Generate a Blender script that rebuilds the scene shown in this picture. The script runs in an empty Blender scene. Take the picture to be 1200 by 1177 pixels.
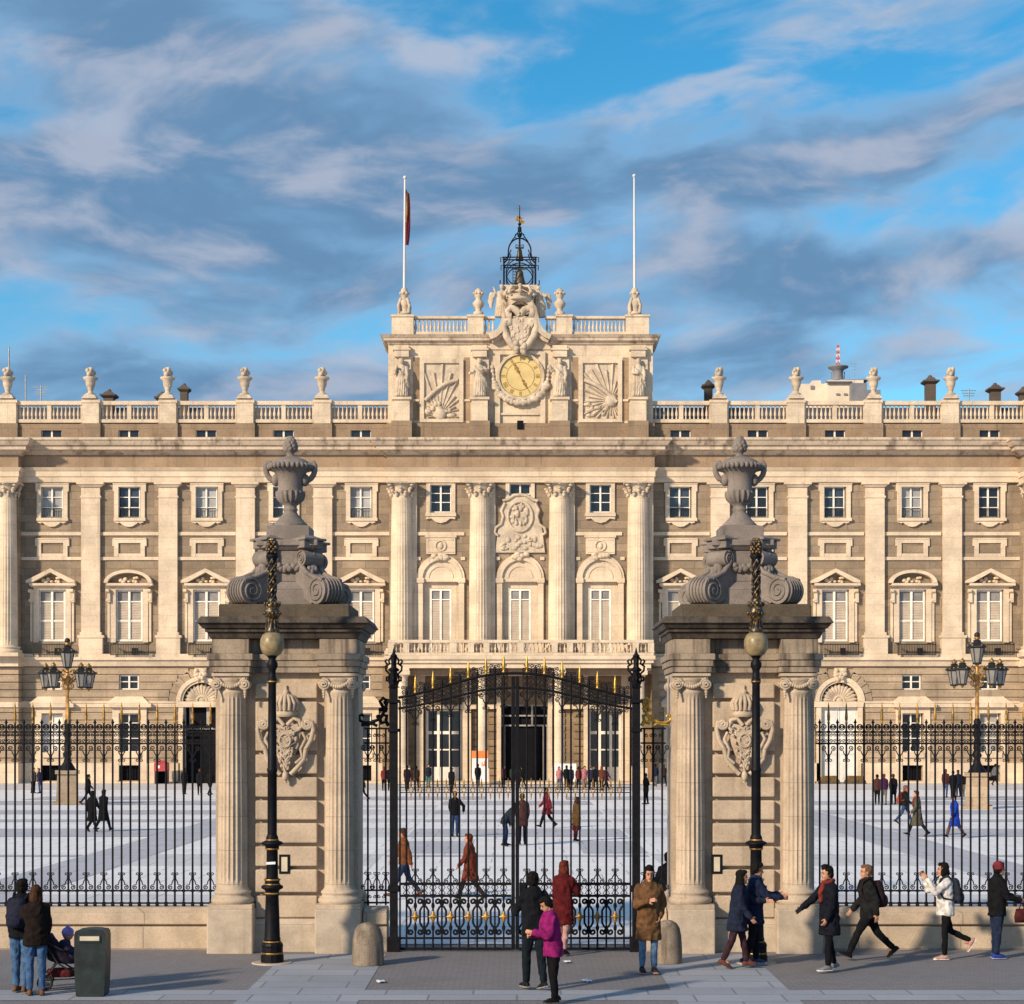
import bpy, math, random
import numpy as np
from mathutils import Vector, Matrix, noise
random.seed(7)
PI = math.pi; D = math.radians
scene = bpy.context.scene
COL = scene.collection
F = 2175.0; CX = 606.0; HY = 860.0; CAMZ = 4.0

def W(px, py, Y): return ((px-CX)*Y/F, CAMZ+(HY-py)*Y/F)
def wx(px, Y): return (px-CX)*Y/F
def wz(py, Y): return CAMZ+(HY-py)*Y/F
def gy(py): return CAMZ*F/(py-HY)

# ------------------------------------------------------------------ mesh builder
class MB:
    def __init__(s): s.v = []; s.f = []; s.sm = []; s.mi = []
    def add(s, vs, fs, smooth=False, m=0):
        o = len(s.v); s.v += [tuple(p) for p in vs]
        for f in fs: s.f.append(tuple(i+o for i in f)); s.sm.append(smooth); s.mi.append(m)
    def box(s, x0, x1, y0, y1, z0, z1, m=0):
        s.frus((x0, x1, y0, y1), z0, (x0, x1, y0, y1), z1, m)
    def frus(s, a, z0, b, z1, m=0):
        v = [(a[0],a[2],z0),(a[1],a[2],z0),(a[1],a[3],z0),(a[0],a[3],z0),(b[0],b[2],z1),(b[1],b[2],z1),(b[1],b[3],z1),(b[0],b[3],z1)]
        s.add(v, [(3,2,1,0),(4,5,6,7),(0,1,5,4),(1,2,6,5),(2,3,7,6),(3,0,4,7)], False, m)
    def R(s, x0, x1, y0, y1, Y, d, m=0):           # px rectangle whose front stands at distance Y
        X0, Z1 = W(x0, y0, Y); X1, Z0 = W(x1, y1, Y); s.box(X0, X1, Y, Y+d, Z0, Z1, m)
    def prism(s, poly, y0, y1, m=0, smooth=False):  # poly of (x,z), counter-clockwise seen from -Y
        n = len(poly)
        a = sum(poly[i][0]*poly[(i+1)%n][1]-poly[(i+1)%n][0]*poly[i][1] for i in range(n))
        if a < 0: poly = poly[::-1]
        v = [(x, y0, z) for x, z in poly]+[(x, y1, z) for x, z in poly]
        s.add(v, [tuple(range(n)), tuple(range(2*n-1, n-1, -1))], False, m)
        s.add(v, [(i+n, (i+1)%n+n, (i+1)%n, i) for i in range(n)], smooth, m)
    def lathe(s, prof, cx=0, cy=0, seg=16, smooth=True, m=0, flute=None):
        vs = []; fs = []
        for r, z in prof:
            for k in range(seg):
                a = 2*PI*k/seg; rr = r
                if flute and flute[1] < z < flute[2]:
                    rr = r*(1-flute[3]*abs(math.cos(a*flute[0]/2))**0.6) if flute[3] > 0 else r*(1-flute[3]*abs(math.sin(a*flute[0]/2)))
                vs.append((cx+rr*math.cos(a), cy+rr*math.sin(a), z))
        for i in range(len(prof)-1):
            for k in range(seg):
                k2 = (k+1) % seg
                fs.append((i*seg+k, i*seg+k2, (i+1)*seg+k2, (i+1)*seg+k))
        s.add(vs, fs, smooth, m)
        n = len(prof)
        s.add(vs[:seg], [tuple(range(seg-1, -1, -1))], False, m); s.add(vs[(n-1)*seg:], [tuple(range(seg))], False, m)
    def tube(s, pts, r, seg=6, m=0, smooth=True, flat=None, rads=None):
        pts = [Vector(p) for p in pts]; n = len(pts); vs = []; fs = []
        up = None
        for i, p in enumerate(pts):
            t = (pts[min(i+1, n-1)]-pts[max(i-1, 0)])
            t = t.normalized() if t.length > 1e-9 else Vector((0, 0, 1))
            if up is None:
                up = Vector((0, 1, 0)) if abs(t.y) < 0.9 else Vector((1, 0, 0))
            u = (up-t*up.dot(t))
            if u.length < 1e-6: u = t.orthogonal()
            u.normalize(); w = t.cross(u); up = u
            rr = rads[i] if rads else r
            for k in range(seg):
                a = 2*PI*(k+0.5)/seg
                vs.append(p+u*(math.cos(a)*rr*(flat or 1))+w*(math.sin(a)*rr))
        for i in range(n-1):
            for k in range(seg):
                k2 = (k+1) % seg
                fs.append((i*seg+k, i*seg+k2, (i+1)*seg+k2, (i+1)*seg+k))
        s.add(vs, fs, smooth and seg > 4, m)
        s.add(vs[:seg], [tuple(range(seg-1, -1, -1))], False, m); s.add(vs[-seg:], [tuple(range(seg))], False, m)
    def ball(s, c, r, seg=12, rings=8, m=0, rot=None):
        if not hasattr(r, '__len__'): r = (r, r, r)
        vs = []; fs = []
        for i in range(rings+1):
            th = PI*i/rings; n = 1 if i in (0, rings) else seg
            for k in range(n):
                a = 2*PI*k/seg
                p = Vector((r[0]*math.sin(th)*math.cos(a), r[1]*math.sin(th)*math.sin(a), r[2]*math.cos(th)))
                if rot is not None: p = rot @ p
                vs.append((p.x+c[0], p.y+c[1], p.z+c[2]))
        for k in range(seg):
            k2 = (k+1) % seg
            fs.append((0, 1+k, 1+k2))
            for i in range(rings-2):
                a = 1+i*seg; b = a+seg
                fs.append((a+k, b+k, b+k2, a+k2))
            a = 1+(rings-2)*seg
            fs.append((a+k, a+seg, a+k2))
        s.add(vs, fs, True, m)
    def limb(s, pts, rads, seg=10):
        pts = [Vector(p) for p in pts]
        for i, p in enumerate(pts): s.ball(p, rads[i], seg, 8)
        for i in range(len(pts)-1): s.tube([pts[i], pts[i+1]], 0, seg, rads=[rads[i], rads[i+1]])
    def rings(s, rs, seg=18, tf=None):               # rs: (centre, rx, ry)
        vs = []; fs = []
        for c, rx, ry in rs:
            for k in range(seg):
                a = 2*PI*k/seg; p = Vector((c[0]+rx*math.cos(a), c[1]+ry*math.sin(a), c[2]))
                vs.append(tf(p) if tf else p)
        n = len(rs)
        for i in range(n-1):
            for k in range(seg):
                k2 = (k+1) % seg
                fs.append((i*seg+k, i*seg+k2, (i+1)*seg+k2, (i+1)*seg+k))
        fs += [tuple(range(seg-1, -1, -1)), tuple(range((n-1)*seg, n*seg))]
        s.add(vs, fs, True)
    def xform(s, M, start=0):
        for i in range(start, len(s.v)): s.v[i] = tuple(M @ Vector(s.v[i]))
    def mesh(s, name, mats):
        me = bpy.data.meshes.new(name); me.from_pydata(s.v, [], s.f)
        for m in (mats if isinstance(mats, (list, tuple)) else [mats]): me.materials.append(m)
        me.polygons.foreach_set('use_smooth', s.sm); me.polygons.foreach_set('material_index', s.mi)
        me.update(); return me

def tag(o, label, cat, group=None, kind=None):
    if label: o['label'] = label
    if cat: o['category'] = cat
    if group: o['group'] = group
    if kind: o['kind'] = kind
    return o
def empty(name, loc, label, cat, group=None, rz=0):
    o = bpy.data.objects.new(name, None); COL.objects.link(o); o.location = loc; o.rotation_euler.z = rz
    o.empty_display_size = 0.3
    return tag(o, label, cat, group)
def wloc(o):
    p = Vector((0, 0, 0))
    while o is not None: p = p+Vector(o.location); o = o.parent
    return p
def obj(name, mb, mats, parent=None, world=True, bevel=0, label=None):
    """link one mesh object; geometry given in world space (True), the parent's space (False) or another object's space"""
    c = Vector((0, 0, 0))
    if mb.v:
        a = np.array(mb.v); lo = a.min(0); hi = a.max(0)
        c = Vector(((lo[0]+hi[0])/2, (lo[1]+hi[1])/2, lo[2]))
        mb.v = [(p[0]-c.x, p[1]-c.y, p[2]-c.z) for p in mb.v]
    me = mb.mesh(name, mats)
    o = bpy.data.objects.new(name, me); COL.objects.link(o)
    o.parent = parent
    sp = Vector((0, 0, 0)) if world is True else (wloc(parent) if world is False else wloc(world))
    o.location = c+sp-(wloc(parent) if parent else Vector((0, 0, 0)))
    if bevel:
        b = o.modifiers.new('bevel', 'BEVEL'); b.width = bevel; b.segments = 2; b.limit_method = 'ANGLE'; b.angle_limit = math.radians(40)
    if label: o['label'] = label
    return o
def obj_each(name, mb, mats, parent=None, world=True, bevel=0, tol=.2, **k):
    """link the separate pieces of a builder (pieces closer than tol belong together) as objects of their own"""
    n = len(mb.v); par = list(range(n))
    def find(i):
        while par[i] != i: par[i] = par[par[i]]; i = par[i]
        return i
    for f in mb.f:
        r = find(f[0])
        for i in f[1:]: par[find(i)] = r
    a = np.array(mb.v); comp = {}
    for i in range(n): comp.setdefault(find(i), []).append(i)
    roots = list(comp); lo = np.array([a[comp[r]].min(0) for r in roots])-tol/2; hi = np.array([a[comp[r]].max(0) for r in roots])+tol/2
    up = list(range(len(roots)))
    def find2(i):
        while up[i] != i: up[i] = up[up[i]]; i = up[i]
        return i
    for i in range(len(roots)):
        for j in np.nonzero(np.all(lo[i] <= hi, 1) & np.all(hi[i] >= lo, 1))[0]: up[find2(int(j))] = find2(i)
    grp = {}
    vr = {r: find2(i) for i, r in enumerate(roots)}
    for fi, f in enumerate(mb.f): grp.setdefault(vr[find(f[0])], []).append(fi)
    out = []
    for fis in grp.values():
        b = MB(); mp = {}
        for fi in fis:
            g = []
            for i in mb.f[fi]:
                if i not in mp: mp[i] = len(b.v); b.v.append(mb.v[i])
                g.append(mp[i])
            b.f.append(tuple(g)); b.sm.append(mb.sm[fi]); b.mi.append(mb.mi[fi])
        out.append(obj(name, b, mats, parent, world, bevel, **k))
    return out
def copy_tree(o, parent=None, dx=0, loc=None):
    c = o.copy(); COL.objects.link(c); c.parent = parent
    if loc is not None: c.location = loc
    else: c.location.x += dx
    for ch in list(o.children): copy_tree(ch, c)
    return c

# jobs: meshes that are fused into one continuous surface by voxel remeshing, evaluated together at the end
JOBS = []
def fuse(name, mb, mat, parent, vox, amp=0.0, freq=(9, 9, 5), smooth=3, label=None):
    me = mb.mesh(name, mat); o = bpy.data.objects.new(name, me); COL.objects.link(o); o.parent = parent
    r = o.modifiers.new('r', 'REMESH'); r.mode = 'VOXEL'; r.voxel_size = vox; r.use_smooth_shade = True
    if smooth:
        k = o.modifiers.new('s', 'SMOOTH'); k.factor = 0.5; k.iterations = smooth
    if label: o['label'] = label
    JOBS.append((o, amp, freq)); return o
def run_jobs():
    dg = bpy.context.evaluated_depsgraph_get(); dg.update()
    for o, amp, fr in JOBS:
        me = bpy.data.meshes.new_from_object(o.evaluated_get(dg))
        if amp and len(me.vertices):
            sd = Vector((random.random()*50, random.random()*50, random.random()*50))
            n = len(me.vertices); co = np.empty(n*3); me.vertices.foreach_get('co', co); co = co.reshape(-1, 3)
            no = np.empty(n*3); me.vertex_normals.foreach_get('vector', no); no = no.reshape(-1, 3)
            d = np.empty(n)
            for i in range(n):
                p = Vector((co[i,0]*fr[0], co[i,1]*fr[1], co[i,2]*fr[2]))+sd
                d[i] = (1-abs(noise.noise(p))*2.2)+0.5*noise.noise(p*2.3)
            co += no*(d*amp)[:, None]
            me.vertices.foreach_set('co', co.ravel()); me.update()
        me.polygons.foreach_set('use_smooth', [True]*len(me.polygons))
        old = o.data; nm = old.name; o.modifiers.clear(); o.data = me; bpy.data.meshes.remove(old); me.name = nm

# ------------------------------------------------------------------ materials
def nodes(name):
    m = bpy.data.materials.new(name); m.use_nodes = True; t = m.node_tree
    return m, t, t.nodes['Principled BSDF']
def N(t, typ, **kw):
    n = t.nodes.new(typ)
    for k, v in kw.items():
        if k.startswith('i_'):
            key = k[2:]; key = int(key) if key.isdigit() else key.replace('_', ' ')
            n.inputs[key].default_value = v
        else: setattr(n, k, v)
    return n
def L(t, a, b): t.links.new(a, b)
def mixc(t, fac, a, b, mode='MIX'):
    n = t.nodes.new('ShaderNodeMix'); n.data_type = 'RGBA'; n.blend_type = mode; n.clamp_factor = True
    for s, v in ((n.inputs[0], fac), (n.inputs[6], a), (n.inputs[7], b)):
        if isinstance(v, (int, float)): s.default_value = v
        elif isinstance(v, (tuple, list)): s.default_value = (*v[:3], 1)
        else: t.links.new(v, s)
    return n.outputs[2]
def math_(t, op, a, b=None, c=None):
    n = t.nodes.new('ShaderNodeMath'); n.operation = op
    for i, v in enumerate((a, b, c)):
        if v is None: continue
        if isinstance(v, (int, float)): n.inputs[i].default_value = v
        else: t.links.new(v, n.inputs[i])
    return n.outputs[0]
def ramp(t, src, lo, hi):
    n = t.nodes.new('ShaderNodeMapRange'); n.interpolation_type = 'SMOOTHSTEP'; n.clamp = True
    n.inputs[1].default_value = lo; n.inputs[2].default_value = hi; t.links.new(src, n.inputs[0]); return n.outputs[0]
def scaled(t, vec, s):
    n = t.nodes.new('ShaderNodeVectorMath'); n.operation = 'MULTIPLY'; n.inputs[1].default_value = s; t.links.new(vec, n.inputs[0]); return n.outputs[0]
def noi(t, vec, scale, detail=4, rough=0.55):
    n = N(t, 'ShaderNodeTexNoise'); n.inputs['Scale'].default_value = scale; n.inputs['Detail'].default_value = detail
    n.inputs['Roughness'].default_value = rough; t.links.new(vec, n.inputs['Vector']); return n.outputs[0]

def stone(name, col, dark=None, var=0.35, streak=0.3, size=1.0, joint=None, rough=0.85, bump=0.3, jdark=0.55, crack=0.0, darks=(0.55, 0.75), cell=0.0):
    m, t, p = nodes(name)
    g = N(t, 'ShaderNodeNewGeometry').outputs['Position']
    dark = dark or tuple(c*0.55 for c in col); light = tuple(min(1, c*1.18) for c in col)
    a = noi(t, g, 0.9/size, 5, 0.6); b = noi(t, g, 14/size, 5, 0.65)
    c = mixc(t, ramp(t, a, 0.3, 0.7), tuple(x*(1-var*0.5) for x in col), light)
    c = mixc(t, math_(t, 'MULTIPLY', ramp(t, b, 0.42, 0.72), var), c, dark)
    st = noi(t, scaled(t, g, (2.2/size, 2.2/size, 0.16/size)), 1.0, 5, 0.65)
    st = math_(t, 'MULTIPLY', ramp(t, st, *darks), streak)
    c = mixc(t, st, c, dark)
    h = b
    if joint:
        sx = N(t, 'ShaderNodeSeparateXYZ'); L(t, g, sx.inputs[0])
        cb = N(t, 'ShaderNodeCombineXYZ'); L(t, math_(t, 'ADD', sx.outputs[0], sx.outputs[1]), cb.inputs[0]); L(t, sx.outputs[2], cb.inputs[1])
        br = N(t, 'ShaderNodeTexBrick'); L(t, cb.outputs[0], br.inputs['Vector'])
        br.inputs['Scale'].default_value = 1; br.inputs['Brick Width'].default_value = joint[0]; br.inputs['Row Height'].default_value = joint[1]
        br.inputs['Mortar Size'].default_value = joint[2]; br.inputs['Mortar Smooth'].default_value = 0.3; br.inputs['Bias'].default_value = 0
        br.inputs['Color1'].default_value = (1, 1, 1, 1); br.inputs['Color2'].default_value = (1-cell, 1-cell, 1-cell, 1); br.inputs['Mortar'].default_value = (jdark, jdark, jdark, 1)
        c = mixc(t, 1.0, c, br.outputs['Color'], 'MULTIPLY')
        h = math_(t, 'SUBTRACT', b, math_(t, 'MULTIPLY', br.outputs['Fac'], 1.5))
    L(t, c, p.inputs['Base Color']); p.inputs['Roughness'].default_value = rough
    bm = N(t, 'ShaderNodeBump'); bm.inputs['Strength'].default_value = bump; bm.inputs['Distance'].default_value = 0.03*size
    L(t, h, bm.inputs['Height']); L(t, bm.outputs[0], p.inputs['Normal'])
    return m
def plain(name, col, rough=0.6, metal=0.0, var=0.25, scale=6, bump=0.0, spec=0.5, coat=0.0):
    m, t, p = nodes(name)
    g = N(t, 'ShaderNodeNewGeometry').outputs['Position']
    a = noi(t, g, scale, 5, 0.6)
    c = mixc(t, ramp(t, a, 0.3, 0.7), tuple(x*(1-var) for x in col), tuple(min(1, x*(1+var)) for x in col))
    L(t, c, p.inputs['Base Color']); p.inputs['Metallic'].default_value = metal
    L(t, math_(t, 'ADD', math_(t, 'MULTIPLY', a, 0.25), rough-0.12), p.inputs['Roughness'])
    p.inputs['Specular IOR Level'].default_value = spec; p.inputs['Coat Weight'].default_value = coat
    if bump:
        bm = N(t, 'ShaderNodeBump'); bm.inputs['Strength'].default_value = bump; bm.inputs['Distance'].default_value = 0.01
        L(t, noi(t, g, scale*6, 4), bm.inputs['Height']); L(t, bm.outputs[0], p.inputs['Normal'])
    return m
_cl = {}
def cloth(col, rough=0.9):
    if max(col) < .03: col = tuple(c*.55 for c in col)
    k = tuple(round(c, 3) for c in col)+(rough,)
    if k not in _cl: _cl[k] = plain('cloth', col, rough, 0, 0.35, 11, 0.25, 0.12)
    return _cl[k]

M = {}
M['trim'] = stone('pale_limestone', (0.67, 0.535, 0.39), (0.25, 0.175, 0.118), 0.26, 0.48, 1.6, (3.4, 0.9, 0.016), jdark=0.78, cell=0.07)
M['wall'] = stone('brown_granite', (0.325, 0.242, 0.165), (0.12, 0.085, 0.057), 0.35, 0.4, 1.6, (1.9, 0.62, 0.03), jdark=0.62, cell=0.3)
M['frieze'] = stone('weathered_frieze_stone', (0.34, 0.235, 0.15), (0.10, 0.065, 0.04), 0.3, 0.7, 1.8, (2.6, 1.2, 0.02), jdark=0.7, cell=0.1)
M['base'] = stone('rusticated_stone', (0.42, 0.315, 0.215), (0.14, 0.098, 0.066), 0.35, 0.45, 1.6, (3.1, 0.614, 0.02), jdark=0.7, cell=0.22)
M['cornice'] = stone('cornice_stone', (0.58, 0.46, 0.34), (0.10, 0.065, 0.042), 0.3, 0.7, 1.8, (2.4, 9, 0.02), jdark=0.8, darks=(0.48, 0.68))
M['attic'] = stone('attic_limestone', (0.63, 0.51, 0.375), (0.17, 0.115, 0.075), 0.3, 0.6, 1.3, (2.6, 0.8, 0.016), jdark=0.82)
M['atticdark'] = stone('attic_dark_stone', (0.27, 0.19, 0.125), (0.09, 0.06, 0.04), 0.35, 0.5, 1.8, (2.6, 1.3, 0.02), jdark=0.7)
M['carve'] = stone('carved_limestone', (0.57, 0.465, 0.35), (0.13, 0.09, 0.063), 0.45, 0.6, 0.7, None)
M['pillar'] = stone('pillar_limestone', (0.46, 0.36, 0.265), (0.17, 0.122, 0.085), 0.3, 0.55, 0.6, None, bump=0.22)
M['column'] = stone('column_limestone', (0.46, 0.365, 0.275), (0.165, 0.118, 0.085), 0.3, 0.6, 0.55, (40, 0.62, 0.006), bump=0.15, jdark=0.6)
M['plinth'] = stone('plinth_granite', (0.45, 0.37, 0.29), (0.20, 0.15, 0.108), 0.35, 0.25, 0.35, None, bump=0.2)
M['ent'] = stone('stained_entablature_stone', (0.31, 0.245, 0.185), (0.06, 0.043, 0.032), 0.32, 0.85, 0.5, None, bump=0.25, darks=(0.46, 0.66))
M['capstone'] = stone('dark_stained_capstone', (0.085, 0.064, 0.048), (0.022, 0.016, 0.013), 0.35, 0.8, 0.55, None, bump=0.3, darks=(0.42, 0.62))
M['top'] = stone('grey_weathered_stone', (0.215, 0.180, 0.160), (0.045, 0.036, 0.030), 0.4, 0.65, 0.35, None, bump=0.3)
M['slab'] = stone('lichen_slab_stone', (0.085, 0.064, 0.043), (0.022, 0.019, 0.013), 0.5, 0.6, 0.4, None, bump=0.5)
M['lowwall'] = stone('low_wall_limestone', (0.48, 0.375, 0.275), (0.20, 0.13, 0.08), 0.3, 0.3, 0.55, (1.9, 9, 0.012), bump=0.3, jdark=0.6)
M['bollard'] = stone('bollard_granite', (0.27, 0.215, 0.165), (0.07, 0.05, 0.035), 0.6, 0.6, 0.3, None, bump=0.6, darks=(0.45, 0.6))
M['iron'] = plain('black_iron', (0.005, 0.005, 0.0075), 0.55, 0.0, 0.4, 9, 0.15, 0.16)
M['rail'] = plain('dark_balcony_iron', (0.008, 0.007, 0.007), 0.6, 0, 0.4, 5)
M['gold'] = plain('gilt_metal', (0.55, 0.32, 0.06), 0.36, 0.75, 0.35, 14, 0.3)
def patina(name, col, dark, lo, hi, rough):
    m, t, p = nodes(name); g = N(t, 'ShaderNodeNewGeometry').outputs['Position']
    f = ramp(t, noi(t, g, 22, 4, .65), lo, hi)
    L(t, mixc(t, f, col, dark), p.inputs['Base Color']); L(t, math_(t, 'MULTIPLY', math_(t, 'SUBTRACT', 1, f), .8), p.inputs['Metallic']); p.inputs['Roughness'].default_value = rough
    return m
M['lampgold'] = patina('worn_gilt_iron', (0.50, 0.28, 0.05), (0.016, 0.011, 0.008), .30, .50, .4)
M['oldgold'] = plain('worn_gilt', (0.33, 0.185, 0.045), 0.48, 0.6, 0.6, 10, 0.3)
M['brownpaint'] = plain('ochre_lamp_paint', (0.40, 0.21, 0.06), 0.45, 0.3, 0.4, 4)
M['white'] = plain('white_painted_wood', (0.80, 0.74, 0.66), 0.5, 0, 0.12, 2)
M['shutter'] = plain('pale_shutter', (0.47, 0.385, 0.30), 0.65, 0, 0.1, 2)
M['door'] = plain('white_door', (0.70, 0.67, 0.62), 0.5, 0, 0.1, 1.5)
M['black'] = plain('dark_interior', (0.008, 0.008, 0.011), 0.9, 0, 0.2, 1, spec=0.1)
M['greydoor'] = plain('grey_door_paint', (0.34, 0.31, 0.28), 0.5, 0, 0.15, 2)
M['glass'] = plain('dark_window_glass', (0.012, 0.014, 0.02), 0.16, 0, 0.3, 0.7, spec=0.7)
M['fanlight'] = plain('grey_transom_glass', (0.22, 0.205, 0.20), 0.3, 0, 0.3, 0.8)
M['glassblue'] = plain('painted_sky_glass', (0.028, 0.038, 0.052), 0.1, 0, 0.6, 1.2, spec=0.8)  # blue of the reflected sky painted into the glass colour
M['blind'] = plain('window_blind', (0.34, 0.34, 0.34), 0.5, 0, 0.25, 0.5)
M['dial'] = plain('clock_dial', (0.60, 0.45, 0.19), 0.5, 0, 0.1, 1)
M['lead'] = plain('roof_lead', (0.07, 0.065, 0.07), 0.7, 0, 0.3, 1)
M['pot'] = stone('soot_chimney', (0.10, 0.075, 0.06), (0.03, 0.025, 0.02), 0.5, 0.5, 0.8)
M['bronze'] = plain('bell_bronze', (0.085, 0.07, 0.045), 0.5, 0.4, 0.4, 4)
M['pole'] = plain('white_pole', (0.60, 0.59, 0.58), 0.4, 0, 0.05, 1)
M['globe'] = plain('dusty_lamp_globe', (0.25, 0.19, 0.10), 0.4, 0, 0.3, 7, spec=0.4)
M['lantern'] = plain('lantern_glass', (0.22, 0.205, 0.185), 0.2, 0, 0.15, 3, spec=0.7)
M['bin'] = plain('dark_green_bin', (0.006, 0.014, 0.015), 0.42, 0, 0.45, 5, 0.1)
M['slot'] = plain('bin_slot_plate', (0.55, 0.48, 0.36), 0.5, 0, 0.1, 3)
M['rubber'] = plain('rubber', (0.015, 0.015, 0.016), 0.8, 0, 0.2, 8)
M['steel'] = plain('grey_steel', (0.35, 0.35, 0.36), 0.35, 0.7, 0.15, 6)
M['phone'] = plain('phone_black', (0.01, 0.01, 0.012), 0.2, 0, 0.1, 3)
M['sign'] = plain('white_board', (0.72, 0.70, 0.70), 0.5, 0, 0.05, 2)
M['orange'] = plain('orange_board', (0.70, 0.20, 0.05), 0.5, 0, 0.1, 2)
M['red'] = plain('red_booth', (0.40, 0.04, 0.05), 0.5, 0, 0.2, 2)
M['loggia'] = stone('shade_darkened_stone', (0.29, 0.20, 0.12), (0.09, 0.06, 0.037), 0.35, 0.45, 1.6, (3.1, 0.614, 0.02), jdark=0.7, cell=0.25)  # rusticated stone darkened: the loggia's shade is put into the colour
M['hedge'] = plain('dry_planter_hedge', (0.12, 0.072, 0.02), 0.9, 0, 0.5, 9, 0.8)
M['flagred'] = plain('flag_red', (0.17, 0.012, 0.022), 0.8, 0, 0.2, 2)
M['flagyellow'] = plain('flag_yellow', (0.36, 0.19, 0.02), 0.8, 0, 0.2, 2)
M['farwall'] = plain('far_white_building', (0.68, 0.58, 0.46), 0.8, 0, 0.12, 0.2)
M['fargrey'] = plain('far_grey_block', (0.20, 0.20, 0.22), 0.8, 0, 0.2, 0.2)
M['paper'] = plain('paper', (0.75, 0.75, 0.78), 0.8, 0, 0.05, 9)
SKIN = plain('skin', (0.44, 0.215, 0.135), 0.5, 0, 0.12, 14, 0, 0.4)
EYE = plain('eye', (0.02, 0.015, 0.012), 0.2)
LIP = plain('lips', (0.30, 0.09, 0.08), 0.5)

def paving(name, col, col2, joint, var=0.3, stain=0.3, rough=0.8, jd=0.6, spk=30):
    m, t, p = nodes(name)
    g = N(t, 'ShaderNodeNewGeometry').outputs['Position']
    br = N(t, 'ShaderNodeTexBrick'); L(t, g, br.inputs['Vector']); br.inputs['Scale'].default_value = 1
    br.inputs['Brick Width'].default_value = joint[0]; br.inputs['Row Height'].default_value = joint[1]; br.inputs['Mortar Size'].default_value = joint[2]
    br.inputs['Mortar Smooth'].default_value = 0.2; br.inputs['Bias'].default_value = 0
    br.inputs['Color1'].default_value = (*col, 1); br.inputs['Color2'].default_value = (*col2, 1); br.inputs['Mortar'].default_value = (*[c*jd for c in col], 1)
    a = noi(t, g, 0.45, 6, 0.65); b = noi(t, g, spk, 4, 0.7)
    c = mixc(t, math_(t, 'MULTIPLY', ramp(t, a, 0.45, 0.75), stain), br.outputs['Color'], tuple(x*0.5 for x in col))
    c = mixc(t, math_(t, 'MULTIPLY', ramp(t, b, 0.4, 0.7), var), c, tuple(x*0.55 for x in col))
    if spk > 20:                                     # trodden gum spots
        vo = N(t, 'ShaderNodeTexVoronoi'); vo.inputs['Scale'].default_value = 2.6; L(t, g, vo.inputs['Vector'])
        c = mixc(t, math_(t, 'SUBTRACT', .7, math_(t, 'MULTIPLY', ramp(t, vo.outputs['Distance'], .05, .075), .7)), c, tuple(x*0.4 for x in col))
    L(t, c, p.inputs['Base Color'])
    L(t, math_(t, 'ADD', rough-0.15, math_(t, 'MULTIPLY', a, 0.3)), p.inputs['Roughness'])
    bm = N(t, 'ShaderNodeBump'); bm.inputs['Strength'].default_value = 0.25; bm.inputs['Distance'].default_value = 0.01
    L(t, math_(t, 'SUBTRACT', b, math_(t, 'MULTIPLY', br.outputs['Fac'], 2)), bm.inputs['Height']); L(t, bm.outputs[0], p.inputs['Normal'])
    return m
M['asphalt'] = paving('forecourt_setts', (0.215, 0.200, 0.208), (0.185, 0.172, 0.18), (0.20, 0.13, 0.012), 0.45, 0.45, jd=0.7)
M['granite'] = paving('granite_slabs', (0.33, 0.345, 0.39), (0.27, 0.285, 0.325), (1.35, 0.75, 0.018), 0.3, 0.4, jd=0.5)
M['plazalight'] = paving('pale_plaza_paving', (0.83, 0.80, 0.805), (0.76, 0.73, 0.74), (1.6, 1.6, 0.03), 0.2, 0.22, jd=0.62, spk=5)
M['plazagrey'] = paving('grey_plaza_paving', (0.62, 0.60, 0.62), (0.56, 0.54, 0.565), (1.6, 1.6, 0.03), 0.2, 0.25, jd=0.65, spk=5)
M['plazadark'] = paving('dark_plaza_paving', (0.48, 0.475, 0.515), (0.43, 0.425, 0.465), (1.6, 1.6, 0.03), 0.2, 0.25, jd=0.65, spk=5)
# ------------------------------------------------------------------ ground
def sheet(name, x0, x1, y0, y1, z, mat):
    mb = MB(); mb.add([(x0,y0,z),(x1,y0,z),(x1,y1,z),(x0,y1,z)], [(0,1,2,3)])
    return tag(obj(name, mb, mat), None, None, None, 'structure')
sheet('ground', -1500, 1500, -300, 3000, -0.012, M['asphalt'])
sheet('plaza_paving', -120, 120, 35.3, 149.5, 0, M['plazalight'])
mb = MB()
def q(x0, x1, y0, y1, z): mb.add([(x0,y0,z),(x1,y0,z),(x1,y1,z),(x0,y1,z)], [(0,1,2,3)])
# grey carpets of the plaza: two lanes along the depth, cross bands over the width
q(-14, -4.4, 36, 104, .005); q(4.4, 15.0, 36, 100, .005)
q(-120, 120, 132, 149, .005)
obj('plaza_lane', mb, M['plazagrey'])['kind'] = 'structure'
mb = MB()
q(-14.2, -12.0, 36, 104.5, .010); q(13.0, 15.4, 36, 100.5, .010)
for a, b in ((60.2, 61.2), (72, 78), (84, 86.5), (92, 97), (104, 110)):
    for x0, x1 in ((-60, -14.3), (-4.3, 4.3), (15.5, 60)):
        q(x0, x1, a, b, .010)
for x0, x1 in ((-4.2, -1.6), (2.2, 4.4)): q(x0, x1, 62, 69, .010)
for x0, x1 in ((-10, -2), (3, 9), (-30, -22), (24, 34)): q(x0, x1, 112, 118, .010)
mb2 = mb
obj('plaza_band', mb, M['plazadark'])['kind'] = 'structure'
mb = MB()
for x0, x1 in ((-11.9, -4.4), (4.4, 12.9)):
    for a, b in ((46, 56), (61.5, 71.5), (78.5, 83.5), (87, 91), (97.5, 100)): q(x0, x1, a, b, .010)
obj('plaza_inlay', mb, M['plazalight'])['kind'] = 'structure'
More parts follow.
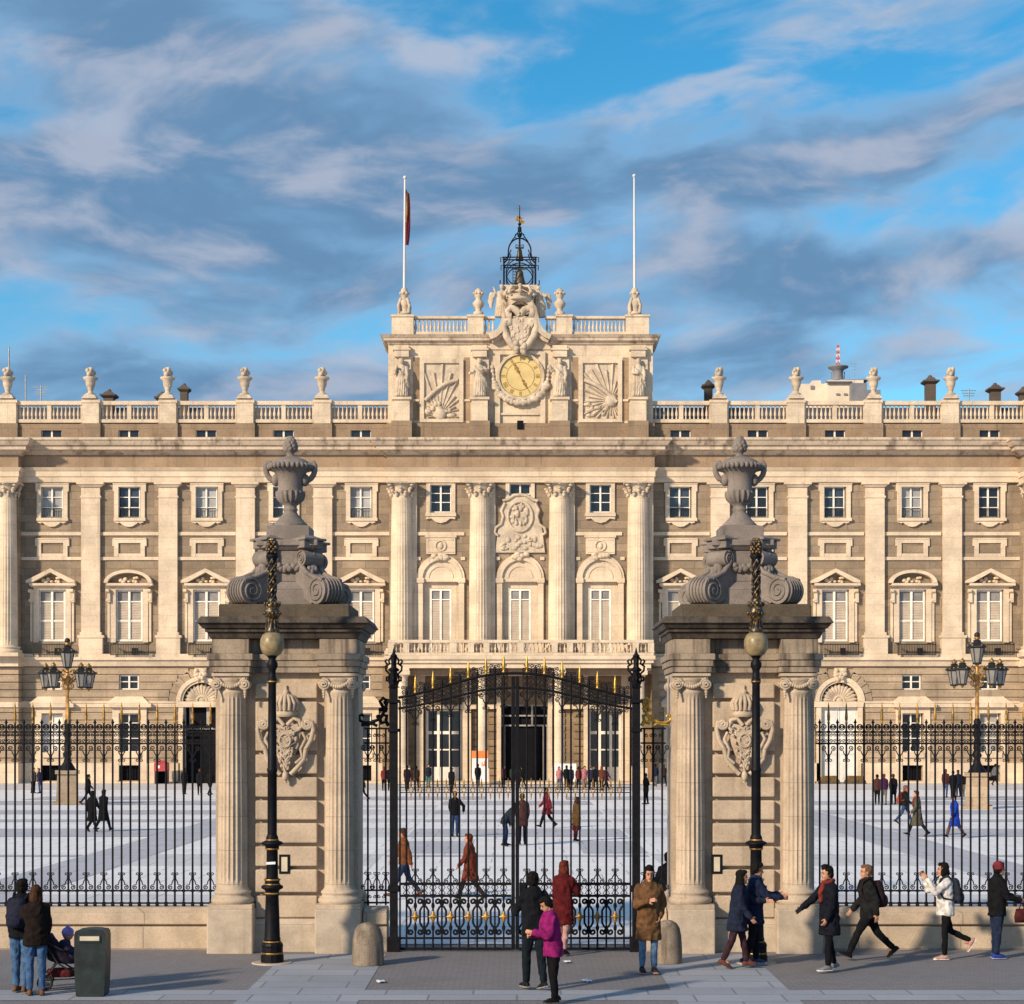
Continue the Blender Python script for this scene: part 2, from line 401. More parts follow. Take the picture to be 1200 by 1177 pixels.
# forecourt in front of the gate
mb = MB()
q(-60, 60, 27.9, 29.0, -.006); q(-4.21, -2.38, 29.004, 33.7, -.006); q(2.4, 4.25, 29.004, 33.7, -.006)
q(-4.21, -2.38, 10, 27.9, -.006); q(2.4, 4.25, 10, 27.9, -.006)
obj('pavement_slabs', mb, M['granite'])['kind'] = 'structure'

# ------------------------------------------------------------------ palace
YW = 150.0; YC = 148.8; YK = 148.3
palace = empty('royal_palace', (wx(610, YW), YW, 0), 'huge pale stone palace with clock, balustrade and columns across the back of the plaza', 'palace')
def P(name, mb, mat, world=True, **k): return obj(name, mb, mat, palace, world, **k)
U = YW/F                       # metres per pixel at the facade
def PE(name, mb, mat, tol=.2): return obj_each(name, mb, mat, palace, True, 0, tol)
def mirror(px): return 1220-px
BAYS = [61, 151.5, 242, 332.5, 423]; ALLB = BAYS+[mirror(b) for b in BAYS]
PIL = [106, 196.5, 287, 377.5]; ALLP = PIL+[mirror(p) for p in PIL]

def wall_holes(mb, x0, x1, z0, z1, rects, Y, d, m=0):
    xs = sorted({x0, x1, *[v for r in rects for v in r[:2]]}); zs = sorted({z0, z1, *[v for r in rects for v in r[2:]]})
    for i in range(len(xs)-1):
        for j in range(len(zs)-1):
            cx = (xs[i]+xs[i+1])/2; cz = (zs[j]+zs[j+1])/2
            if cx < x0 or cx > x1 or cz < z0 or cz > z1: continue
            if any(r[0] < cx < r[1] and r[2] < cz < r[3] for r in rects): continue
            a, b, c, e = xs[i], xs[i+1], zs[j], zs[j+1]
            mb.add([(a,Y,c),(b,Y,c),(b,Y,e),(a,Y,e)], [(0,1,2,3)], False, m)
    for a, b, c, e in rects:
        mb.add([(a,Y,c),(b,Y,c),(b,Y,e),(a,Y,e),(a,Y+d,c),(b,Y+d,c),(b,Y+d,e),(a,Y+d,e)], [(0,4,5,1),(1,5,6,2),(2,6,7,3),(3,7,4,0)], False, m)
def rpx(x0, x1, y0, y1, Y=YW): return (wx(x0,Y), wx(x1,Y), wz(y1,Y), wz(y0,Y))

# dark core and roof
mb = MB(); mb.box(-60, 60, YW+3.2, YW+45, -0.5, wz(505, YW)); P('core', mb, M['black'])
mb = MB(); mb.box(-60, 60, YW+.3, YW+45, wz(504.6, YW), wz(503, YW)); mb.frus((-60,60,YW+3.5,YW+45), wz(503,YW), (-60,60,YW+9,YW+45), wz(478,YW+9)); P('roof', mb, M['lead'])

# upper walls of the two wings
mb = MB(); holes = []
for b in ALLB:
    holes.append(rpx(b-13, b+13, 570.5, 607)); holes.append(rpx(b-16, b+16, 691, 752))
for s0, s1 in ((22, 456), (764, 1198)):
    hs = [h for h in holes if wx(s0,YW) < h[0] < wx(s1,YW)]
    wall_holes(mb, wx(s0,YW), wx(s1,YW), wz(781,YW), wz(548,YW), hs, YW, 0.45)
PE('wall', mb, M['wall'])
# ground storey: rusticated courses over a wall with the openings cut
GB = [61, 151.5, 423, 797, 1068.5, 1159]; AR = [236, 984]
gh = []
for b in GB: gh += [rpx(b-12.5, b+12.5, 836, 882), rpx(b-11.5, b+11.5, 791, 808.5), rpx(b-12, b+12, 897, 915)]
for b in AR: gh += [rpx(b-24, b+24, 796, 919)]
mb = MB()
for s0, s1 in ((22, 456), (764, 1198)):
    hs = [h for h in gh if wx(s0,YW) < h[0] < wx(s1,YW)]
    wall_holes(mb, wx(s0,YW), wx(s1,YW), -0.4, wz(780,YW), hs, YW, 0.5)
    y = 782.5
    while y < 893:
        z1, z0 = wz(y,YW), wz(y+7.6,YW)
        xs = [wx(s0,YW), wx(s1,YW)]; cut = []
        for h in hs:
            g = 0.0
            if h[2]-0.02 < z1 and h[3]+0.02 > z0: cut.append((h[0]-0.02, h[1]+0.02))
        for b in [b for b in AR if s0 < b < s1]:
            yy = (y+4)
            if 783 < yy < 824: cut.append((wx(b-math.sqrt(max(0, 38.6**2-(822-min(822,yy))**2)), YW), wx(b+math.sqrt(max(0, 38.6**2-(822-min(822,yy))**2)), YW)))
            elif yy >= 824: cut.append((wx(b-29,YW), wx(b+29,YW)))
        cut.sort(); x = xs[0]
        for a, c in cut:
            if a > x+0.05: mb.frus((x,a,YW-.10,YW+.02), z0, (x,a,YW-.10,YW+.02), z1)
            x = max(x, c)
        if xs[1] > x: mb.box(x, xs[1], YW-.10, YW+.02, z0, z1)
        y += 8.9
PE('ground_storey_wall', mb, M['base'])
mb = MB()
for s0, s1 in ((22, 456), (764, 1198)):
    hs = [h for h in gh if h[2] < wz(895,YW) and wx(s0,YW) < h[0] < wx(s1,YW)]
    xs = sorted([(h[0]-.05, h[1]+.05) for h in hs if h[3]-h[2] < 1.5 or h[3]-h[2] > 5]); x = wx(s0,YW)
    for a, c in xs+[(wx(s1,YW), wx(s1,YW))]:
        if a > x: mb.box(x, a, YW-.22, YW, wz(916,YW), wz(894.5,YW)); 
        x = c
    x = wx(s0,YW)
    for a, c in [(wx(b-30,YW), wx(b+30,YW)) for b in AR if s0 < b < s1]+[(wx(s1,YW), wx(s1,YW))]:
        mb.box(x, a, YW-.45, YW, -0.05, wz(916,YW)); x = c
PE('plinth', mb, M['trim'])
# string courses of the ground storey, belt, mid bands
mb = MB()
for s0, s1 in ((22, 456), (764, 1198)):
    segs = []; x = s0
    for b in sorted([b for b in AR if s0 < b < s1]): segs.append((x, b-28)); x = b+28
    segs.append((x, s1))
    for a, c in segs: mb.R(a, c, 824, 829, YW-.2, .2); mb.R(a, c, 822, 824, YW-.28, .28)
    mb.R(s0, s1, 770, 773.5, YW-.75, .75); mb.frus((wx(s0,YW),wx(s1,YW),YW-.35,YW), wz(781,YW), (wx(s0,YW),wx(s1,YW),YW-.62,YW), wz(773.5,YW))
    mb.R(s0, s1, 766.5, 770, YW-.55, .55)
    edges = [s0]+sorted([e for p in ALLP if s0 < p < s1 for e in (p-11, p+11)])+[s1]
    for a, c in zip(edges[::2], edges[1::2]): mb.R(a, c, 623.6, 627.6, YW-.13, .13); mb.R(a, c, 652.8, 656.6, YW-.13, .13)
PE('string_course', mb, M['trim'])

# entablature: architrave, frieze, cornice, running round the projecting middle and the end blocks
def entab(mb_a, mb_f, mb_c, x0, x1, Y, ret):
    e = lambda p: (wx(x0,Y)-(p if ret else 0), wx(x1,Y)+(p if ret else 0), Y-p, YW+.3)
    zz = lambda y: wz(y, Y)
    mb_a.frus(e(.30), zz(566), e(.30), zz(559.5)); mb_a.frus(e(.38), zz(559.4), e(.38), zz(553)); mb_a.frus(e(.42), zz(553), e(.62), zz(549))
    mb_f.frus(e(.32), zz(549), e(.32), zz(534))
    mb_c.frus(e(.42), zz(534), e(.75), zz(529.5)); mb_c.frus(e(1.12), zz(529.4), e(1.12), zz(524.5)); mb_c.frus(e(1.3), zz(524.5), e(1.55), zz(519)); mb_c.frus(e(1.62), zz(519), e(1.62), zz(516.5))
    mb_c.frus(e(1.55), zz(516.5), e(.5), zz(513.5))
A, Fz, C = MB(), MB(), MB()
entab(A, Fz, C, 21, 455, YW, False); entab(A, Fz, C, 765, 1199, YW, False)
entab(A, Fz, C, 458, 762, YC, True)
entab(A, Fz, C, -140, 18, YC, True); entab(A, Fz, C, 1202, 1360, YC, True)
PE('architrave', A, M['trim'], .02); PE('frieze', Fz, M['frieze'], .02); PE('cornice', C, M['cornice'], .02)

# attic base with little windows, balustrade, pedestals, urns
mb = MB(); ah = []
for b in ALLB: ah.append(rpx(b-12, b+12, 505, 514.5))
for s0, s1 in ((-140, 456), (764, 1360)):
    wall_holes(mb, wx(s0,YW), wx(s1,YW), wz(517,YW), wz(497,YW), [h for h in ah if wx(s0,YW) < h[0] < wx(s1,YW)], YW-.25, .3)
    mb.R(s0, s1, 495.5, 497, YW-.25, .9)
PED = sorted(set(ALLP+[9, 1211]))
for p in PED: mb.R(p-11.5, p+11.5, 496, 516, YW-.55, .4)
PE('attic_base', mb, M['atticdark'])
mb = MB(); mb2 = MB(); mb3 = MB()
for h in ah:
    mb.box(h[0], h[1], YW+.02, YW+.04, h[2], h[3]); 
    cx = (h[0]+h[1])/2; mb2.box(cx-.07, cx+.07, YW-.05, YW+.02, h[2], h[3])
    for a in (h[0], h[1]-.06): mb2.box(a, a+.06, YW-.05, YW+.02, h[2], h[3])
PE('attic_window_glass', mb, M['glass']); PE('attic_window_bars', mb2, M['white'], 1.0)
BAL = [(.085,0),(.085,.07),(.05,.11),(.07,.2),(.115,.36),(.1,.5),(.05,.8),(.045,.95),(.075,1.02),(.05,1.08),(.085,1.12),(.085,1.2)]
def balusters(mb, x0, x1, Y, z0, z1, n, r=1.0):
    s = (z1-z0)/1.2
    for k in range(n):
        x = x0+(x1-x0)*(k+.5)/n
        mb.lathe([(a*r, z0+b*s) for a, b in BAL], x, Y, 8)
YB = YW-.1
mb_rail = []
for a, c in [(PED[i], PED[i+1]) for i in range(len(PED)-1)]:
    if a < 470 < c: segs = [(a+10, 456)]
    elif a < 700 < c: segs = [(764, c-10)]
    else: segs = [(a+10, c-10)]
    if a < 470 and c > 760: segs = [(a+10, 456), (764, c-10)]
    for s0, s1 in segs:
        b = MB(); mid = (s0+s1)/2
        b.R(s0, s1, 470, 474.5, YB-.28, .56); b.R(s0, s1, 491.5, 495.4, YB-.25, .5)
        b.R(mid-2.5, mid+2.5, 474.6, 491.4, YB-.2, .4)
        b.R(s0, s0+1.6, 474.6, 491.4, YB-.18, .36); b.R(s1-1.6, s1, 474.6, 491.4, YB-.18, .36)
        n = max(2, round((s1-s0-10)/2/5.0))
        balusters(b, wx(s0+2,YB), wx(mid-3,YB), YB, wz(491.4,YB), wz(474.6,YB), n); balusters(b, wx(mid+3,YB), wx(s1-2,YB), YB, wz(491.4,YB), wz(474.6,YB), n)
        P('balustrade', b, M['attic'])
b = MB()
for p in PED: b.R(p-9.8, p+9.8, 472, 496, YB-.45, .95); b.R(p-11, p+11, 468.5, 472, YB-.52, 1.1)
PE('balustrade_pedestal', b, M['attic'])
def urn_mb(seed=3):
    b = MB(); rnd = random.Random(seed); u = U
    b.frus((-9*u,9*u,-9*u,9*u), 0, (-6*u,6*u,-6*u,6*u), 5*u)
    b.lathe([(5*u,5*u),(6*u,6.5*u),(3*u,8*u),(2.8*u,11*u),(4*u,12*u),(3.0*u,13*u),(4.6*u,14.5*u),(5.4*u,18*u),(5.8*u,22*u),(8.6*u,24*u),(8.8*u,25.5*u),(5.6*u,26.2*u),(4.4*u,28*u)], 0, 0, 16)
    for s in (-1, 1): b.ball((s*7*u, 0, 25*u), (1.6*u,1.2*u,2.4*u), 6, 4)
    for k in range(16):
        a = k*2.4; r = (k % 4+1)*1.3*u
        b.ball((r*math.cos(a), r*math.sin(a), (30+rnd.random()*6-(k%4)*.6)*u), (2.6*u,2.6*u,2.9*u), 7, 5)
    return b
proto = None
for p in PED:
    loc = (wx(p,YB)-palace.location.x, YB-palace.location.y, wz(468.5,YB))
    if proto is None: proto = obj('urn', urn_mb(), M['carve'], palace, False); proto.location = loc
    else: copy_tree(proto, palace, loc=loc)

# pilasters
def pilaster(px):
    b = MB(); Y = YW-.36; d = .36
    b.R(px-14, px+14, 747.5, 766.4, YW-.5, .5); b.R(px-15.5, px+15.5, 744.5, 747.5, YW-.58, .58)
    b.R(px-12.6, px+12.6, 741, 744.4, YW-.46, .46)
    b.R(px-11, px+11, 583.4, 741, Y, d)
    b.R(px-12, px+12, 581, 583.4, Y-.06, d+.06); b.R(px-11, px+11, 572, 581, Y, d)
    x0, x1 = wx(px-11,Y), wx(px+11,Y)
    b.frus((x0,x1,Y,YW), wz(572,YW), (x0-.3,x1+.3,Y-.2,YW), wz(568.6,YW)); b.box(x0-.34, x1+.34, Y-.25, YW, wz(568.6,YW), wz(566.05,YW))
    return b
pp = P('pilaster', pilaster(ALLP[0]), M['trim'])
for p in ALLP[1:]: copy_tree(pp, palace, (p-ALLP[0])*U)

# ---- windows
def swin_sash(x0, x1, y0, y1, Y, rows, w=1.3, mid=2.0, side=1.2):
    b = MB(); c = (x0+x1)/2
    b.R(x0, x0+side, y0, y1, Y, .1); b.R(x1-side, x1, y0, y1, Y, .1); b.R(x0+side, x1-side, y0, y0+side, Y, .1); b.R(x0+side, x1-side, y1-side, y1, Y, .1)
    b.R(c-mid/2, c+mid/2, y0+side, y1-side, Y-.03, .12)
    for r in rows: b.R(x0+side, c-mid/2, r, r+w*.7, Y+.02, .06); b.R(c+mid/2, x1-side, r, r+w*.7, Y+.02, .06)
    return b
def pane(x0, x1, y0, y1, Y): b = MB(); b.R(x0, x1, y0, y1, Y, .05); return b
def upper_window(b):
    f = MB(); Y = YW-.16
    f.R(b-18, b-13, 567.5, 608, Y, .16); f.R(b+13, b+18, 567.5, 608, Y, .16); f.R(b-13, b+13, 567.5, 570.5, Y, .16)
    f.R(b-19.6, b+19.6, 566.2, 567.5, Y-.05, .2); f.R(b+18, b+19.4, 567.5, 576, Y, .16); f.R(b-19.4, b-18, 567.5, 576, Y, .16)
    root = P('window', f, M['trim'])
    s = MB(); s.R(b-18.5, b+18.5, 607, 610.5, YW-.3, .3)
    poly = [W(b+dx, y, YW) for dx, y in ((-17,610.5),(-17,612.5),(-13,614),(-11,612.6),(-8,615),(-4,617.3),(0,618),(4,617.3),(8,615),(11,612.6),(13,614),(17,612.5),(17,610.5))]
    s.prism(poly, YW-.2, YW); obj('sill', s, M['trim'], root)
    obj('sash', swin_sash(b-12.8, b+12.8, 570.7, 606.8, YW+.2, (582.5, 594.5)), M['white'], root)
    obj('pane', pane(b-12.8, b+12.8, 570.7, 606.8, YW+.33), M['glass'], root)
    r = MB(); r.R(b-11, b+11, 596, 596.6, YW+.05, .04); r.R(b-11, b+11, 605.8, 606.4, YW+.05, .04)
    for k in range(12): x = b-11+22*k/11.; r.R(x-.18, x+.18, 596.6, 605.8, YW+.05, .03)
    obj('guard_rail', r, M['rail'], root)
    return root
up = upper_window(ALLB[0]); ups = [up]+[copy_tree(up, palace, (b-ALLB[0])*U) for b in ALLB[1:]]
bm_ = MB(); bm_.R(-0.1, 12.5, 0, 34, YW, .02)
blind_me = None
for i in (0, 2, 4, 6):
    for ch in ups[i].children:
        if ch.name.startswith('pane'):
            if blind_me is None: blind_me = ch.data.copy(); blind_me.materials.clear(); blind_me.materials.append(M['blind'])
            ch.data = blind_me
blue_me = None
for i in (1, 3, 7, 9):
    for ch in ups[i].children:
        if ch.name.startswith('pane'):
            if blue_me is None: blue_me = ch.data.copy(); blue_me.materials.clear(); blue_me.materials.append(M['glassblue'])
            ch.data = blue_me
def blind_panel(b):
    f = MB(); Y = YW-.15
    f.R(b-18, b-13, 632, 652.6, Y, .15); f.R(b+13, b+18, 632, 652.6, Y, .15); f.R(b-13, b+13, 632, 636.5, Y, .15)
    f.R(b-13, b+13, 648.8, 652.7, Y+.03, .12); f.R(b-19.5, b+19.5, 630.6, 632, Y-.04, .19); f.R(b+18, b+20, 632, 640, Y, .15); f.R(b-20, b-18, 632, 640, Y, .15)
    return f
bp = P('blind_panel', blind_panel(ALLB[0]), M['trim'])
for b in ALLB[1:]: copy_tree(bp, palace, (b-ALLB[0])*U)
def arc(cx, cy, rx, ry, a0, a1, n): return [(cx+rx*math.cos(math.radians(a0+(a1-a0)*i/n)), cy-ry*math.sin(math.radians(a0+(a1-a0)*i/n))) for i in range(n+1)]
def main_window(b, seg):
    f = MB(); Y = YW-.2
    f.R(b-22, b-16, 689.5, 753, Y, .2); f.R(b+16, b+22, 689.5, 753, Y, .2); f.R(b-16, b+16, 686.5, 691, Y, .2); f.R(b-22, b-16, 686.5, 689.4, Y, .2); f.R(b+16, b+22, 686.5, 689.4, Y, .2)
    for s in (-1, 1):                       # scrolled brackets
        x = b+s*24.2
        f.R(x-1.8, x+1.8, 691, 706, YW-.4, .4); f.R(x-1.4, x+1.4, 706, 752, YW-.14, .14)
        X, Z = W(x, 693, YW); f.tube([(X-.14, YW-.42, Z), (X+.14, YW-.42, Z)], .16, 8); X, Z = W(x, 704, YW); f.tube([(X-.12, YW-.3, Z), (X+.12, YW-.3, Z)], .14, 8)
    root = P('window', f, M['trim'])
    g = MB(); g.R(b-27, b+27, 683.5, 686.3, YW-.6, .6); g.R(b-25, b+25, 686.3, 688, YW-.42, .22)
    if seg:
        o = [W(x, y, YW) for x, y in arc(b, 684, 28, 15.5, 0, 180, 16)]; i_ = [W(x, y, YW) for x, y in arc(b, 684, 23.5, 12, 180, 0, 16)]
    else:
        o = [W(b+28, 684, YW), W(b+28, 681.5, YW), W(b, 667.5, YW), W(b-28, 681.5, YW), W(b-28, 684, YW)]; i_ = [W(b-21, 684, YW), W(b, 672.2, YW), W(b+21, 684, YW)]
    if seg:
        for k in range(16): g.prism([o[k], o[k+1], i_[16-k-1], i_[16-k]], YW-.65, YW)
    else:
        for s in (-1, 1): g.prism([W(b+s*28.5, 684, YW), W(b+s*28.5, 681, YW), W(b, 667, YW), W(b, 671.5, YW), W(b+s*21, 683.4, YW)], YW-.65, YW)
    rnd = random.Random(4); c0 = W(b, 679.5, YW)
    for k in range(9):
        g.ball((c0[0]+rnd.uniform(-.75, .75), YW-.12, c0[1]+rnd.uniform(-.25, .2)), (rnd.uniform(.1,.22), .16, rnd.uniform(.1,.2)), 7, 5)
    obj('pediment', g, M['trim'], root)
    obj('sash', swin_sash(b-15.8, b+15.8, 691.2, 751.8, YW+.10, (704.5, 727), 2.4, 2.6, 2.2), M['white'], root)
    sh = MB(); sh.R(b-13.6, b+13.6, 693.4, 704.4, YW+.24, .03); obj('transom_pane', sh, M['fanlight'], root)
    sh = MB(); sh.R(b-13.6, b+13.6, 707, 749.6, YW+.2, .06)
    for y in range(708, 749, 3): 
        for s in (-1, 1): sh.R(b+s*7.4-5.6, b+s*7.4+5.6, y, y+1.5, YW+.165, .03)
    obj('shutter', sh, M['shutter'], root)
    r = MB(); Yr = YW-1.0
    r.R(b-22, b+22, 754.6, 755.6, Yr, .08); r.R(b-22, b+22, 767, 768, Yr, .08)
    for k in range(24): x = b-22+44*k/23.; r.R(x-.3, x+.3, 755.6, 767, Yr+.02, .04)
    for s in (-1, 1): r.R(b+s*22-.5, b+s*22+.5, 753, 768, Yr-.02, .12); r.box(wx(b+s*22,Yr)-.03, wx(b+s*22,Yr)+.03, Yr+.1, YW-.5, wz(755.6,Yr), wz(754.8,Yr))
    r.R(b-3+6, b+3+6, 759.5, 767, Yr+.3, .4)
    obj('balcony_railing', r, M['rail'], root)
    return root
mw = {0: main_window(BAYS[0], False), 1: main_window(BAYS[1], True)}
for i, b in enumerate(BAYS):
    k = i % 2
    for j, bb in enumerate((b, mirror(b))):
        src = BAYS[k]
        if bb == src: continue
        copy_tree(mw[k], palace, (bb-src)*U)
# ground floor windows
def ground_window(b):
    f = MB(); Y = YW-.24
    f.R(b-20, b-12.5, 829.2, 915, Y, .24); f.R(b+12.5, b+20, 829.2, 915, Y, .24); f.R(b-12.5, b+12.5, 829.2, 836, Y, .24); f.R(b-12.5, b+12.5, 882, 888, YW-.4, .4); f.R(b-12.5, b+12.5, 888, 897, YW-.2, .2)
    f.R(b-25, b+25, 824.5, 829, YW-.6, .6)
    x0, x1 = wx(b-25,YW), wx(b+25,YW); i0, i1 = wx(b-16,YW), wx(b+16,YW)
    f.frus((x0,x1,YW-.6,YW), wz(824.5,YW), (i0,i1,YW-.2,YW), wz(816.5,YW))
    root = P('window', f, M['trim'])
    obj('sash', swin_sash(b-12.3, b+12.3, 836.2, 881.8, YW+.22, (847, 865), 1.2, 1.6, 1.2), M['white'], root)
    obj('pane', pane(b-12.3, b+12.3, 836.2, 881.8, YW+.36), M['glass'], root)
    return root
gw = ground_window(GB[0]); gws = [gw]+[copy_tree(gw, palace, (b-GB[0])*U) for b in GB[1:]]
sh = MB(); b = GB[0]; sh.R(b-11, b+11, 838, 880, YW+.3, .05)
for i in (0, 5): s_ = sh if i == 0 else None; 
obj('shutter', sh, M['door'], gws[0])
sh = MB(); b = GB[5]; sh.R(b-11, b+11, 838, 880, YW+.3, .05); obj('shutter', sh, M['greydoor'], gws[5])
def mezzanine(b):
    root = P('window', swin_sash(b-11.3, b+11.3, 791.2, 808.3, YW+.15, (798.5,), 1.6, 2.0, 1.4), M['white'])
    obj('pane', pane(b-11.3, b+11.3, 791.2, 808.3, YW+.3), M['glass'], root); return root
mz = mezzanine(GB[0])
for b in GB[1:]: copy_tree(mz, palace, (b-GB[0])*U)
b = GB[0]; cg = MB(); cg.R(b-12, b+12, 897, 915, YW+.3, .05)
for k in range(8): cg.R(b-11.5+k*3.1, b-11+k*3.1, 897.2, 914.8, YW+.2, .05)
cg = P('cellar_grille', cg, M['black'])
for b in GB[1:]: copy_tree(cg, palace, (b-GB[0])*U)
# arched carriage doors
for b in AR:
    f = MB(); cy = 822
    for (r0, r1, pr) in ((24.2, 29, .22), (21.6, 24.2, .1)):
        n = 20
        for k in range(n):
            a, c = 180*k/n, 180*(k+1)/n
            f.prism([W(*p_, YW) for p_ in (arc(b,cy,r1,r1,a,c,1)+arc(b,cy,r0,r0,c,a,1))], YW-pr, YW+.5)
    for s in (-1, 1):                       # corners between arch and opening
        pts = [W(b+s*24, 796, YW)]+[W(*p_, YW) for p_ in arc(b, cy, 23.9, 23.9, 90 if s > 0 else 90, 0 if s > 0 else 180, 8)]
        f.prism(pts, YW+.02, YW+.4)
    f.R(b-27, b-21.5, 829, 918, YW-.22, .7); f.R(b+21.5, b+27, 829, 918, YW-.22, .7)
    f.R(b-29, b+29, 822.2, 828.8, YW-.3, .8)
    f.prism([W(b-4, 800, YW), W(b+4, 800, YW), W(b+7, 783, YW), W(b-7, 783, YW)], YW-.4, YW)
    rnd = random.Random(1)
    for k in range(14): X, Z = W(b+rnd.uniform(-6,6), rnd.uniform(786,797), YW); f.ball((X, YW-.42, Z), .2, 6, 4)
    vs_ = MB()                                       # radiating voussoirs
    for k in range(11):
        a0, a1 = 180*k/11+.9, 180*(k+1)/11-.9
        if 82 < (a0+a1)/2 < 98: continue
        vs_.prism([W(*p_, YW) for p_ in arc(b, cy, 29.6, 29.6, a0, a1, 1)+arc(b, cy, 38, 38, a1, a0, 1)], YW-.10, YW)
    root = P('arched_doorway', f, M['trim'])
    obj_each('voussoir', vs_, M['base'], root, tol=.01)
    g = MB(); cx_, cz_ = W(b, cy, YW)
    for k in range(13):
        a = math.radians(7+k*(166/12))
        r1 = 20.5*U; r0 = 6*U
        pts = [(cx_+math.cos(a)*r, YW+.22, cz_+math.sin(a)*r) for r in np.linspace(r0, r1, 5)]
        g.tube(pts, .06, 5, rads=[.05, .09, .16, .2, .08])
    g.tube([(cx_+6*U*math.cos(math.radians(t)), YW+.22, cz_+6*U*math.sin(math.radians(t))) for t in range(0, 181, 15)], .12, 6)
    g.ball((cx_, YW+.25, cz_+.12), (.3,.1,.25), 8, 6)
    obj('fanlight', g, M['carve'], root)
    g = MB(); g.R(b-23.5, b+23.5, 797, 821.8, YW+.46, .03); obj('fanlight_glass', g, M['black'], root)
    g = MB()
    if b > 600:
        g.R(b-21.5, b-.2, 829, 917, YW+.2, .1); g.R(b+.2, b+21.5, 829, 917, YW+.2, .1)
        for s in (-1, 1):
            for y0, y1 in ((833, 852), (856, 884), (888, 912)): g.R(b+s*10.9-8, b+s*10.9+8, y0, y1, YW+.15, .06)
        obj('door', g, M['door'], root)
    else:
        g.R(b-21.5, b+21.5, 829, 917, YW+.47, .02); obj('doorway_interior', g, M['black'], root)
        g = MB(); g.R(b-21.5, b+21.5, 853, 855, YW+.3, .1); g.R(b-21.5, b-18.5, 829, 917, YW+.1, .3); g.R(b-14, b-12.4, 829, 853, YW+.3, .1); g.R(b+6, b+9, 829, 853, YW+.3, .1); g.box(wx(b-20,YW), wx(b-19.3,YW), YW-.9, YW+.1, 0.1, wz(838,YW))
        obj('door', g, M['greydoor'], root)
# end blocks of the facade (left and right edges)
for s0, s1, col, edge in ((-140, 21, 8, 1), (1199, 1360, 1212, -1)):
    b = MB(); b.R(s0, s1, 548, 781, YC, 2); b.R(s0, s1, 781, 918.5, YC+.05, 2)
    P('end_block', b, M['wall'])
    b = MB(); y = 782.5
    while y < 893:
        b.R(s0-.5, s1+.6, y, y+7.6, YC-.06, 1.0); y += 8.9
    P('end_block_courses', b, M['base'])
    b = MB(); b.R(s0, s1+.3, 770, 781, YC-.5, 1.6); b.R(s0, s1+.3, 823, 829, YC-.2, 1.3); b.R(s0, s1+.3, 895, 918.4, YC-.25, 1.2)
    P('end_block_trim', b, M['trim'])

def fluted_column(px, Y, r, ybot, ytop, ycap, capital=True, seg=48, fl=24):
    """giant column: base, fluted shaft, leafy capital"""
    X = wx(px, Y); z0 = wz(ybot, Y); z1 = wz(ytop, Y); zc = wz(ycap, Y); h = z1-z0
    b = MB()
    b.lathe([(r, z0+.9), (r*.995, z0+1.3), (r*.99, z0+h*.3), (r*.95, z0+h*.6), (r*.87, z1-.25), (r*.86, z1-.2), (r*.9, z1-.12), (r*.86, z1)], X, Y, fl*4, True, 0, (fl, z0+1.0, z1-.3, .085))
    root = P('column', b, M['trim'])
    c = MB(); q_ = 1.42*r
    c.box(X-q_, X+q_, Y-q_, Y+q_, z0, z0+.3)
    c.lathe([(r*1.36,z0+.3),(r*1.42,z0+.42),(r*1.36,z0+.54),(r*1.2,z0+.56),(r*1.17,z0+.66),(r*1.24,z0+.7),(r*1.24,z0+.8),(r*1.05,z0+.84),(r,z0+.9)], X, Y, 32)
    obj('column_base', c, M['trim'], root)
    c = MB(); hc = zc-z1
    c.lathe([(r*.86,z1),(r*.88,z1+hc*.4),(r*1.0,z1+hc*.75),(r*1.15,z1+hc*.88)], X, Y, 24)
    for k in range(8):
        a = k*PI/4+PI/8
        for (rr, zz, sc) in ((.98, .28, 1), (1.08, .55, 1)):
            aa = a+(PI/8 if zz > .5 else 0)
            x, y = X+math.cos(aa)*r*rr, Y+math.sin(aa)*r*rr
            c.ball((x, y, z1+hc*(zz-.14)), (r*.17, r*.17, hc*.2), 7, 5); c.ball((x+math.cos(aa)*r*.12, y+math.sin(aa)*r*.12, z1+hc*zz), (r*.18, r*.18, hc*.09), 7, 4)
    for k in range(4):
        a = k*PI/2+PI/4; x, y = X+math.cos(a)*r*1.38, Y+math.sin(a)*r*1.38
        c.ball((x, y, z1+hc*.78), (r*.2, r*.2, hc*.13), 8, 6)
    c.ball((X, Y-r*1.15, z1+hc*.88), (r*.16, r*.1, hc*.11), 7, 5)
    q_ = r*1.28; c.box(X-q_, X+q_, Y-q_, Y+q_, z1+hc*.88, zc-.002)
    obj('capital', c, M['carve'], root)
    return root
fluted_column(8, YC-.15, .86, 770, 583, 566)
fluted_column(1212, YC-.15, .86, 770, 583, 566)

# ---- middle block
COLS = [470.5, 562.5, 655.5, 747.5]
mb = MB(); hs = []
CW = [516.5, 609.5, 703.5]
for c in CW: hs.append(rpx(c-21, c+21, 682, 768, YC))
hs += [rpx(CW[0]-12.5, CW[0]+12.5, 568, 601, YC), rpx(CW[2]-12.5, CW[2]+12.5, 568, 601, YC), rpx(CW[1]-12.5, CW[1]+12.5, 567, 580, YC)]
wall_holes(mb, wx(456,YC), wx(764,YC), wz(790,YC), wz(548,YC), hs, YC, .5)
mb.add([(wx(456,YC),YC,wz(790,YC)),(wx(456,YC),YW+.5,wz(790,YC)),(wx(456,YC),YW+.5,wz(548,YC)),(wx(456,YC),YC,wz(548,YC))], [(0,3,2,1)])
mb.add([(wx(764,YC),YC,wz(790,YC)),(wx(764,YC),YW+.5,wz(790,YC)),(wx(764,YC),YW+.5,wz(548,YC)),(wx(764,YC),YC,wz(548,YC))], [(0,1,2,3)])
P('middle_wall', mb, M['wall'])
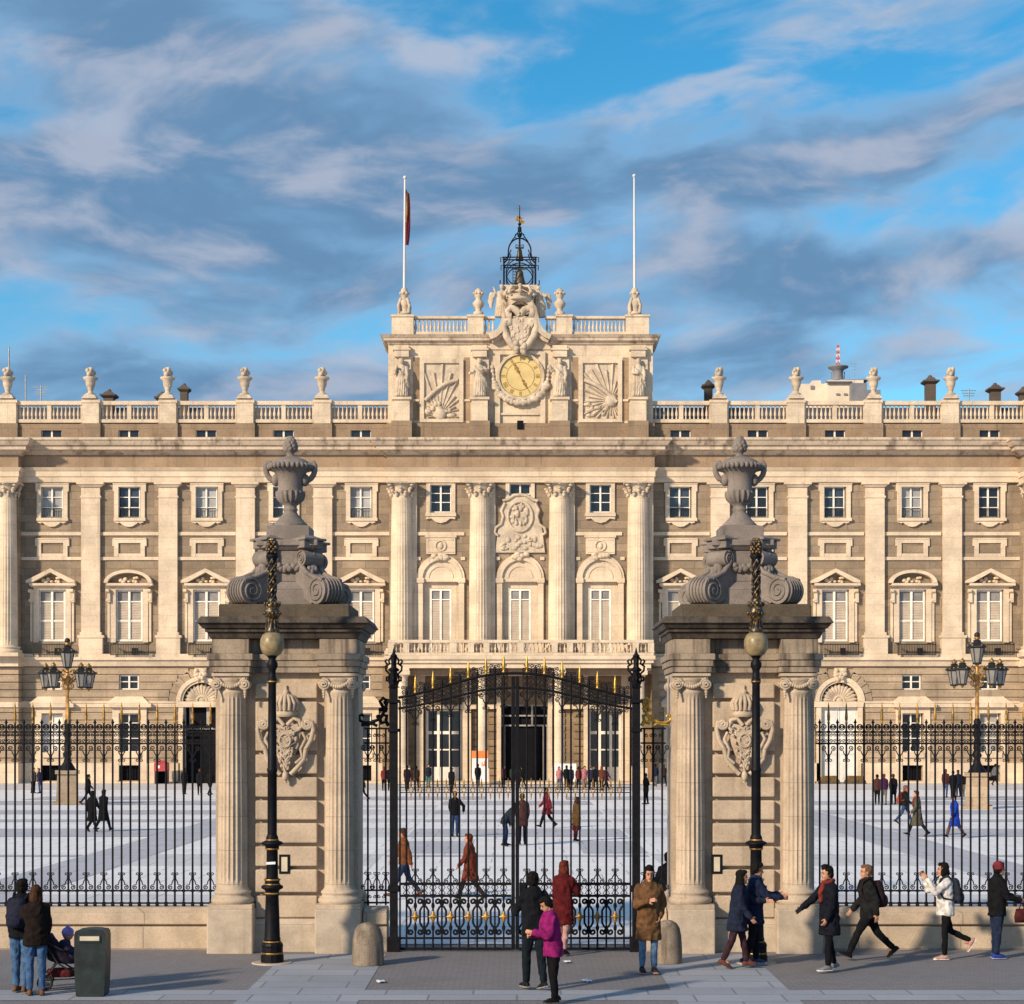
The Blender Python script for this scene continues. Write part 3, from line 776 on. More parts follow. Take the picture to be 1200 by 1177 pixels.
for c in COLS: fluted_column(c, YC-.35, .90, 768, 583, 566)
mb = MB()                                        # pilasters behind the columns, string bands
for c in COLS: mb.R(c+(5 if c < 700 else 5), c+18, 567, 768, YC-.25, .25)
for a, c_ in ((489, 544), (581, 637), (674, 729)):
    mb.R(a, c_, 623.6, 627.6, YC-.12, .12)
for c in CW:
    for a, d in ((c-28.5, c-23.5), (c+23.5, c+28.5)): mb.R(a, d, 652.8, 656.6, YC-.12, .12)
PE('middle_bands', mb, M['trim'])
def niche(c):
    f = MB(); cy = 678
    for (r0, r1, pr) in ((21, 25, .26), (25, 28, .18)):
        for k in range(16):
            a, d = 180*k/16, 180*(k+1)/16
            f.prism([W(*p_, YC) for p_ in (arc(c,cy,r1,r1,a,d,1)+arc(c,cy,r0,r0,d,a,1))], YC-pr, YC)
    for s in (-1, 1):
        f.R(c+s*24.2-3.2, c+s*24.2+3.2, 683, 768, YC-.22, .22); f.R(c+s*24.2-4.4, c+s*24.2+4.4, 677.5, 683, YC-.32, .32)
    f.R(c-21, c+21, 677.5, 682, YC-.12, .3)
    rnd = random.Random(int(c))
    for k in range(8): X, Z = W(c+rnd.uniform(-8,8), rnd.uniform(650,656), YC); f.ball((X, YC-.3, Z), (.28,.16,.2), 7, 5)
    root = P('window', f, M['trim'])
    g = MB(); g.prism([W(*p_, YC) for p_ in arc(c, cy, 20.9, 20.9, 0, 180, 16)], YC-.06, YC); 
    g.R(c-20.9, c-12.8, 682.1, 768, YC+.3, .15); g.R(c+12.8, c+20.9, 682.1, 768, YC+.3, .15); g.R(c-12.8, c+12.8, 682.1, 690, YC+.3, .15)
    for k in range(14):
        p_ = arc(c, cy, 15, 15, 180*k/14, 180*(k+1)/14, 1); p2 = arc(c, cy, 13.6, 13.6, 180*(k+1)/14, 180*k/14, 1)
        g.prism([W(*p3, YC) for p3 in p_+p2], YC-.12, YC-.06)
    obj('niche_panel', g, M['trim'], root)
    obj('sash', swin_sash(c-12.6, c+12.6, 690.3, 767, YC+.3, (702,), 2.4, 2.4, 2.2), M['white'], root)
    sh = MB(); sh.R(c-10.6, c+10.6, 692.5, 701.6, YC+.4, .03); obj('transom_pane', sh, M['fanlight'], root)
    sh = MB(); sh.R(c-10.6, c+10.6, 704.6, 766, YC+.38, .06)
    for y in range(706, 764, 3):
        for s in (-1, 1): sh.R(c+s*5.7-4.2, c+s*5.7+4.2, y, y+1.5, YC+.35, .03)
    obj('shutter', sh, M['shutter'], root)
for c in CW: niche(c)
for c in (CW[0], CW[2]):
    f = MB(); Y = YC-.16
    f.R(c-17, c-12.5, 564.5, 602, Y, .16); f.R(c+12.5, c+17, 564.5, 602, Y, .16); f.R(c-12.5, c+12.5, 564.5, 568, Y, .16); f.R(c-18, c+18, 601, 605, YC-.3, .3)
    f.prism([W(c+dx, y, YC) for dx, y in ((-17,605),(-17,609),(-11,608),(-6,612),(0,613.5),(6,612),(11,608),(17,609),(17,605))], YC-.2, YC)
    root = P('window', f, M['trim'])
    obj('sash', swin_sash(c-12.3, c+12.3, 568.2, 600.8, YC+.2, (578, 588.5)), M['white'], root); obj('pane', pane(c-12.3, c+12.3, 568.2, 600.8, YC+.34), M['glass'], root)
    f = MB(); f.R(c-17, c+17, 630, 649.5, YC-.16, .16); f.R(c-18.5, c+18.5, 627.7, 630, YC-.24, .24); f.R(c-15, c+15, 632, 633, YC-.2, .04); f.R(c-15, c+15, 646.5, 647.5, YC-.2, .04)
    X, Z = W(c, 640, YC); f.tube([(X+.42*math.cos(t*PI/8), YC-.2, Z+.42*math.sin(t*PI/8)) for t in range(17)], .07, 6); f.ball((X, YC-.18, Z), (.2,.12,.3), 8, 6)
    P('medallion_panel', f, M['trim'])
# relief over the middle window
f = MB(); c = CW[1]; Y = YC
f.R(c-17, c-12.5, 563, 584, YC-.16, .16); f.R(c+12.5, c+17, 563, 584, YC-.16, .16); f.R(c-12.5, c+12.5, 563, 567, YC-.16, .16)
root = P('window', f, M['trim'])
obj('sash', swin_sash(c-12.3, c+12.3, 567.2, 579.8, YC+.2, ()), M['white'], root); obj('pane', pane(c-12.3, c+12.3, 567.2, 579.8, YC+.34), M['glass'], root)
f = MB()
f.prism([W(c+dx, y, YC) for dx, y in ((-29,648),(-26,622),(-22,612),(-20,592),(-14,588),(-6,582),(0,580),(6,582),(14,588),(20,592),(22,612),(26,622),(29,648))], YC-.22, YC)
X, Z = W(c, 606, YC)
f.tube([(X+.98*math.cos(t*PI/14), YC-.26, Z+1.2*math.sin(t*PI/14)) for t in range(29)], .12, 7)
for s in (-1, 1):
    f.tube([(X+s*a, YC-.25, Z+b_) for a, b_ in ((1.2,1.1),(1.5,.5),(1.35,0),(1.5,-.6),(1.95,-.9),(2.05,-1.3),(1.75,-1.5))], .13, 6)
    f.tube([(X+s*a, YC-.25, Z+b_) for a, b_ in ((0,1.75),(.5,1.7),(1.0,1.35),(1.4,1.25))], .14, 6)
rnd = random.Random(8)
for k in range(26):
    t = rnd.random()*6.28; r = rnd.random()**.5
    f.ball((X+.75*r*math.cos(t), YC-.24, Z+.95*r*math.sin(t)), (rnd.uniform(.1,.25), .15, rnd.uniform(.12,.34)), 7, 5)
for k in range(24): f.ball((X+rnd.uniform(-1.7,1.7), YC-.22, Z-rnd.uniform(1.55,2.6)), (rnd.uniform(.12,.3), .14, rnd.uniform(.1,.24)), 7, 5)
P('medallion_relief', f, M['carve'])
# balcony, loggia below
YL = 146.9
mb = MB(); mb.R(450, 768, 768.5, 773, YL-.35, YW-YL+.2); mb.R(452, 766, 773, 777, YL-.2, YW-YL); mb.R(455, 763, 777, 783, YL, .9); mb.R(455, 466, 783.1, 786, YL+.9, YC-YL-.9); mb.R(752, 763, 783.1, 786, YL+.9, YC-YL-.9)
P('balcony', mb, M['trim'])
mb = MB(); mb.R(466.2, 751.8, 783.1, 785, YL+.92, YW-YL+1.6); mb.R(466.2, 751.8, 785, 792, YL+.92, .25); P('loggia_ceiling', mb, M['atticdark'])  # dark stone paints the shade under the balcony into the ceiling colour
b = MB()
b.R(455, 766, 750, 753.5, YL-.2, .45); b.R(455, 766, 765, 768.4, YL-.2, .45)
pd = [458, 484, 515, 548, 577, 610, 643, 673, 705, 736, 762]
pd = [458, 476, 531, 552, 570, 610, 650, 668, 690, 745, 763]
for p_ in pd: b.R(p_-3.5, p_+3.5, 753.6, 764.9, YL-.22, .49)
for a, c_ in zip(pd[:-1], pd[1:]):
    n = max(1, round((c_-a-7)/4.4)); balusters(b, wx(a+3.5,YL), wx(c_-3.5,YL), YL+.02, wz(764.9,YL), wz(753.6,YL), n, .85)
P('balcony_balustrade', b, M['attic'])
# back wall of the loggia with door and two tall windows, piers, columns
mb = MB(); YQ = 151.8
for a, c_ in ((448, 455.9), (764.1, 772)): mb.R(a, c_, 783.2, 918.6, YC+.02, 3.4)
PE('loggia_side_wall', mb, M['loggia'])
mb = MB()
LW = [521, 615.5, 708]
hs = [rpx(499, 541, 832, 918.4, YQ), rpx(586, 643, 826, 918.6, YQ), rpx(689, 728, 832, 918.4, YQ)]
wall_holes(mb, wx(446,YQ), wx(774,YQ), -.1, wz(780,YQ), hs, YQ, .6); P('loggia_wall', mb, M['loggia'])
mb = MB(); y = 790
while y < 915:
    for a, c_ in ((473, 488), (553, 560), (572, 582), (648, 662), (672, 684), (732, 742)): mb.R(a, c_, y, y+7, YQ-.12, .14)
    y += 8.6
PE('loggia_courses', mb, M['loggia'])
mb = MB()
for a, c_ in ((488, 498), (542, 552), (582, 587), (642, 647), (684, 689), (728, 738)): mb.R(a, c_, 792, 918, YQ-.5, .5)
mb.R(474, 582, 826, 831, YQ-.55, .5); mb.R(647, 742, 826, 831, YQ-.55, .5)
PE('loggia_pier', mb, M['trim'])
for a, c_, rows in ((499, 541, (846, 858, 878)), (689, 728, (846, 858, 878))):
    g = MB(); w = (c_-a)/3
    for x in (a, a+w-.8, a+2*w-.8, c_-3): g.R(x, x+3, 832, 918, YQ+.2, .12)
    for r in (832, 857, 878): g.R(a, c_, r, r+(3.6 if r == 857 else 1.6), YQ+.22, .08)
    root = P('glazed_door', g, M['white'])
    g = MB(); g.R(a, c_, 832, 918, YQ+.36, .05); obj('pane', g, M['glass'], root)
    g = MB(); g.R(a+2.5, c_-2.5, 899, 917.6, YQ+.25, .06); obj('door_panel', g, M['door'], root)
g = MB(); 
for x in (586, 604.5, 622.5, 641): g.R(x, x+2.2, 826, 851, YQ+.2, .12)
for r in (826, 838, 849.5): g.R(586, 643, r, r+1.8, YQ+.22, .08)
for x in (586, 636): g.R(x, x+1.6, 851, 918, YQ+.1, .25); g.R(x+4.6, x+6, 851, 918, YQ+.1, .25)
root = P('main_door', g, M['greydoor'])
g = MB(); g.R(586, 643, 826, 918, YQ+.5, .05); obj('doorway_interior', g, M['black'], root)
for c in (471.5, 565.5, 655, 749):
    r = .40 if c in (565.5, 655) else .46; X, Y = wx(c, YL+.5), YL+.5
    b = MB(); z0, z1 = -.02, wz(800,Y)
    b.lathe([(r*1.0,z0+1.6),(r,z0+3),(r*.88,z1)], X, Y, 24)
    root = P('loggia_column', b, M['trim'])
    b = MB(); b.box(X-r*1.35, X+r*1.35, Y-r*1.35, Y+r*1.35, z0, z0+1.3); b.lathe([(r*1.3,z0+1.3),(r*1.35,z0+1.4),(r*1.05,z0+1.55),(r,z0+1.6)], X, Y, 24); obj('column_base', b, M['trim'], root)
    b = MB(); b.lathe([(r*.88,z1),(r*1.0,z1+.1),(r*.9,z1+.15),(r*.92,z1+.4),(r*1.25,z1+.6)], X, Y, 24); b.box(X-r*1.35, X+r*1.35, Y-r*1.35, Y+r*1.35, z1+.6, wz(786,Y)-.004); b.frus((X-r*1.2,X+r*1.2,Y-r*1.2,Y+r*1.2), wz(786,Y), (X-r*1.3,X+r*1.3,Y-.5+.005,Y+r*1.3), wz(783.05,Y)); obj('capital', b, M['trim'], root)
mb = MB(); mb.R(452, 768, 917.2, 919, YL-1.0, 6.4); P('doorstep', mb, M['trim'])
# ------------------------------------------------------------------ attic storey over the middle
YA = 149.2
def RA(mb, *a): mb.R(*a)
mb = MB()
mb.R(455, 765, 400, 512, YA, 8)
P('attic_block', mb, M['attic'])
mb = MB(); mb.R(453, 767, 496, 514.5, YA-.25, .25)
for c in (470.5, 562, 656, 748): mb.R(c-12, c+12, 493, 515, YA-.95, .7)
mb.R(590, 655, 497, 515, YA-.4, .15)
PE('attic_plinth', mb, M['atticdark'])
mb = MB()
for c in (470.5, 562, 656, 748):
    mb.R(c-9.5, c+9.5, 468, 493, YA-.85, .85); mb.R(c-11.5, c+11.5, 465, 468, YA-1.0, 1.0)
    mb.R(c-11, c+11, 418, 464.9, YA-.2, .2)
    mb.R(c-8.5, c+8.5, 404.5, 418, YA-.5, .5); mb.R(c-10.5, c+10.5, 408, 410, YA-.6, .6)
PE('statue_pedestal', mb, M['attic'])
mb = MB()                                           # frames and recesses
for c in (517.5, 703.5):
    for a, d in ((c-25.5, c-20.5), (c+20.5, c+25.5)): mb.R(a, d, 421, 495, YA-.22, .22)
    mb.R(c-20.5, c+20.5, 421, 425.5, YA-.22, .22); mb.R(c-20.5, c+20.5, 491, 495, YA-.22, .22)
    mb.R(c-34, c-26, 468, 470.5, YA-.12, .12); mb.R(c+26, c+34, 468, 470.5, YA-.12, .12)
for a, d in ((580, 586), (633, 639)): mb.R(a, d, 412, 496, YA-.25, .25)
mb.R(586, 633, 411.5, 415.5, YA-.25, .25); mb.R(586, 633, 484, 486.5, YA-.15, .15)
PE('attic_frame', mb, M['attic'])
mb = MB()
for c in (517.5, 703.5):
    for a, d in ((c-33.5, c-26), (c+26, c+33.5)): mb.R(a, d, 419, 493, YA-.02, .02)
PE('attic_recess', mb, M['frieze'])
def rays(c, ox, oy, flip):
    f = MB(); x0, x1, y0, y1 = c-20.3, c+20.3, 425.7, 490.8
    f.R(x0, x1, y0, y1, YA-.03, .03)
    def clip(ang):
        dx, dy = math.cos(ang), -math.sin(ang); t = 999
        for a, d, p in ((x0, dx, ox), (x1, dx, ox), (y0, dy, oy), (y1, dy, oy)):
            if abs(d) > 1e-6:
                s = (a-p)/d
                if s > 1: t = min(t, s)
        return t
    n = 30
    for k in range(n):
        a = 2*PI*k/n+.05; t = clip(a)
        if t > 900 or t < 4: continue
        t *= (.97 if k % 2 else .8)
        w = .05
        p0 = W(ox+math.cos(a)*3, oy-math.sin(a)*3, YA); p1 = W(ox+math.cos(a-w)*t, oy-math.sin(a-w)*t, YA); p2 = W(ox+math.cos(a+w)*t, oy-math.sin(a+w)*t, YA)
        m_ = W(ox+math.cos(a)*t, oy-math.sin(a)*t, YA)
        f.add([(p0[0],YA-.05,p0[1]),(p1[0],YA-.03,p1[1]),(m_[0],YA-.24,m_[1]),(p2[0],YA-.03,p2[1])], [(0,1,2),(0,2,3),(1,3,2)])
    pts = []
    for k in range(13):
        s = k/12; px = x0+1+(x1-x0-2)*s
        py = (470-24*s-5*math.sin(s*PI)) if flip else (446+26*s-4*math.sin(s*PI))
        X, Z = W(px, py, YA); pts.append((X, YA-.16, Z))
    f.tube(pts, .17, 6)
    X, Z = W(ox, oy, YA); f.ball((X, YA-.1, Z), (.5,.25,.5), 10, 8)
    rnd = random.Random(int(c))
    for k in range(12): X, Z = W(rnd.uniform(x0+3,x1-3), rnd.uniform(472,488), YA); f.ball((X, YA-.06, Z), (rnd.uniform(.15,.4), .14, rnd.uniform(.1,.25)), 7, 5)
    P('sunburst_relief', f, M['carve'])
rays(517.5, 516, 486, True); rays(703.5, 716, 470, False)
# cornice of the attic with its curved rise, and parapet
A_, C_ = MB(), MB()
def run(mb, x0, x1, zz0, zz1, p0, p1, retl, retr):
    a = (wx(x0,YA)-(p0 if retl else 0), wx(x1,YA)+(p0 if retr else 0), YA-p0, YA+6); b = (wx(x0,YA)-(p1 if retl else 0), wx(x1,YA)+(p1 if retr else 0), YA-p1, YA+6)
    mb.frus(a, wz(zz0,YA), b, wz(zz1,YA))
for x0, x1, l, r in ((456.5, 574, True, False), (645, 763.5, False, True)):
    run(C_, x0, x1, 404, 400.5, .12, .25, l, r); run(C_, x0, x1, 400.4, 397.5, .44, .48, l, r); run(C_, x0, x1, 397.4, 394, .52, .72, l, r)
curve = [(574,397.5),(580,395),(586,390),(590,382),(592,373),(594,364),(598,357),(604,353),(609.5,352)]
curve = curve+[(1219-x, y) for x, y in curve[-2::-1]]
def sweep_band(mb, pts, w, y0, y1):
    n = len(pts); o = []; i_ = []
    for k in range(n):
        a = pts[max(k-1,0)]; b = pts[min(k+1,n-1)]; dx, dy = b[0]-a[0], b[1]-a[1]; l = math.hypot(dx, dy)
        nx, ny = dy/l, -dx/l
        o.append((pts[k][0]+nx*w, pts[k][1]+ny*w)); i_.append((pts[k][0]-nx*w, pts[k][1]-ny*w))
    for k in range(n-1): mb.prism([W(*o[k],YA), W(*o[k+1],YA), W(*i_[k+1],YA), W(*i_[k],YA)], y0, y1)
sweep_band(C_, curve, 3.4, YA-.95, YA+3); sweep_band(C_, [(609.5+(x-609.5)*.93, y+4.2) for x, y in curve], 2.2, YA-.62, YA+3)
PE('attic_cornice', C_, M['cornice'])
mb = MB(); poly = [W(x, y, YA) for x, y in curve]+[W(645, 400, YA), W(574, 400, YA)]
for k in range(len(curve)-1): mb.prism([W(*curve[k],YA), W(*curve[k+1],YA), W(curve[k+1][0],410,YA), W(curve[k][0],410,YA)], YA-.1, YA+3)
P('gable', mb, M['attic'])
mb = MB()
for a, d in ((459, 484.5), (548, 566.5), (652, 670.5), (733.5, 760.5)): mb.R(a, d, 371, 393.8, YA-.3, 1.2); mb.R(a-1, d+1, 368.5, 371, YA-.4, 1.4)
PE('parapet_pedestal', mb, M['attic'])
for a, d in ((484.7, 547.8), (670.7, 733.3), (566.7, 580), (639, 651.8)):
    b = MB(); b.R(a, d, 370.5, 373.4, YA-.1, .55); b.R(a, d, 389, 393.8, YA-.1, .55)
    n = round((d-a)/4.6); balusters(b, wx(a,YA), wx(d,YA), YA+.18, wz(389,YA), wz(373.4,YA), n, 1.0); P('parapet_balustrade', b, M['attic'])
for c in (560.5, 656):
    b = MB(); X, Z = W(c, 368.5, YA); u = U
    b.lathe([(6*u,0),(6*u,3*u),(3*u,5*u),(4*u,8*u),(6.5*u,11*u),(6.8*u,14*u),(4*u,17*u),(3*u,19*u),(4.5*u,21*u),(5.4*u,25*u),(4*u,29*u),(1*u,31.5*u)], X, YA+.3, 16)
    for v in range(len(b.v)): b.v[v] = (b.v[v][0], b.v[v][1], b.v[v][2]+Z)
    for k in range(9): b.ball((X+5.4*u*math.cos(k*.7), YA+.3+5.4*u*math.sin(k*.7), Z+25*u), 1.6*u, 6, 4)
    P('parapet_urn', b, M['carve'])
poles = []
for c, top in ((473.5, 207), (744, 205)):
    b = MB(); X, Z = W(c, 368.5, YA); u = U
    b.lathe([(8*u,0),(8*u,2.5*u),(5*u,4*u),(5.5*u,9*u),(7.5*u,14*u),(5*u,18*u),(3*u,20*u),(4.6*u,23*u),(5*u,26*u),(3*u,31*u)], X, YA+.3, 16)
    for v in range(len(b.v)): b.v[v] = (b.v[v][0], b.v[v][1], b.v[v][2]+Z)
    for s in range(4): a = s*PI/2+PI/4; b.tube([(X+.52*math.cos(a), YA+.3+.52*math.sin(a), Z+.1), (X+.62*math.cos(a), YA+.3+.62*math.sin(a), Z+.7), (X+.35*math.cos(a), YA+.3+.35*math.sin(a), Z+1.3)], .13, 6)
    for k in range(7): b.ball((X+.32*math.cos(k*.9), YA+.3+.32*math.sin(k*.9), Z+25*u), 1.8*u, 6, 4)
    r = P('parapet_urn', b, M['carve'])
    b = MB(); X2, Z2 = W(c+(.8 if c < 600 else -.5), top, YA); z0 = wz(340, YA)
    b.tube([(X, YA+.3, z0), (X*.5+X2*.5, YA+.3, (z0+Z2)/2), (X2, YA+.3, Z2)], .12, 8, rads=[.12, .10, .075]); b.ball((X2, YA+.3, Z2), .16, 8, 6)
    poles.append(obj('flagpole', b, M['pole'], r))
# drooping flag: pleated cloth beside the mast
def flagmesh():
    vs = []; fs = []; nx, nz = 14, 24; mi = []
    x0 = wx(475.2, YA); zt = wz(221, YA); zb = wz(286, YA)
    for j in range(nz+1):
        s = j/nz; wdt = .38*math.sin(PI*min(1, .18+s*.75))**.8*(1-.15*s)+.05
        for i in range(nx+1):
            t = i/nx
            vs.append((x0+wdt*t+.05*math.sin(t*9+s*5), YA+.3+.16*math.sin(t*11+s*3)*(.3+t), zt+(zb-zt)*s-.35*t*(1-s)))
    mb = MB()
    for j in range(nz):
        for i in range(nx):
            a = j*(nx+1)+i; t = (i+.5)/nx; d = t*1.0+j/nz*.9-.15
            mb.add([vs[a], vs[a+1], vs[a+nx+2], vs[a+nx+1]], [(0,1,2,3)], True, 1 if .35 < d < .62 and j < 14 else 0)
    return mb
fl = obj('flag', flagmesh(), [M['flagred'], M['flagyellow']])
sd = fl.modifiers.new('thick', 'SOLIDIFY'); sd.thickness = .02
tag(fl, 'red and yellow flag hanging limp from the left mast on the palace roof', 'flag')
# clock
X, Z = W(610, 442, YA); R_ = 26.5*U
b = MB(); YD = YA-.3
def disc(mb, r0, r1, y0, y1, n=48, m=0):
    for k in range(n):
        a, d = 2*PI*k/n, 2*PI*(k+1)/n
        mb.prism([(X+r1*math.cos(a), Z+r1*math.sin(a)), (X+r1*math.cos(d), Z+r1*math.sin(d)), (X+r0*math.cos(d), Z+r0*math.sin(d)), (X+r0*math.cos(a), Z+r0*math.sin(a))], y0, y1, m, True)
disc(b, R_*.93, R_*1.04, YD-.14, YA); clock = P('clock', b, M['carve'])
b = MB(); b.prism([(X+R_*.95*math.cos(2*PI*k/48), Z+R_*.95*math.sin(2*PI*k/48)) for k in range(48)], YD, YA); obj('dial', b, M['dial'], clock)
b = MB(); disc(b, R_*.60, R_*.625, YD-.012, YD-.001); disc(b, R_*.89, R_*.905, YD-.012, YD-.001)
for k in range(12):                                # hour strokes, Roman style
    a = PI/2-k*PI/6; n = (1,1,2,3,2,1,2,3,4,2,1,2)[k]
    for j in range(n):
        o = (j-(n-1)/2)*.11
        ca, sa = math.cos(a), math.sin(a); p = [(X+ca*r-sa*(o+w), Z+sa*r+ca*(o+w)) for r, w in ((R_*.67,-.03),(R_*.85,-.03),(R_*.85,.03),(R_*.67,.03))]
        b.prism(p, YD-.014, YD-.002)
obj('numeral_ring', b, M['oldgold'], clock)
for a, l, w in ((math.radians(118), .66, .17), (math.radians(-62), .62, .13)):
    b = MB(); ca, sa = math.cos(a), math.sin(a)
    prof = [(-.0,.10),(.2,.12),(.35,.8),(.48,.3),(.6,1),(.75,.35),(.88,.6),(1,.05)]
    up_ = [(X+ca*R_*l*t-sa*w*v, Z+sa*R_*l*t+ca*w*v) for t, v in prof]; dn = [(X+ca*R_*l*t+sa*w*v, Z+sa*R_*l*t-ca*w*v) for t, v in prof]
    for k in range(len(prof)-1): b.prism([up_[k], up_[k+1], dn[k+1], dn[k]], YD-.07, YD-.03)
    obj('clock_hand', b, M['oldgold'], clock)
b = MB()                                           # garland below the clock
for k in range(25):
    t = PI*1.08+PI*.84*k/24; r = R_*1.16
    b.ball((X+r*math.cos(t)*1.02, YD-.05, Z+r*math.sin(t)), (.24+.1*(k%3), .2, .2+.08*(k%2)), 7, 5)
for s in (-1, 1):
    for k in range(6): b.ball((X+s*R_*(1.15+.02*k), YD, Z-R_*(.5-.18*k)*1.0), (.16,.14,.2), 6, 4)
P('garland', b, M['carve'])
mb = MB(); mb.R(606, 613.5, 493, 503, YA-.5, .1); P('attic_vent', mb, M['black'])
# coat of arms with crown in the gable
b = MB(); YS = YA-1.0; cx, _ = W(609.5, 400, YA)
def pz(dx, y): return (cx+dx*U, wz(y, YA))
out = [(-12,374),(-17,384),(-13,398),(-6,408),(0,413),(6,408),(13,398),(17,384),(12,374),(0,371)]
b.prism([pz(*p_) for p_ in out], YS+.35, YA); b.prism([pz(dx*.72, 376+(y-376)*.8) for dx, y in out], YS+.15, YS+.35)
for s in (-1, 1):
    b.tube([(cx+s*dx*U, YS+.3, wz(y,YA)) for dx, y in ((3,412),(10,406),(16,396),(19,386),(17,378),(12,377),(12,382),(15,383))], .3, 8)
    b.tube([(cx+s*dx*U, YS+.25, wz(y,YA)) for dx, y in ((0,372),(5,366),(11,363),(15,367),(14,373),(10,373))], .3, 8)
    b.tube([(cx+s*dx*U, YS+.3, wz(y,YA)) for dx, y in ((4,378),(9,386),(9,396),(4,404))], .16, 6)
rnd = random.Random(6)
for k in range(40): dx = rnd.uniform(-15,15); y = rnd.uniform(374,408); b.ball((cx+dx*U*(1-(y-374)/60), YS+.2, wz(y,YA)), (rnd.uniform(.07,.2), .13, rnd.uniform(.07,.22)), 7, 5)
for k in range(11): b.ball((cx+rnd.uniform(-5,5)*U, YS+.15, wz(rnd.uniform(404,417),YA)), rnd.uniform(.15,.27), 8, 6)
P('coat_of_arms', b, M['carve'])
b = MB(); YR = YA-.2                               # crown and the sculpted group on top
zc = wz(353,YA)
b.lathe([(.9,zc-.1),(1.0,zc),(.92,zc+.15),(1.05,zc+.3)], cx, YR-.3, 20)
for k in range(8):
    a = k*PI/4; b.tube([(cx+math.cos(a)*r, YR-.3+math.sin(a)*r, zc+z) for r, z in ((1.0,.25),(1.22,.55),(.95,.92),(.3,1.02))], .13, 6); b.ball((cx+1.2*math.cos(a), YR-.3+1.2*math.sin(a), zc+.45), .17, 7, 5)
b.ball((cx, YR-.3, zc+1.12), .2, 8, 6)
P('crown', b, M['carve'])
def figure(c, base, h, Y, lean=0, wing=0, seed=0, mat='carve', arm=None):
    """robed stone figure"""
    X, z = W(c, base, Y); s = h/2.9; b = MB(); rnd = random.Random(seed)
    t = lambda x, y, zz: (X+(x+lean*zz)*s, Y+y*s, z+zz*s)
    b.rings([(t(0,0,0),.46*s,.36*s),(t(.02,0,.5),.40*s,.32*s),(t(.04,-.02,1.1),.36*s,.29*s),(t(0,0,1.55),.30*s,.24*s),(t(0,0,2.0),.40*s,.26*s),(t(0,0,2.28),.33*s,.22*s),(t(0,0,2.42),.12*s,.12*s),(t(0,0,2.52),.11*s,.11*s)], 16)
    b.ball(t(0,-.03,2.68), (.17*s,.19*s,.23*s), 12, 9)
    for k in range(7): b.ball(t(rnd.uniform(-.14,.14), rnd.uniform(-.05,.12), 2.78+rnd.uniform(-.08,.1)), .1*s, 7, 5)
    arms = arm or ((-.42,-.28,1.75,-.1,-.5,1.7), (.46,-.2,1.7,.42,-.42,1.25))
    for k, (ax,ay,az,hx,hy,hz) in enumerate(arms):
        sx = -.36 if k == 0 else .36
        b.limb([t(sx,0,2.2), t(ax,ay,az), t(hx,hy,hz)], [.13*s,.11*s,.09*s], 8)
    for k in range(9):                            # falling folds
        a = -PI*k/8; b.tube([t(.33*math.cos(a), .26*math.sin(a), 1.75), t(.40*math.cos(a+.15), .3*math.sin(a+.15), .9), t(.47*math.cos(a), .37*math.sin(a), .05)], .06*s, 5)
    b.tube([t(-.4,-.1,2.25), t(0,-.32,1.7), t(.42,-.15,1.25), t(.5,.1,.7)], .12*s, 7)
    if wing: b.rings([(t(.35*wing,.25,2.2),.1*s,.1*s),(t(.75*wing,.35,2.3),.3*s,.1*s),(t(.95*wing,.4,1.6),.28*s,.08*s),(t(.85*wing,.4,.9),.1*s,.05*s)], 10)
    o = fuse('statue', b, M[mat], palace, .036, .03, (4.5, 4.5, 2.5), 0)
    o.location = -Vector(palace.location); return o
figure(470.5, 465, 3.05, YA-.55, seed=1, arm=((-.5,-.3,1.7,-.35,-.5,2.2),(.46,-.2,1.7,.42,-.42,1.25)))
figure(562, 465, 3.05, YA-.55, seed=2, arm=((-.5,-.25,1.8,-.75,-.4,1.7),(.5,-.2,1.9,.2,-.45,2.0)))
figure(656, 465, 3.05, YA-.55, seed=3, arm=((-.6,-.2,1.9,-.8,-.3,2.3),(.46,-.2,1.7,.42,-.42,1.25)))
figure(748, 465, 3.05, YA-.55, seed=4)
figure(586, 372, 2.6, YA+.2, lean=.06, wing=-1, seed=5, arm=((-.5,-.2,2.1,-.75,-.3,2.6),(.5,-.2,1.9,.6,-.4,1.6)))
figure(633, 372, 2.5, YA+.2, lean=-.06, wing=1, seed=6, arm=((-.5,-.2,1.9,-.6,-.3,1.6),(.55,-.2,1.9,.7,-.3,2.0)))
mb = MB(); mb.R(590, 630, 334, 372, YA+.4, 3.2); P('bell_plinth', mb, M['attic'])
# wrought iron bell cage
b = MB(); cxb = wx(609, YA); cyb = YA+2.0; u = U
hz = lambda y: wz(y, YA)
hw = 1.28
for sx in (-1, 1):
    for sy in (-1, 1):
        b.tube([(cxb+sx*hw, cyb+sy*hw, hz(334)), (cxb+sx*hw, cyb+sy*hw, hz(300))], 0.068, 6)
        b.tube([(cxb+sx*hw, cyb+sy*hw, hz(334)), (cxb+sx*(hw+.3), cyb+sy*hw, hz(331)), (cxb+sx*(hw+.3), cyb+sy*hw, hz(326))], 0.045, 5)
        b.tube([(cxb+sx*hw, cyb+sy*hw, hz(300)), (cxb+sx*(hw+.25), cyb+sy*hw, hz(299)), (cxb+sx*(hw+.25), cyb+sy*hw, hz(305))], 0.038, 5)
        b.tube([(cxb+sx*hw, cyb+sy*hw, hz(302)), (cxb+sx*hw*.7, cyb+sy*hw*.7, hz(297)), (cxb+sx*hw*.55, cyb+sy*hw*.55, hz(288))], 0.045, 5)
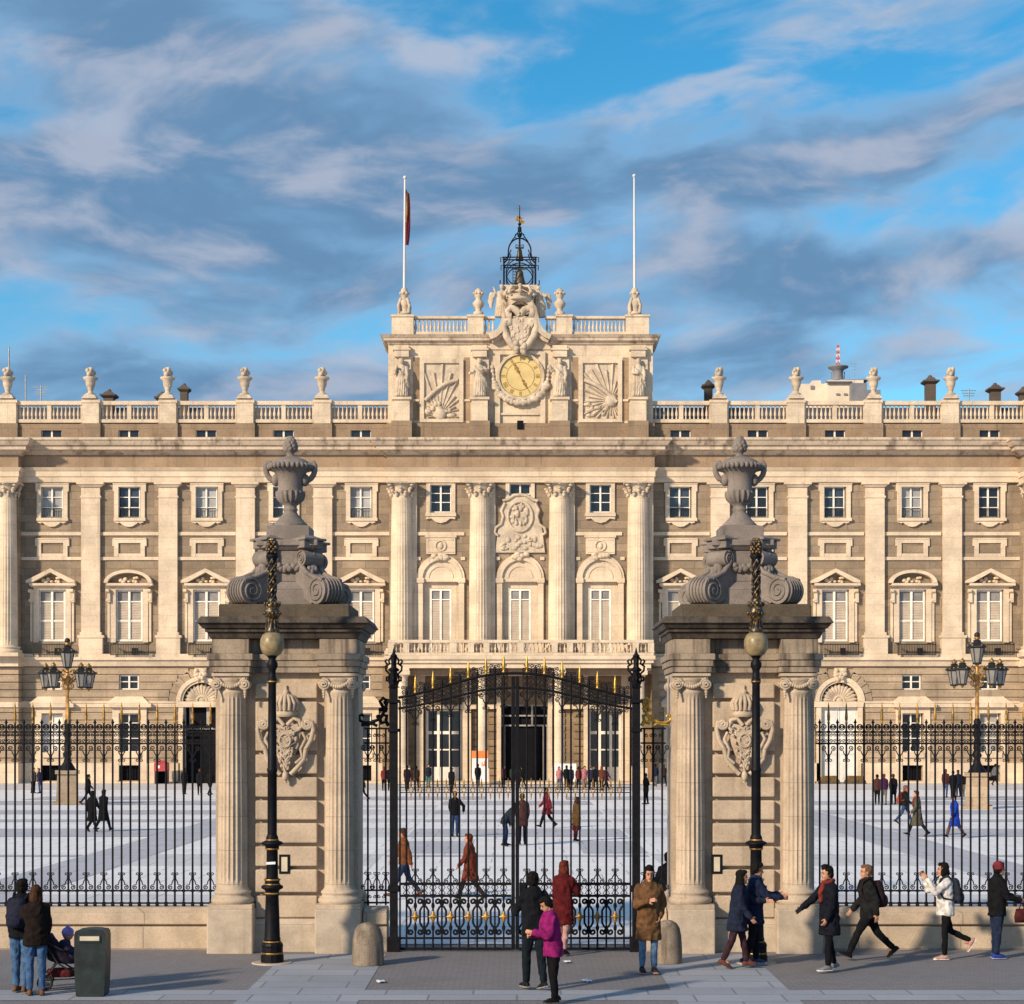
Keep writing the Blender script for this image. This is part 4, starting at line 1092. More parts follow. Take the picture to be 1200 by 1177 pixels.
for y in (302, 299, 333):
    for sy in (-1, 1): b.tube([(cxb-hw-.1, cyb+sy*hw, hz(y)), (cxb+hw+.1, cyb+sy*hw, hz(y))], 0.053, 5)
    for sx in (-1, 1): b.tube([(cxb+sx*hw, cyb-hw, hz(y)), (cxb+sx*hw, cyb+hw, hz(y))], 0.053, 5)
for rot in (0, 1):
    pr = lambda dx, z: (cxb+(dx if not rot else 0), cyb+(0 if not rot else dx), z)
    for off in ((-hw, hw) if not rot else (0,)):
        b.tube([(cxb+1.1*math.cos(t), cyb+off, hz(317)+1.1*math.sin(t)) for t in np.linspace(0, 2*PI, 25)], 0.045, 5)
    b.tube([pr(.92*math.cos(t)*(1 if math.sin(t) > 0 else 1), hz(287)+1.05*math.sin(t)) for t in np.linspace(-.3, PI+.3, 21)], 0.060, 6)
    for s in (-1, 1):
        b.tube([pr(s*a, z) for a, z in ((.92,hz(290)),(1.0,hz(297)),(1.25,hz(301)))], 0.060, 6)
        b.tube([pr(s*a, z) for a, z in ((.7,hz(276)),(.4,hz(270)),(.12,hz(264)),(.1,hz(258)))], 0.045, 5)
        b.tube([pr(s*a, z) for a, z in ((.1,hz(281)),(.3,hz(279)),(.32,hz(283)),(.18,hz(284)))], 0.038, 5)
        b.tube([pr(s*a, z) for a, z in ((.08,hz(266)),(.35,hz(267)),(.38,hz(271)),(.2,hz(272)))], 0.038, 5)
b.tube([(cxb, cyb, hz(281)), (cxb, cyb, hz(232))], .06, 6, rads=[.08, .03])
for y, r in ((268,.2),(262,.16),(255,.14),(247,.1)): b.ball((cxb, cyb, hz(y)), r, 8, 6)
for k in range(9): b.tube([(cxb-.55, cyb+.3, hz(332-k*3.6)), (cxb-.3, cyb+.3, hz(332-k*3.6))], .03, 4)
for a in (-.55, -.3): b.tube([(cxb+a, cyb+.3, hz(334)), (cxb+a, cyb+.3, hz(300))], .035, 4)
cage = P('bell_cage', b, M['iron'])
for y0, y1, r in ((326.5, 308, .50), (298, 283, .33)):
    b = MB(); z0, z1 = hz(y0), hz(y1); h = z1-z0
    b.lathe([(r*.1,z0+.02),(r*.85,z0),(r,z0),(r*1.0,z0+h*.06),(r*.78,z0+h*.3),(r*.62,z0+h*.62),(r*.56,z0+h*.8),(r*.3,z0+h*.92),(r*.12,z0+h*.94),(r*.12,z1)], cxb, cyb, 20)
    b.tube([(cxb-r, cyb, z1), (cxb+r, cyb, z1)], .07, 6)
    obj('bell', b, M['bronze'], cage)
b = MB(); z = hz(250)                               # weather vane
b.prism([(cxb-.36, z+.0), (cxb-.1, z-.1), (cxb+.05, z-.25), (cxb+.35, z-.3), (cxb+.42, z-.12), (cxb+.15, z), (cxb+.3, z+.2), (cxb-.05, z+.15), (cxb-.16, z+.4), (cxb-.24, z+.25)], cyb-.03, cyb+.03)
obj('weather_vane', b, M['oldgold'], cage)
b = MB(); b.tube([(cxb-.28, cyb, hz(236)), (cxb+.28, cyb, hz(236))], .025, 5); b.tube([(cxb, cyb, hz(239)), (cxb, cyb, hz(231))], .025, 5); obj('cross', b, M['gold'], cage)

# chimneys behind the balustrade
def chimney(px, ytop, w, Y=158):
    X, Z = W(px, ytop, Y); b = MB(); w = w*Y/F
    z0 = wz(510, Y)
    b.box(X-w*.33, X+w*.33, Y-w*.33, Y+w*.33, z0, Z-.75); b.frus((X-w*.33,X+w*.33,Y-w*.33,Y+w*.33), Z-.75, (X-w*.55,X+w*.55,Y-w*.55,Y+w*.55), Z-.55); b.box(X-w*.55, X+w*.55, Y-w*.55, Y+w*.55, Z-.549, Z-.42)
    b.frus((X-w*.4,X+w*.4,Y-w*.4,Y+w*.4), Z-.42, (X-w*.2,X+w*.2,Y-w*.2,Y+w*.2), Z-.12); b.ball((X, Y, Z-.1), w*.16, 8, 6)
    P('chimney', b, M['pot'])
for px, y, w in ((128, 457.5, 17), (190, 460, 15), (216, 450, 13), (830, 446, 14), (1090, 441, 17), (1166, 450, 17), (1199, 454, 14)): chimney(px, y, w)
# distant block and masts over the roofline
Y = 420
b = MB(); b.R(936, 972, 450, 520, Y, 30); b.R(952, 962, 446, 450, Y, 8); b.R(970, 1012, 445.5, 520, Y-3, 30)
far = empty('apartment_block', (wx(975,Y), Y, 0), 'distant cream high rise rising behind the palace roof under a red and white mast', 'building')
obj('wall', b, M['farwall'], far)
b = MB(); b.R(998, 1016, 449, 520, Y-6, 25); b.R(1012, 1032, 457, 520, Y-7, 20); b.R(968, 999, 446.5, 448, Y-4, 1); b.R(985, 1018, 444.5, 445.4, Y-3, 4); b.R(950, 954, 452, 456, Y-.3, .3)
for x in (980, 989): b.R(x, x+4, 461, 463, Y-3.3, .3)
obj('roof_structure', b, M['fargrey'], far)
b = MB(); X = wx(982, Y); b.lathe([(1.3,wz(446,Y)),(1.1,wz(438,Y)),(1.3,wz(434,Y)),(2.3,wz(431.5,Y)),(2.4,wz(430,Y)),(1.0,wz(429.5,Y))], X, Y, 12)
for dx in (-.9, .9): b.tube([(X+dx*1.6, Y, wz(444,Y)), (X+dx*1.6, Y, wz(436,Y))], .14, 4)
tw = empty('broadcast_mast', (X, Y, wz(446,Y)), 'red and white lattice mast with a round platform on the distant roof', 'antenna')
obj('platform', b, M['fargrey'], tw)
b = MB(); n = 7
for k in range(n):
    y0, y1 = 429-k*3.5, 429-(k+1)*3.5; r0 = .55-.04*k; r1 = .55-.04*(k+1)
    for s in range(4):
        a, d = s*PI/2+.6, (s+1)*PI/2+.6
        b.tube([(X+r0*math.cos(a), Y+r0*math.sin(a), wz(y0,Y)), (X+r1*math.cos(a), Y+r1*math.sin(a), wz(y1,Y))], .16, 4, m=k % 2)
        b.tube([(X+r0*math.cos(a), Y+r0*math.sin(a), wz(y0,Y)), (X+r1*math.cos(d), Y+r1*math.sin(d), wz(y1,Y))], .11, 4, m=k % 2)
obj('lattice', b, [plain('mast_red', (.55,.10,.10)), M['pole']], tw)
def antenna(px, y0, y1, Y, rungs, label):
    b = MB(); X = wx(px, Y); b.tube([(X, Y, wz(y1,Y)), (X, Y, wz(y0,Y))], .07, 5)
    for k in range(rungs): z = wz(y0+2+k*3, Y); w = .7-.1*k; b.tube([(X-w, Y, z), (X+w, Y, z)], .045, 4)
    tag(obj('antenna', b, M['steel']), label, 'antenna')
antenna(10.5, 407, 510, 158, 0, 'tall thin rod aerial rising above the leftmost roof urn')
antenna(48, 452, 510, 170, 4, 'small comb aerial just above the balustrade, second from the left edge')
antenna(30, 440, 510, 165, 0, 'short thin aerial between the leftmost roof urn and the comb aerial')
antenna(1135, 456, 510, 170, 3, 'small comb aerial beside the rightmost chimneys on the roof')
antenna(1001, 425, 450, 417, 3, 'dark rooftop aerial right of the red and white mast on the distant block')

# ------------------------------------------------------------------ gate pillars
def gate_pillar(cpx, label):
    YF = 33.85; k = YF/F; Xc = wx(cpx, YF); Yc = 34.85
    root = empty('gate_pillar', (Xc, Yc, 0), label, 'pillar', 'stone gate pillars crowned with urns')
    def h(y): return CAMZ+(HY-y)*k                    # heights read on the front plane
    def O(name, b, mat, bev=0, **kw): return obj(name, b, mat, root, False, bev, **kw)
    cx = .985; cy = .62
    b = MB(); b.box(-1.32, 1.32, -.50, .50, -.1, h(788)); c0 = O('core', b, M['pillar'])
    b = MB(); y = 800; hs = [(800,818),(822,853),(857,880.5),(884.5,907.5),(911.5,935),(939,962),(966,989.5),(993.5,1017),(1021,1048),(1052,1078)]
    for a, d in hs: b.box(-.57, .57, -.64, -.505, h(d), h(a))
    O('rusticated_blocks', b, M['pillar'], .025)
    b = MB(); b.box(-.62, .62, -.72, -.505, -.05, h(1086)); b.frus((-.62,.62,-.70,-.505), h(1086), (-.6,.6,-.62,-.505), h(1079)); O('base_block', b, M['plinth'], .02)
    for sx in (-1, 1):
        for sy in (-1, 1):
            x, y = sx*cx, sy*cy
            b = MB(); b.box(x-.42, x+.42, y-.40, y+.40, -.05, h(1066)); O('plinth', b, M['plinth'], .025)
            b = MB(); z0, z1 = h(1044), h(812); r = .275; H = z1-z0
            b.lathe([(r*1.09,z0),(r*1.0,z0+.05),(r,z0+.1),(r*.995,z0+.2),(r*.99,z0+H*.35),(r*.94,z0+H*.7),(r*.88,z1-.12),(r*.88,z1-.06),(r*.95,z1)], x, y, 20*8, True, 0, (20, z0+.13, z1-.1, .12))
            col = O('column', b, M['column'])
            b = MB(); q_ = .405; b.box(x-q_, x+q_, y-q_*.94, y+q_*.94, h(1065.9), h(1060.5))
            b.lathe([(.37,h(1060.5)),(.40,h(1058)),(.395,h(1055)),(.36,h(1053)),(.335,h(1052)),(.325,h(1049.5)),(.345,h(1048.5)),(.345,h(1046.5)),(.31,h(1044.5)),(.30,z0)], x, y, 32)
            obj('column_base', b, M['column'], col, root)
            b = MB(); zc0, zc1 = h(812), h(789)       # Ionic capital with volutes and a garland
            b.lathe([(.262,zc0),(.27,zc0+.03),(.25,zc0+.06),(.25,zc0+.16),(.30,zc0+.22),(.31,zc0+.27)], x, y, 24)
            b.box(x-.34, x+.34, y-.32, y+.32, zc1-.05, zc1); b.box(x-.30, x+.30, y-.27, y+.27, zc1-.10, zc1-.05)
            for vx in (-1, 1):
                for vy in (-1, 1):
                    pts = []
                    for t in np.linspace(0, 2.3*2*PI, 34):
                        rr = .105*(1-t/(2.6*2*PI)); a = PI/2-vx*0-t*vx*-1
                        pts.append((x+vx*.265+rr*math.cos(a)*1.0, y+vy*.275+vy*.02*(t/6), zc1-.20+rr*math.sin(a)))
                    b.tube(pts, .026, 6)
                    b.tube([(x+vx*.265, y+vy*.29, zc1-.20), (x+vx*.265, y, zc1-.20)], .085, 12)
            for j in range(9): b.ball((x-.16+.04*j, y-.29*1, zc1-.19-.06*math.sin(PI*j/8)), (.035,.035,.04), 6, 5)
            for vx in (-1, 1):
                for j in range(4): b.ball((x+vx*.265, y-.28, zc1-.30-.045*j), (.04-.006*j,.03,.03), 6, 5)
            obj('capital', b, M['column'], col, root)
    # entablature with breaks over the columns
    b = MB()
    zz = h
    for (ya, yb, p) in ((788,781,.02),(780.9,773.5,.05),(773.4,766,.08),(765.9,748.5,.0)):
        b.box(-1.34-p, 1.34+p, -.66-p, .66+p, zz(ya), zz(yb))
        for sx in (-1, 1): 
            for sy in (-1, 1): b.box(sx*cx-.34-p, sx*cx+.34+p, min(sy*.3, sy*(.93+p)), max(sy*.3, sy*(.93+p)), zz(ya), zz(yb))
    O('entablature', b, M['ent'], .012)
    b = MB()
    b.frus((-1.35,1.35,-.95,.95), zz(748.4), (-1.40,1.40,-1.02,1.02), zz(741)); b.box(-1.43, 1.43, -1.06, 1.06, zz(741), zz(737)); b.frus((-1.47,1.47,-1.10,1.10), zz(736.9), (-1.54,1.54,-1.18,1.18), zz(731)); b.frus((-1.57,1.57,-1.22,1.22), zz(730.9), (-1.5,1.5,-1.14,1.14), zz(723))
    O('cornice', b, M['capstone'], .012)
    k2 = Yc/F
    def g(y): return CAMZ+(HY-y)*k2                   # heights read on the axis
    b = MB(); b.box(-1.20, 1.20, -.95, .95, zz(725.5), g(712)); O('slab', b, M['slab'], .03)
    b = MB()
    b.box(-.62, .62, -.62, .62, g(712), g(694)); b.frus((-.62,.62,-.62,.62), g(694), (-.45,.45,-.45,.45), g(684)); b.box(-.44, .44, -.44, .44, g(684), g(648))
    b.frus((-.46,.46,-.46,.46), g(648), (-.55,.55,-.55,.55), g(643)); b.box(-.57, .57, -.57, .57, g(643), g(636)); b.box(-.40, .40, -.40, .40, g(636), g(619)); b.frus((-.36,.36,-.36,.36), g(619), (-.30,.30,-.30,.30), g(617.5))
    for a in range(4):                               # corner caps of the consoles
        n0 = len(b.v); b.box(.38, .70, -.23, .23, g(646), g(637)); b.box(.36, .76, -.26, .26, g(637), g(634)); b.frus((.38,.7,-.2,.2), g(634), (.38,.55,-.1,.1), g(630))
        b.xform(Matrix.Rotation(math.radians(45+90*a), 4, 'Z'), n0)
    O('pedestal', b, M['top'], .015)
    for a in range(4):
        b = MB(); prof = []
        S = [(1.18,.30,.26),(1.30,.1,0)]
        z0 = g(712)
        hgt = g(648)-z0
        # S-shaped console: bottom volute, neck, top volute
        def cyl(x, z, r, w): b.tube([(x, -w, z), (x, w, z)], r, 20)
        cyl(1.06, z0+.25, .25, .23); cyl(.58, z0+hgt-.15, .15, .215)
        path = [(1.22,z0+.43),(.95,z0+.50),(.72,z0+.60),(.58,z0+.74),(.53,z0+hgt-.2)]
        inner = [(.88,z0+.02),(.5,z0+.2),(.42,z0+.5),(.38,z0+.8),(.38,z0+hgt-.1)]
        for j in range(4): 
            poly = [path[j], path[j+1], inner[j+1], inner[j]]; b.prism(poly, -.21, .21)
        for s in (-1, 1):
            pts = [(1.06+(.22*(1-t/15.))*math.cos(1.4+t), s*.235, z0+.25+(.22*(1-t/15.))*math.sin(1.4+t)) for t in np.linspace(0, 13, 34)]
            b.tube(pts, .024, 5)
            pts = [(.58+(.13*(1-t/15.))*math.cos(1.4+t), s*.22, z0+hgt-.15+(.13*(1-t/15.))*math.sin(1.4+t)) for t in np.linspace(0, 13, 24)]
            b.tube(pts, .018, 5)
            b.tube([(x, s*.2, z) for x, z in path], .05, 6)
        for j in range(5): b.tube([(1.06+.26*math.cos(t), -.15+.075*j, z0+.25+.26*math.sin(t)) for t in np.linspace(-.9, 1.7, 9)], .022, 5)
        for j in range(6): b.ball((.68+.04*(j%2), -.1+.04*j, z0+hgt-.36-.05*(j%3)), (.05,.045,.07), 7, 5)
        b.ball((.65, 0, z0+hgt-.38), (.10,.12,.15), 10, 8)
        b.xform(Matrix.Rotation(math.radians(45+90*a), 4, 'Z'))
        O('scroll_console', b, M['top'])
    b = MB(); rnd = random.Random(2)
    for a in range(4):
        n0 = len(b.v)
        for j in range(17):
            t = j/16; x = -.46+.92*t; z = g(656)-.22*math.sin(PI*t)
            for q_ in range(2): b.ball((x+rnd.uniform(-.02,.02), -.47+rnd.uniform(-.03,.02), z+rnd.uniform(-.05,.05)), rnd.uniform(.045,.07), 7, 5)
        b.xform(Matrix.Rotation(math.radians(90*a), 4, 'Z'), n0)
    O('garland', b, M['top'])
    b = MB(); u = k2
    pr = [(20,618),(20,615),(18,613.5),(14,609),(9,603),(7.4,600),(8.6,598.5),(8.6,597),(7.6,596),(7.6,593),(12,590)]
    b.lathe([(r*u, g(y)) for r, y in pr], 0, 0, 32)
    body = [(12,590),(16,586),(17.6,581),(17.4,576.5)]
    b.lathe([(r*u, g(y)) for r, y in body], 0, 0, 96, True, 0, (16, g(591), g(576), .16))
    b.lathe([(r*u, g(y)) for r, y in [(15,576.5),(14.4,574),(14.8,566),(16,559),(19,554),(23.5,551),(25,549.5),(25,547)]], 0, 0, 40)
    b.lathe([(r*u, g(y)) for r, y in [(25,547),(24.5,545)]], 0, 0, 40)
    b.lathe([(r*u, g(y)) for r, y in [(23.5,545),(21,541.5),(16,538.5),(10,536.5),(6,535.5),(4.2,533.5),(4.2,531),(7,529.5),(7.4,528)]], 0, 0, 32)
    for j in range(28): a = 2*PI*j/28; b.ball((25*u*math.cos(a), 25*u*math.sin(a), g(548)), (.045,.045,.06), 7, 5)
    urn = O('urn', b, M['top'])
    b = MB()
    for r, z in ((8,526.5),(8.6,523.5),(7.6,520.5),(5.6,517.5),(3,515)):
        for j in range(8): a = 2*PI*j/8+r; b.ball((r*.72*u*math.cos(a), r*.72*u*math.sin(a), g(z)), (.05,.05,.06), 7, 5)
    b.lathe([(5.5*u,g(528)),(6.5*u,g(523)),(4*u,g(517)),(1.2*u,g(512.5))], 0, 0, 16)
    obj('pine_cone_finial', b, M['top'], urn, root)
    for s in (-1, 1):
        b = MB(); b.tube([(s*x*u, 0, g(y)) for x, y in ((22,546),(24,543),(27,542.5),(28.5,546),(28.5,552),(27,557),(24,561),(20,564),(16.5,562))], .055, 8)
        b.tube([(s*x*u, 0, g(y)) for x, y in ((27,545),(25,548),(23.5,547))], .04, 6); b.ball((s*17*u, 0, g(563)), (.09,.12,.12), 8, 6)
        obj('urn_handle', b, M['top'], urn, root)
    # carved coat of arms on the front
    b = MB(); F_ = -.66
    pxs = lambda dx, y: (dx*k, h(y))
    out = [(-14,848),(-18,858),(-15,874),(-8,892),(0,905),(8,892),(15,874),(18,858),(14,848),(0,851)]
    b.prism([pxs(*p_) for p_ in out], F_-.07, F_+.12)
    b.prism([pxs(dx*.55, 865+(y-865)*.6) for dx, y in out], F_-.14, F_-.07)
    for s in (-1, 1):
        pts = [(s*(26+6*(1-t/15)*math.cos(t+2.6)-0), 849-(6*(1-t/15))*math.sin(t+2.6)) for t in np.linspace(12, 0, 26)]
        b.tube([(x*k, F_-.1, h(y)) for x, y in pts], .035, 6)
        b.tube([(s*dx*k, F_-.09, h(y)) for dx, y in ((31,845),(33,855),(30,868),(24,878),(22,890),(14,900),(6,908))], .045, 7)
        b.tube([(s*dx*k, F_-.08, h(y)) for dx, y in ((2,850),(9,842),(16,844),(19,852),(15,856))], .04, 6)
        b.tube([(s*dx*k, F_-.1, h(y)) for dx, y in ((20,858),(24,866),(18,878),(20,888),(12,895))], .03, 6)
        for j in range(5): b.tube([(s*(22-j*2)*k, F_-.08, h(872+j*6)), (s*(30-j*2.5)*k, F_-.06, h(866+j*8))], .025, 5)
    rnd = random.Random(5)
    for j in range(95):
        y = rnd.uniform(852, 902); wdt = 17*(1-(y-850)/60)+1; b.ball((rnd.uniform(-wdt,wdt)*k, F_-.10-rnd.random()*.03, h(y)), (rnd.uniform(.012,.036), .035, rnd.uniform(.014,.05)), 7, 5)
    for j in range(12):
        s = -1 if j % 2 else 1; y = 856+j*3.6; x0_ = s*(16-j*1.1); b.tube([(x0_*k,F_-.09,h(y)),((x0_*.4)*k,F_-.15,h(y+4)),(-x0_*.25*k,F_-.12,h(y+11))], .018, 5)
    b.tube([(6.5*k*math.cos(t), F_-.15, h(868)+8*k*math.sin(t)) for t in np.linspace(0, 2*PI, 17)], .022, 5)
    b.ball((0, F_-.1, h(910)), (.06,.06,.1), 8, 6); b.tube([(0,F_-.08,h(905)),(0,F_-.08,h(918))], .03, 6)
    b.lathe([(.19,h(840)),(.215,h(837)),(.19,h(834)),(.2,h(832))], 0, F_+.02, 24)
    for j in range(9):
        a = -PI*j/8; b.tube([(math.cos(a)*r, F_+.02+math.sin(a)*r, z) for r, z in ((.2,h(832)),(.235,h(824)),(.16,h(817)),(.03,h(814)))], .035, 6)
    b.ball((0, F_+.0, h(811)), .06, 8, 6); b.tube([(0,F_,h(811)),(0,F_,h(803))], .025, 6)
    o = O('coat_of_arms', b, M['column'])
    # small panel beside the lamp
    b = MB(); px0 = -2 if cpx < 600 else -32
    b.box(px0*k-.1, px0*k+.1, -.655, -.6, h(1026), h(1003)); O('notice_plate', b, M['iron'], .006)
    b = MB(); b.box(px0*k-.055, px0*k+.055, -.66, -.655, h(1023), h(1006)); O('notice_sheet', b, M['slot'])
    return root
gate_pillar(332.5, 'weathered stone gate pillar left of the iron gate, with urn and carved arms')
gate_pillar(874.5, 'weathered stone gate pillar right of the iron gate, with urn and carved arms')
# ------------------------------------------------------------------ iron fences and gate
def spiral(cx, cz, r, a0, turns, sgn, y=0, n=16, inner=.18):
    return [(cx+r*(1-(1-inner)*i/n)*math.cos(a0+sgn*turns*2*PI*i/n), y, cz+r*(1-(1-inner)*i/n)*math.sin(a0+sgn*turns*2*PI*i/n)) for i in range(n+1)]
def lyre(b, x, zbar, zspi, d, up, r=.0125):
    """pair of scrolls round one bar: big volutes at zspi, legs meeting at the bar at zbar, little curls beyond"""
    s_ = 1 if up else -1                              # volutes below (up) or above
    L_ = abs(zbar-zspi)
    for s in (-1, 1):
        R = d*.30; cx = .50*d
        sp = [(x+s*(cx+R*(1-.8*i/16)*math.cos(2.0-1.45*2*PI*i/16)), 0, zspi+s_*R*(1-.8*i/16)*math.sin(2.0-1.45*2*PI*i/16)) for i in range(17)]
        leg = [(x+s*d*.07, 0, zbar), (x+s*d*.12, 0, zbar-s_*L_*.3), (x+s*d*.28, 0, zbar-s_*L_*.5)]
        b.tube(leg+sp, r, 4)
        c2 = [(x+s*(.25*d+.17*d*(1-.65*i/9)*math.cos(PI-.95*2*PI*i/9)), 0, zbar+s_*(.2*d+.17*d*(1-.65*i/9)*math.sin(PI-.95*2*PI*i/9))) for i in range(10)]
        b.tube([(x+s*d*.07, 0, zbar)]+c2, r*.85, 4)
    b.ball((x, 0, zbar), (.032, .03, .03), 6, 4)
def c_scroll(b, x, z, d, hgt, r=.012):
    for s in (-1, 1):
        b.tube([(x+s*d*a, 0, z+hgt*q) for a, q in ((.1,.5),(.38,.42),(.42,.15),(.2,0),(.42,-.15),(.38,-.42),(.1,-.5))], r, 4)
def spear(b, z0, z1, r=.026):
    hh = z1-z0
    b.lathe([(r*.5,z0),(r*1.15,z0+hh*.06),(r*.6,z0+hh*.12),(r*1.0,z0+hh*.2),(r*1.1,z0+hh*.34),(r*.55,z0+hh*.8),(r*.1,z1)], 0, 0, 8)
def fence(name, label, x0, x1, Y, ybot, shared={}):
    k = Y/F; h = lambda y: CAMZ+(HY-y)*k; d = .1667
    root = empty(name, ((x0+x1)/2, Y, h(1064)), label, 'fence', 'iron fences on the low walls')
    n = int(round((x1-x0)/d)); ox = root.location.x; oz = root.location.z
    ba = sb = None; sc = MB()
    xs = [x0+d*(i+.5) for i in range(n)]
    proto = {}
    for i, x in enumerate(xs):
        spe = i % 2
        if spe not in proto:
            b = MB(); b.tube([(0,0,h(1064)-oz), (0,0,h(848)-oz)], .019, 8); b.lathe([(.018,h(1064)-oz),(.034,h(1061.5)-oz),(.034,h(1060)-oz),(.018,h(1058)-oz)], 0, 0, 8)
            for y in (858, 871.5, 1044, 1058.5): b.box(-.03, .03, -.03, .03, h(y+1.3)-oz, h(y-1.3)-oz)
            if not spe: b.lathe([(.02,h(848)-oz),(.034,h(847)-oz),(.02,h(845.5)-oz),(.004,h(842.5)-oz)], 0, 0, 8)
            bar = obj('bar', b, M['iron'], root, False)
            if spe:
                b = MB(); spear(b, h(849)-oz, h(823)-oz); s_ = obj('spearhead', b, M['oldgold'], bar, root)
            bz = bar.location.z; bar.location = (x-ox, 0, bz); proto[spe] = bar
            if spe: pass
        else:
            copy_tree(proto[spe], root, loc=(x-ox, 0, proto[spe].location.z))
        X = x-ox
        if spe:
            lyre(sc, X, h(889)-oz, h(877)-oz, d, False); lyre(sc, X, h(1026.5)-oz, h(1040)-oz, d, True)
        for s in (-1, 1):                             # curls above the top rail, C scrolls between the rails
            if (s > 0) == bool(spe): sc.tube(spiral(X+s*d*.5, h(852)-oz, d*.37, -PI/2, 1.5, s, 0, 16, .2), .0125, 4)
            if (s > 0) != bool(spe) and i > 0: sc.tube(spiral(X+s*d*.5, h(852)-oz, d*.37, -PI/2, 1.5, s, 0, 16, .2), .0125, 4)
            sc.tube(spiral(X+s*d*.27, h(861.5)-oz, d*.2, PI/2, 1.2, -s, 0, 10, .25), .010, 4); sc.tube(spiral(X+s*d*.27, h(868)-oz, d*.2, -PI/2, 1.2, s, 0, 10, .25), .010, 4)
    b = MB()
    for y in (858, 871.5, 1044, 1058.5): b.box(x0-ox, x1-ox, -.022, .022, h(y+.9)-oz, h(y-.9)-oz)
    obj_each('rail', b, M['iron'], root, False); obj_each('scrollwork', sc, M['iron'], root, False, tol=.3)
    return root
PL = wx(332.5, 33.85); PR = wx(874.5, 33.85)
fence('iron_fence', 'black spear topped iron fence left of the left gate pillar', PL-1.42-38*.1667, PL-1.42, 34.85, 1064)
fence('iron_fence', 'black spear topped iron fence right of the right gate pillar', PR+1.42, PR+1.42+38*.1667, 34.85, 1064)
def low_wall(x0, x1, label, Y0=34.5, Y1=35.2):
    k = Y0/F; h = lambda y: CAMZ+(HY-y)*k
    root = empty('low_wall', ((x0+x1)/2, (Y0+Y1)/2, 0), label, 'wall', 'low stone walls under the fences')
    b = MB(); b.box(x0, x1, Y0, Y1, -.1, h(1086)); obj('wall_base', b, M['lowwall'], root, True, .015)
    b = MB(); b.box(x0, x1, Y0+.06, Y1-.06, h(1086), h(1083.5)); b.box(x0, x1, Y0-.03, Y1+.03, h(1083.5), h(1070)); b.frus((x0,x1,Y0-.03,Y1+.03), h(1070), (x0,x1,Y0+.14,Y1-.14), h(1064.3)); obj('coping', b, M['lowwall'], root, True, .02)
low_wall(PL-1.415-7.5, PL-1.415, 'low limestone wall carrying the fence left of the left pillar')
low_wall(PR+1.415, PR+1.415+7.5, 'low limestone wall carrying the fence right of the right pillar')
GXL, GXR = wx(461.5, 34.2), wx(745.5, 34.2)
low_wall(PL+1.42, GXL-.12, 'short stone wall stub between the left pillar and the gate post', 34.15, 34.75)
low_wall(GXR+.12, PR-1.42, 'short stone wall stub between the right pillar and the gate post', 34.15, 34.75)

# side panels beside the gate
def side_panel(x0, x1, sgn, label, braceM):
    Y = 34.45; k = Y/F; h = lambda y: CAMZ+(HY-y)*k; d = .166
    root = empty('side_panel', ((x0+x1)/2, Y, h(1060)), label, 'fence panel', 'narrow iron panels beside the gate')
    ox, oz = root.location.x, root.location.z; n = int((x1-x0)/d); sc = MB(); off = ((x1-x0)-n*d)/2
    bar = None
    for i in range(n+1):
        X = x0+off+d*i-ox
        b = MB(); b.tube([(X,0,h(1061)-oz),(X,0,h(853)-oz)], .019, 8); obj('bar', b, M['iron'], root, False)
        if i % 2 == 1 or n < 3: lyre(sc, X, h(889)-oz, h(876)-oz, d, False); lyre(sc, X, h(1026)-oz, h(1040)-oz, d, True)
        if i < n: 
            for s in (-1, 1): sc.tube(spiral(X+d/2+s*d*.22, h(862)-oz, d*.2, PI/2, 1.2, -s, 0, 10, .25), .011, 4); sc.tube(spiral(X+d/2+s*d*.22, h(1051)-oz, d*.2, PI/2, 1.2, -s, 0, 10, .25), .011, 4)
    b = MB()
    for y in (854, 871, 1043.5, 1058): b.box(x0-ox, x1-ox, -.022, .022, h(y+1)-oz, h(y-1)-oz)
    obj_each('rail', b, M['iron'], root, False); obj_each('scrollwork', sc, M['iron'], root, False, tol=.3)
    b = MB(); xp = (x1 if sgn < 0 else x0)-ox; s = sgn      # scrolled brace rising to the gate post
    P_ = lambda dx, y: (xp+s*dx*k, 0, h(y)-oz)
    b.tube([P_(2,819),P_(4,829),P_(8,838),P_(14,844),P_(22,847),P_(30,847),P_(35,844),P_(35,839),P_(32,837.5),P_(30,840)], .03, 6)
    b.tube([P_(1,851),P_(4,845),P_(3,839),P_(8,838),P_(11,843),P_(9,848),P_(6,846)], .035, 6); b.tube([P_(2,832),P_(8,828),P_(11,822),P_(7,818),P_(4,821),P_(6,824)], .032, 6); b.tube([P_(14,851),P_(20,848),P_(33,850)], .03, 6)
    for j, (dx, y) in enumerate(((5,833),(10,832),(13,840),(19,846),(25,849),(4,824))): b.ball(P_(dx, y), (.05,.03,.04), 7, 5)
    obj('scroll_brace', b, braceM, root, False)
side_panel(PL+1.42, GXL-.10, -1, 'narrow iron panel with dark scroll brace left of the gate', M['iron'])
side_panel(GXR+.10, PR-1.42, 1, 'narrow iron panel with gilded scroll brace right of the gate', M['gold'])

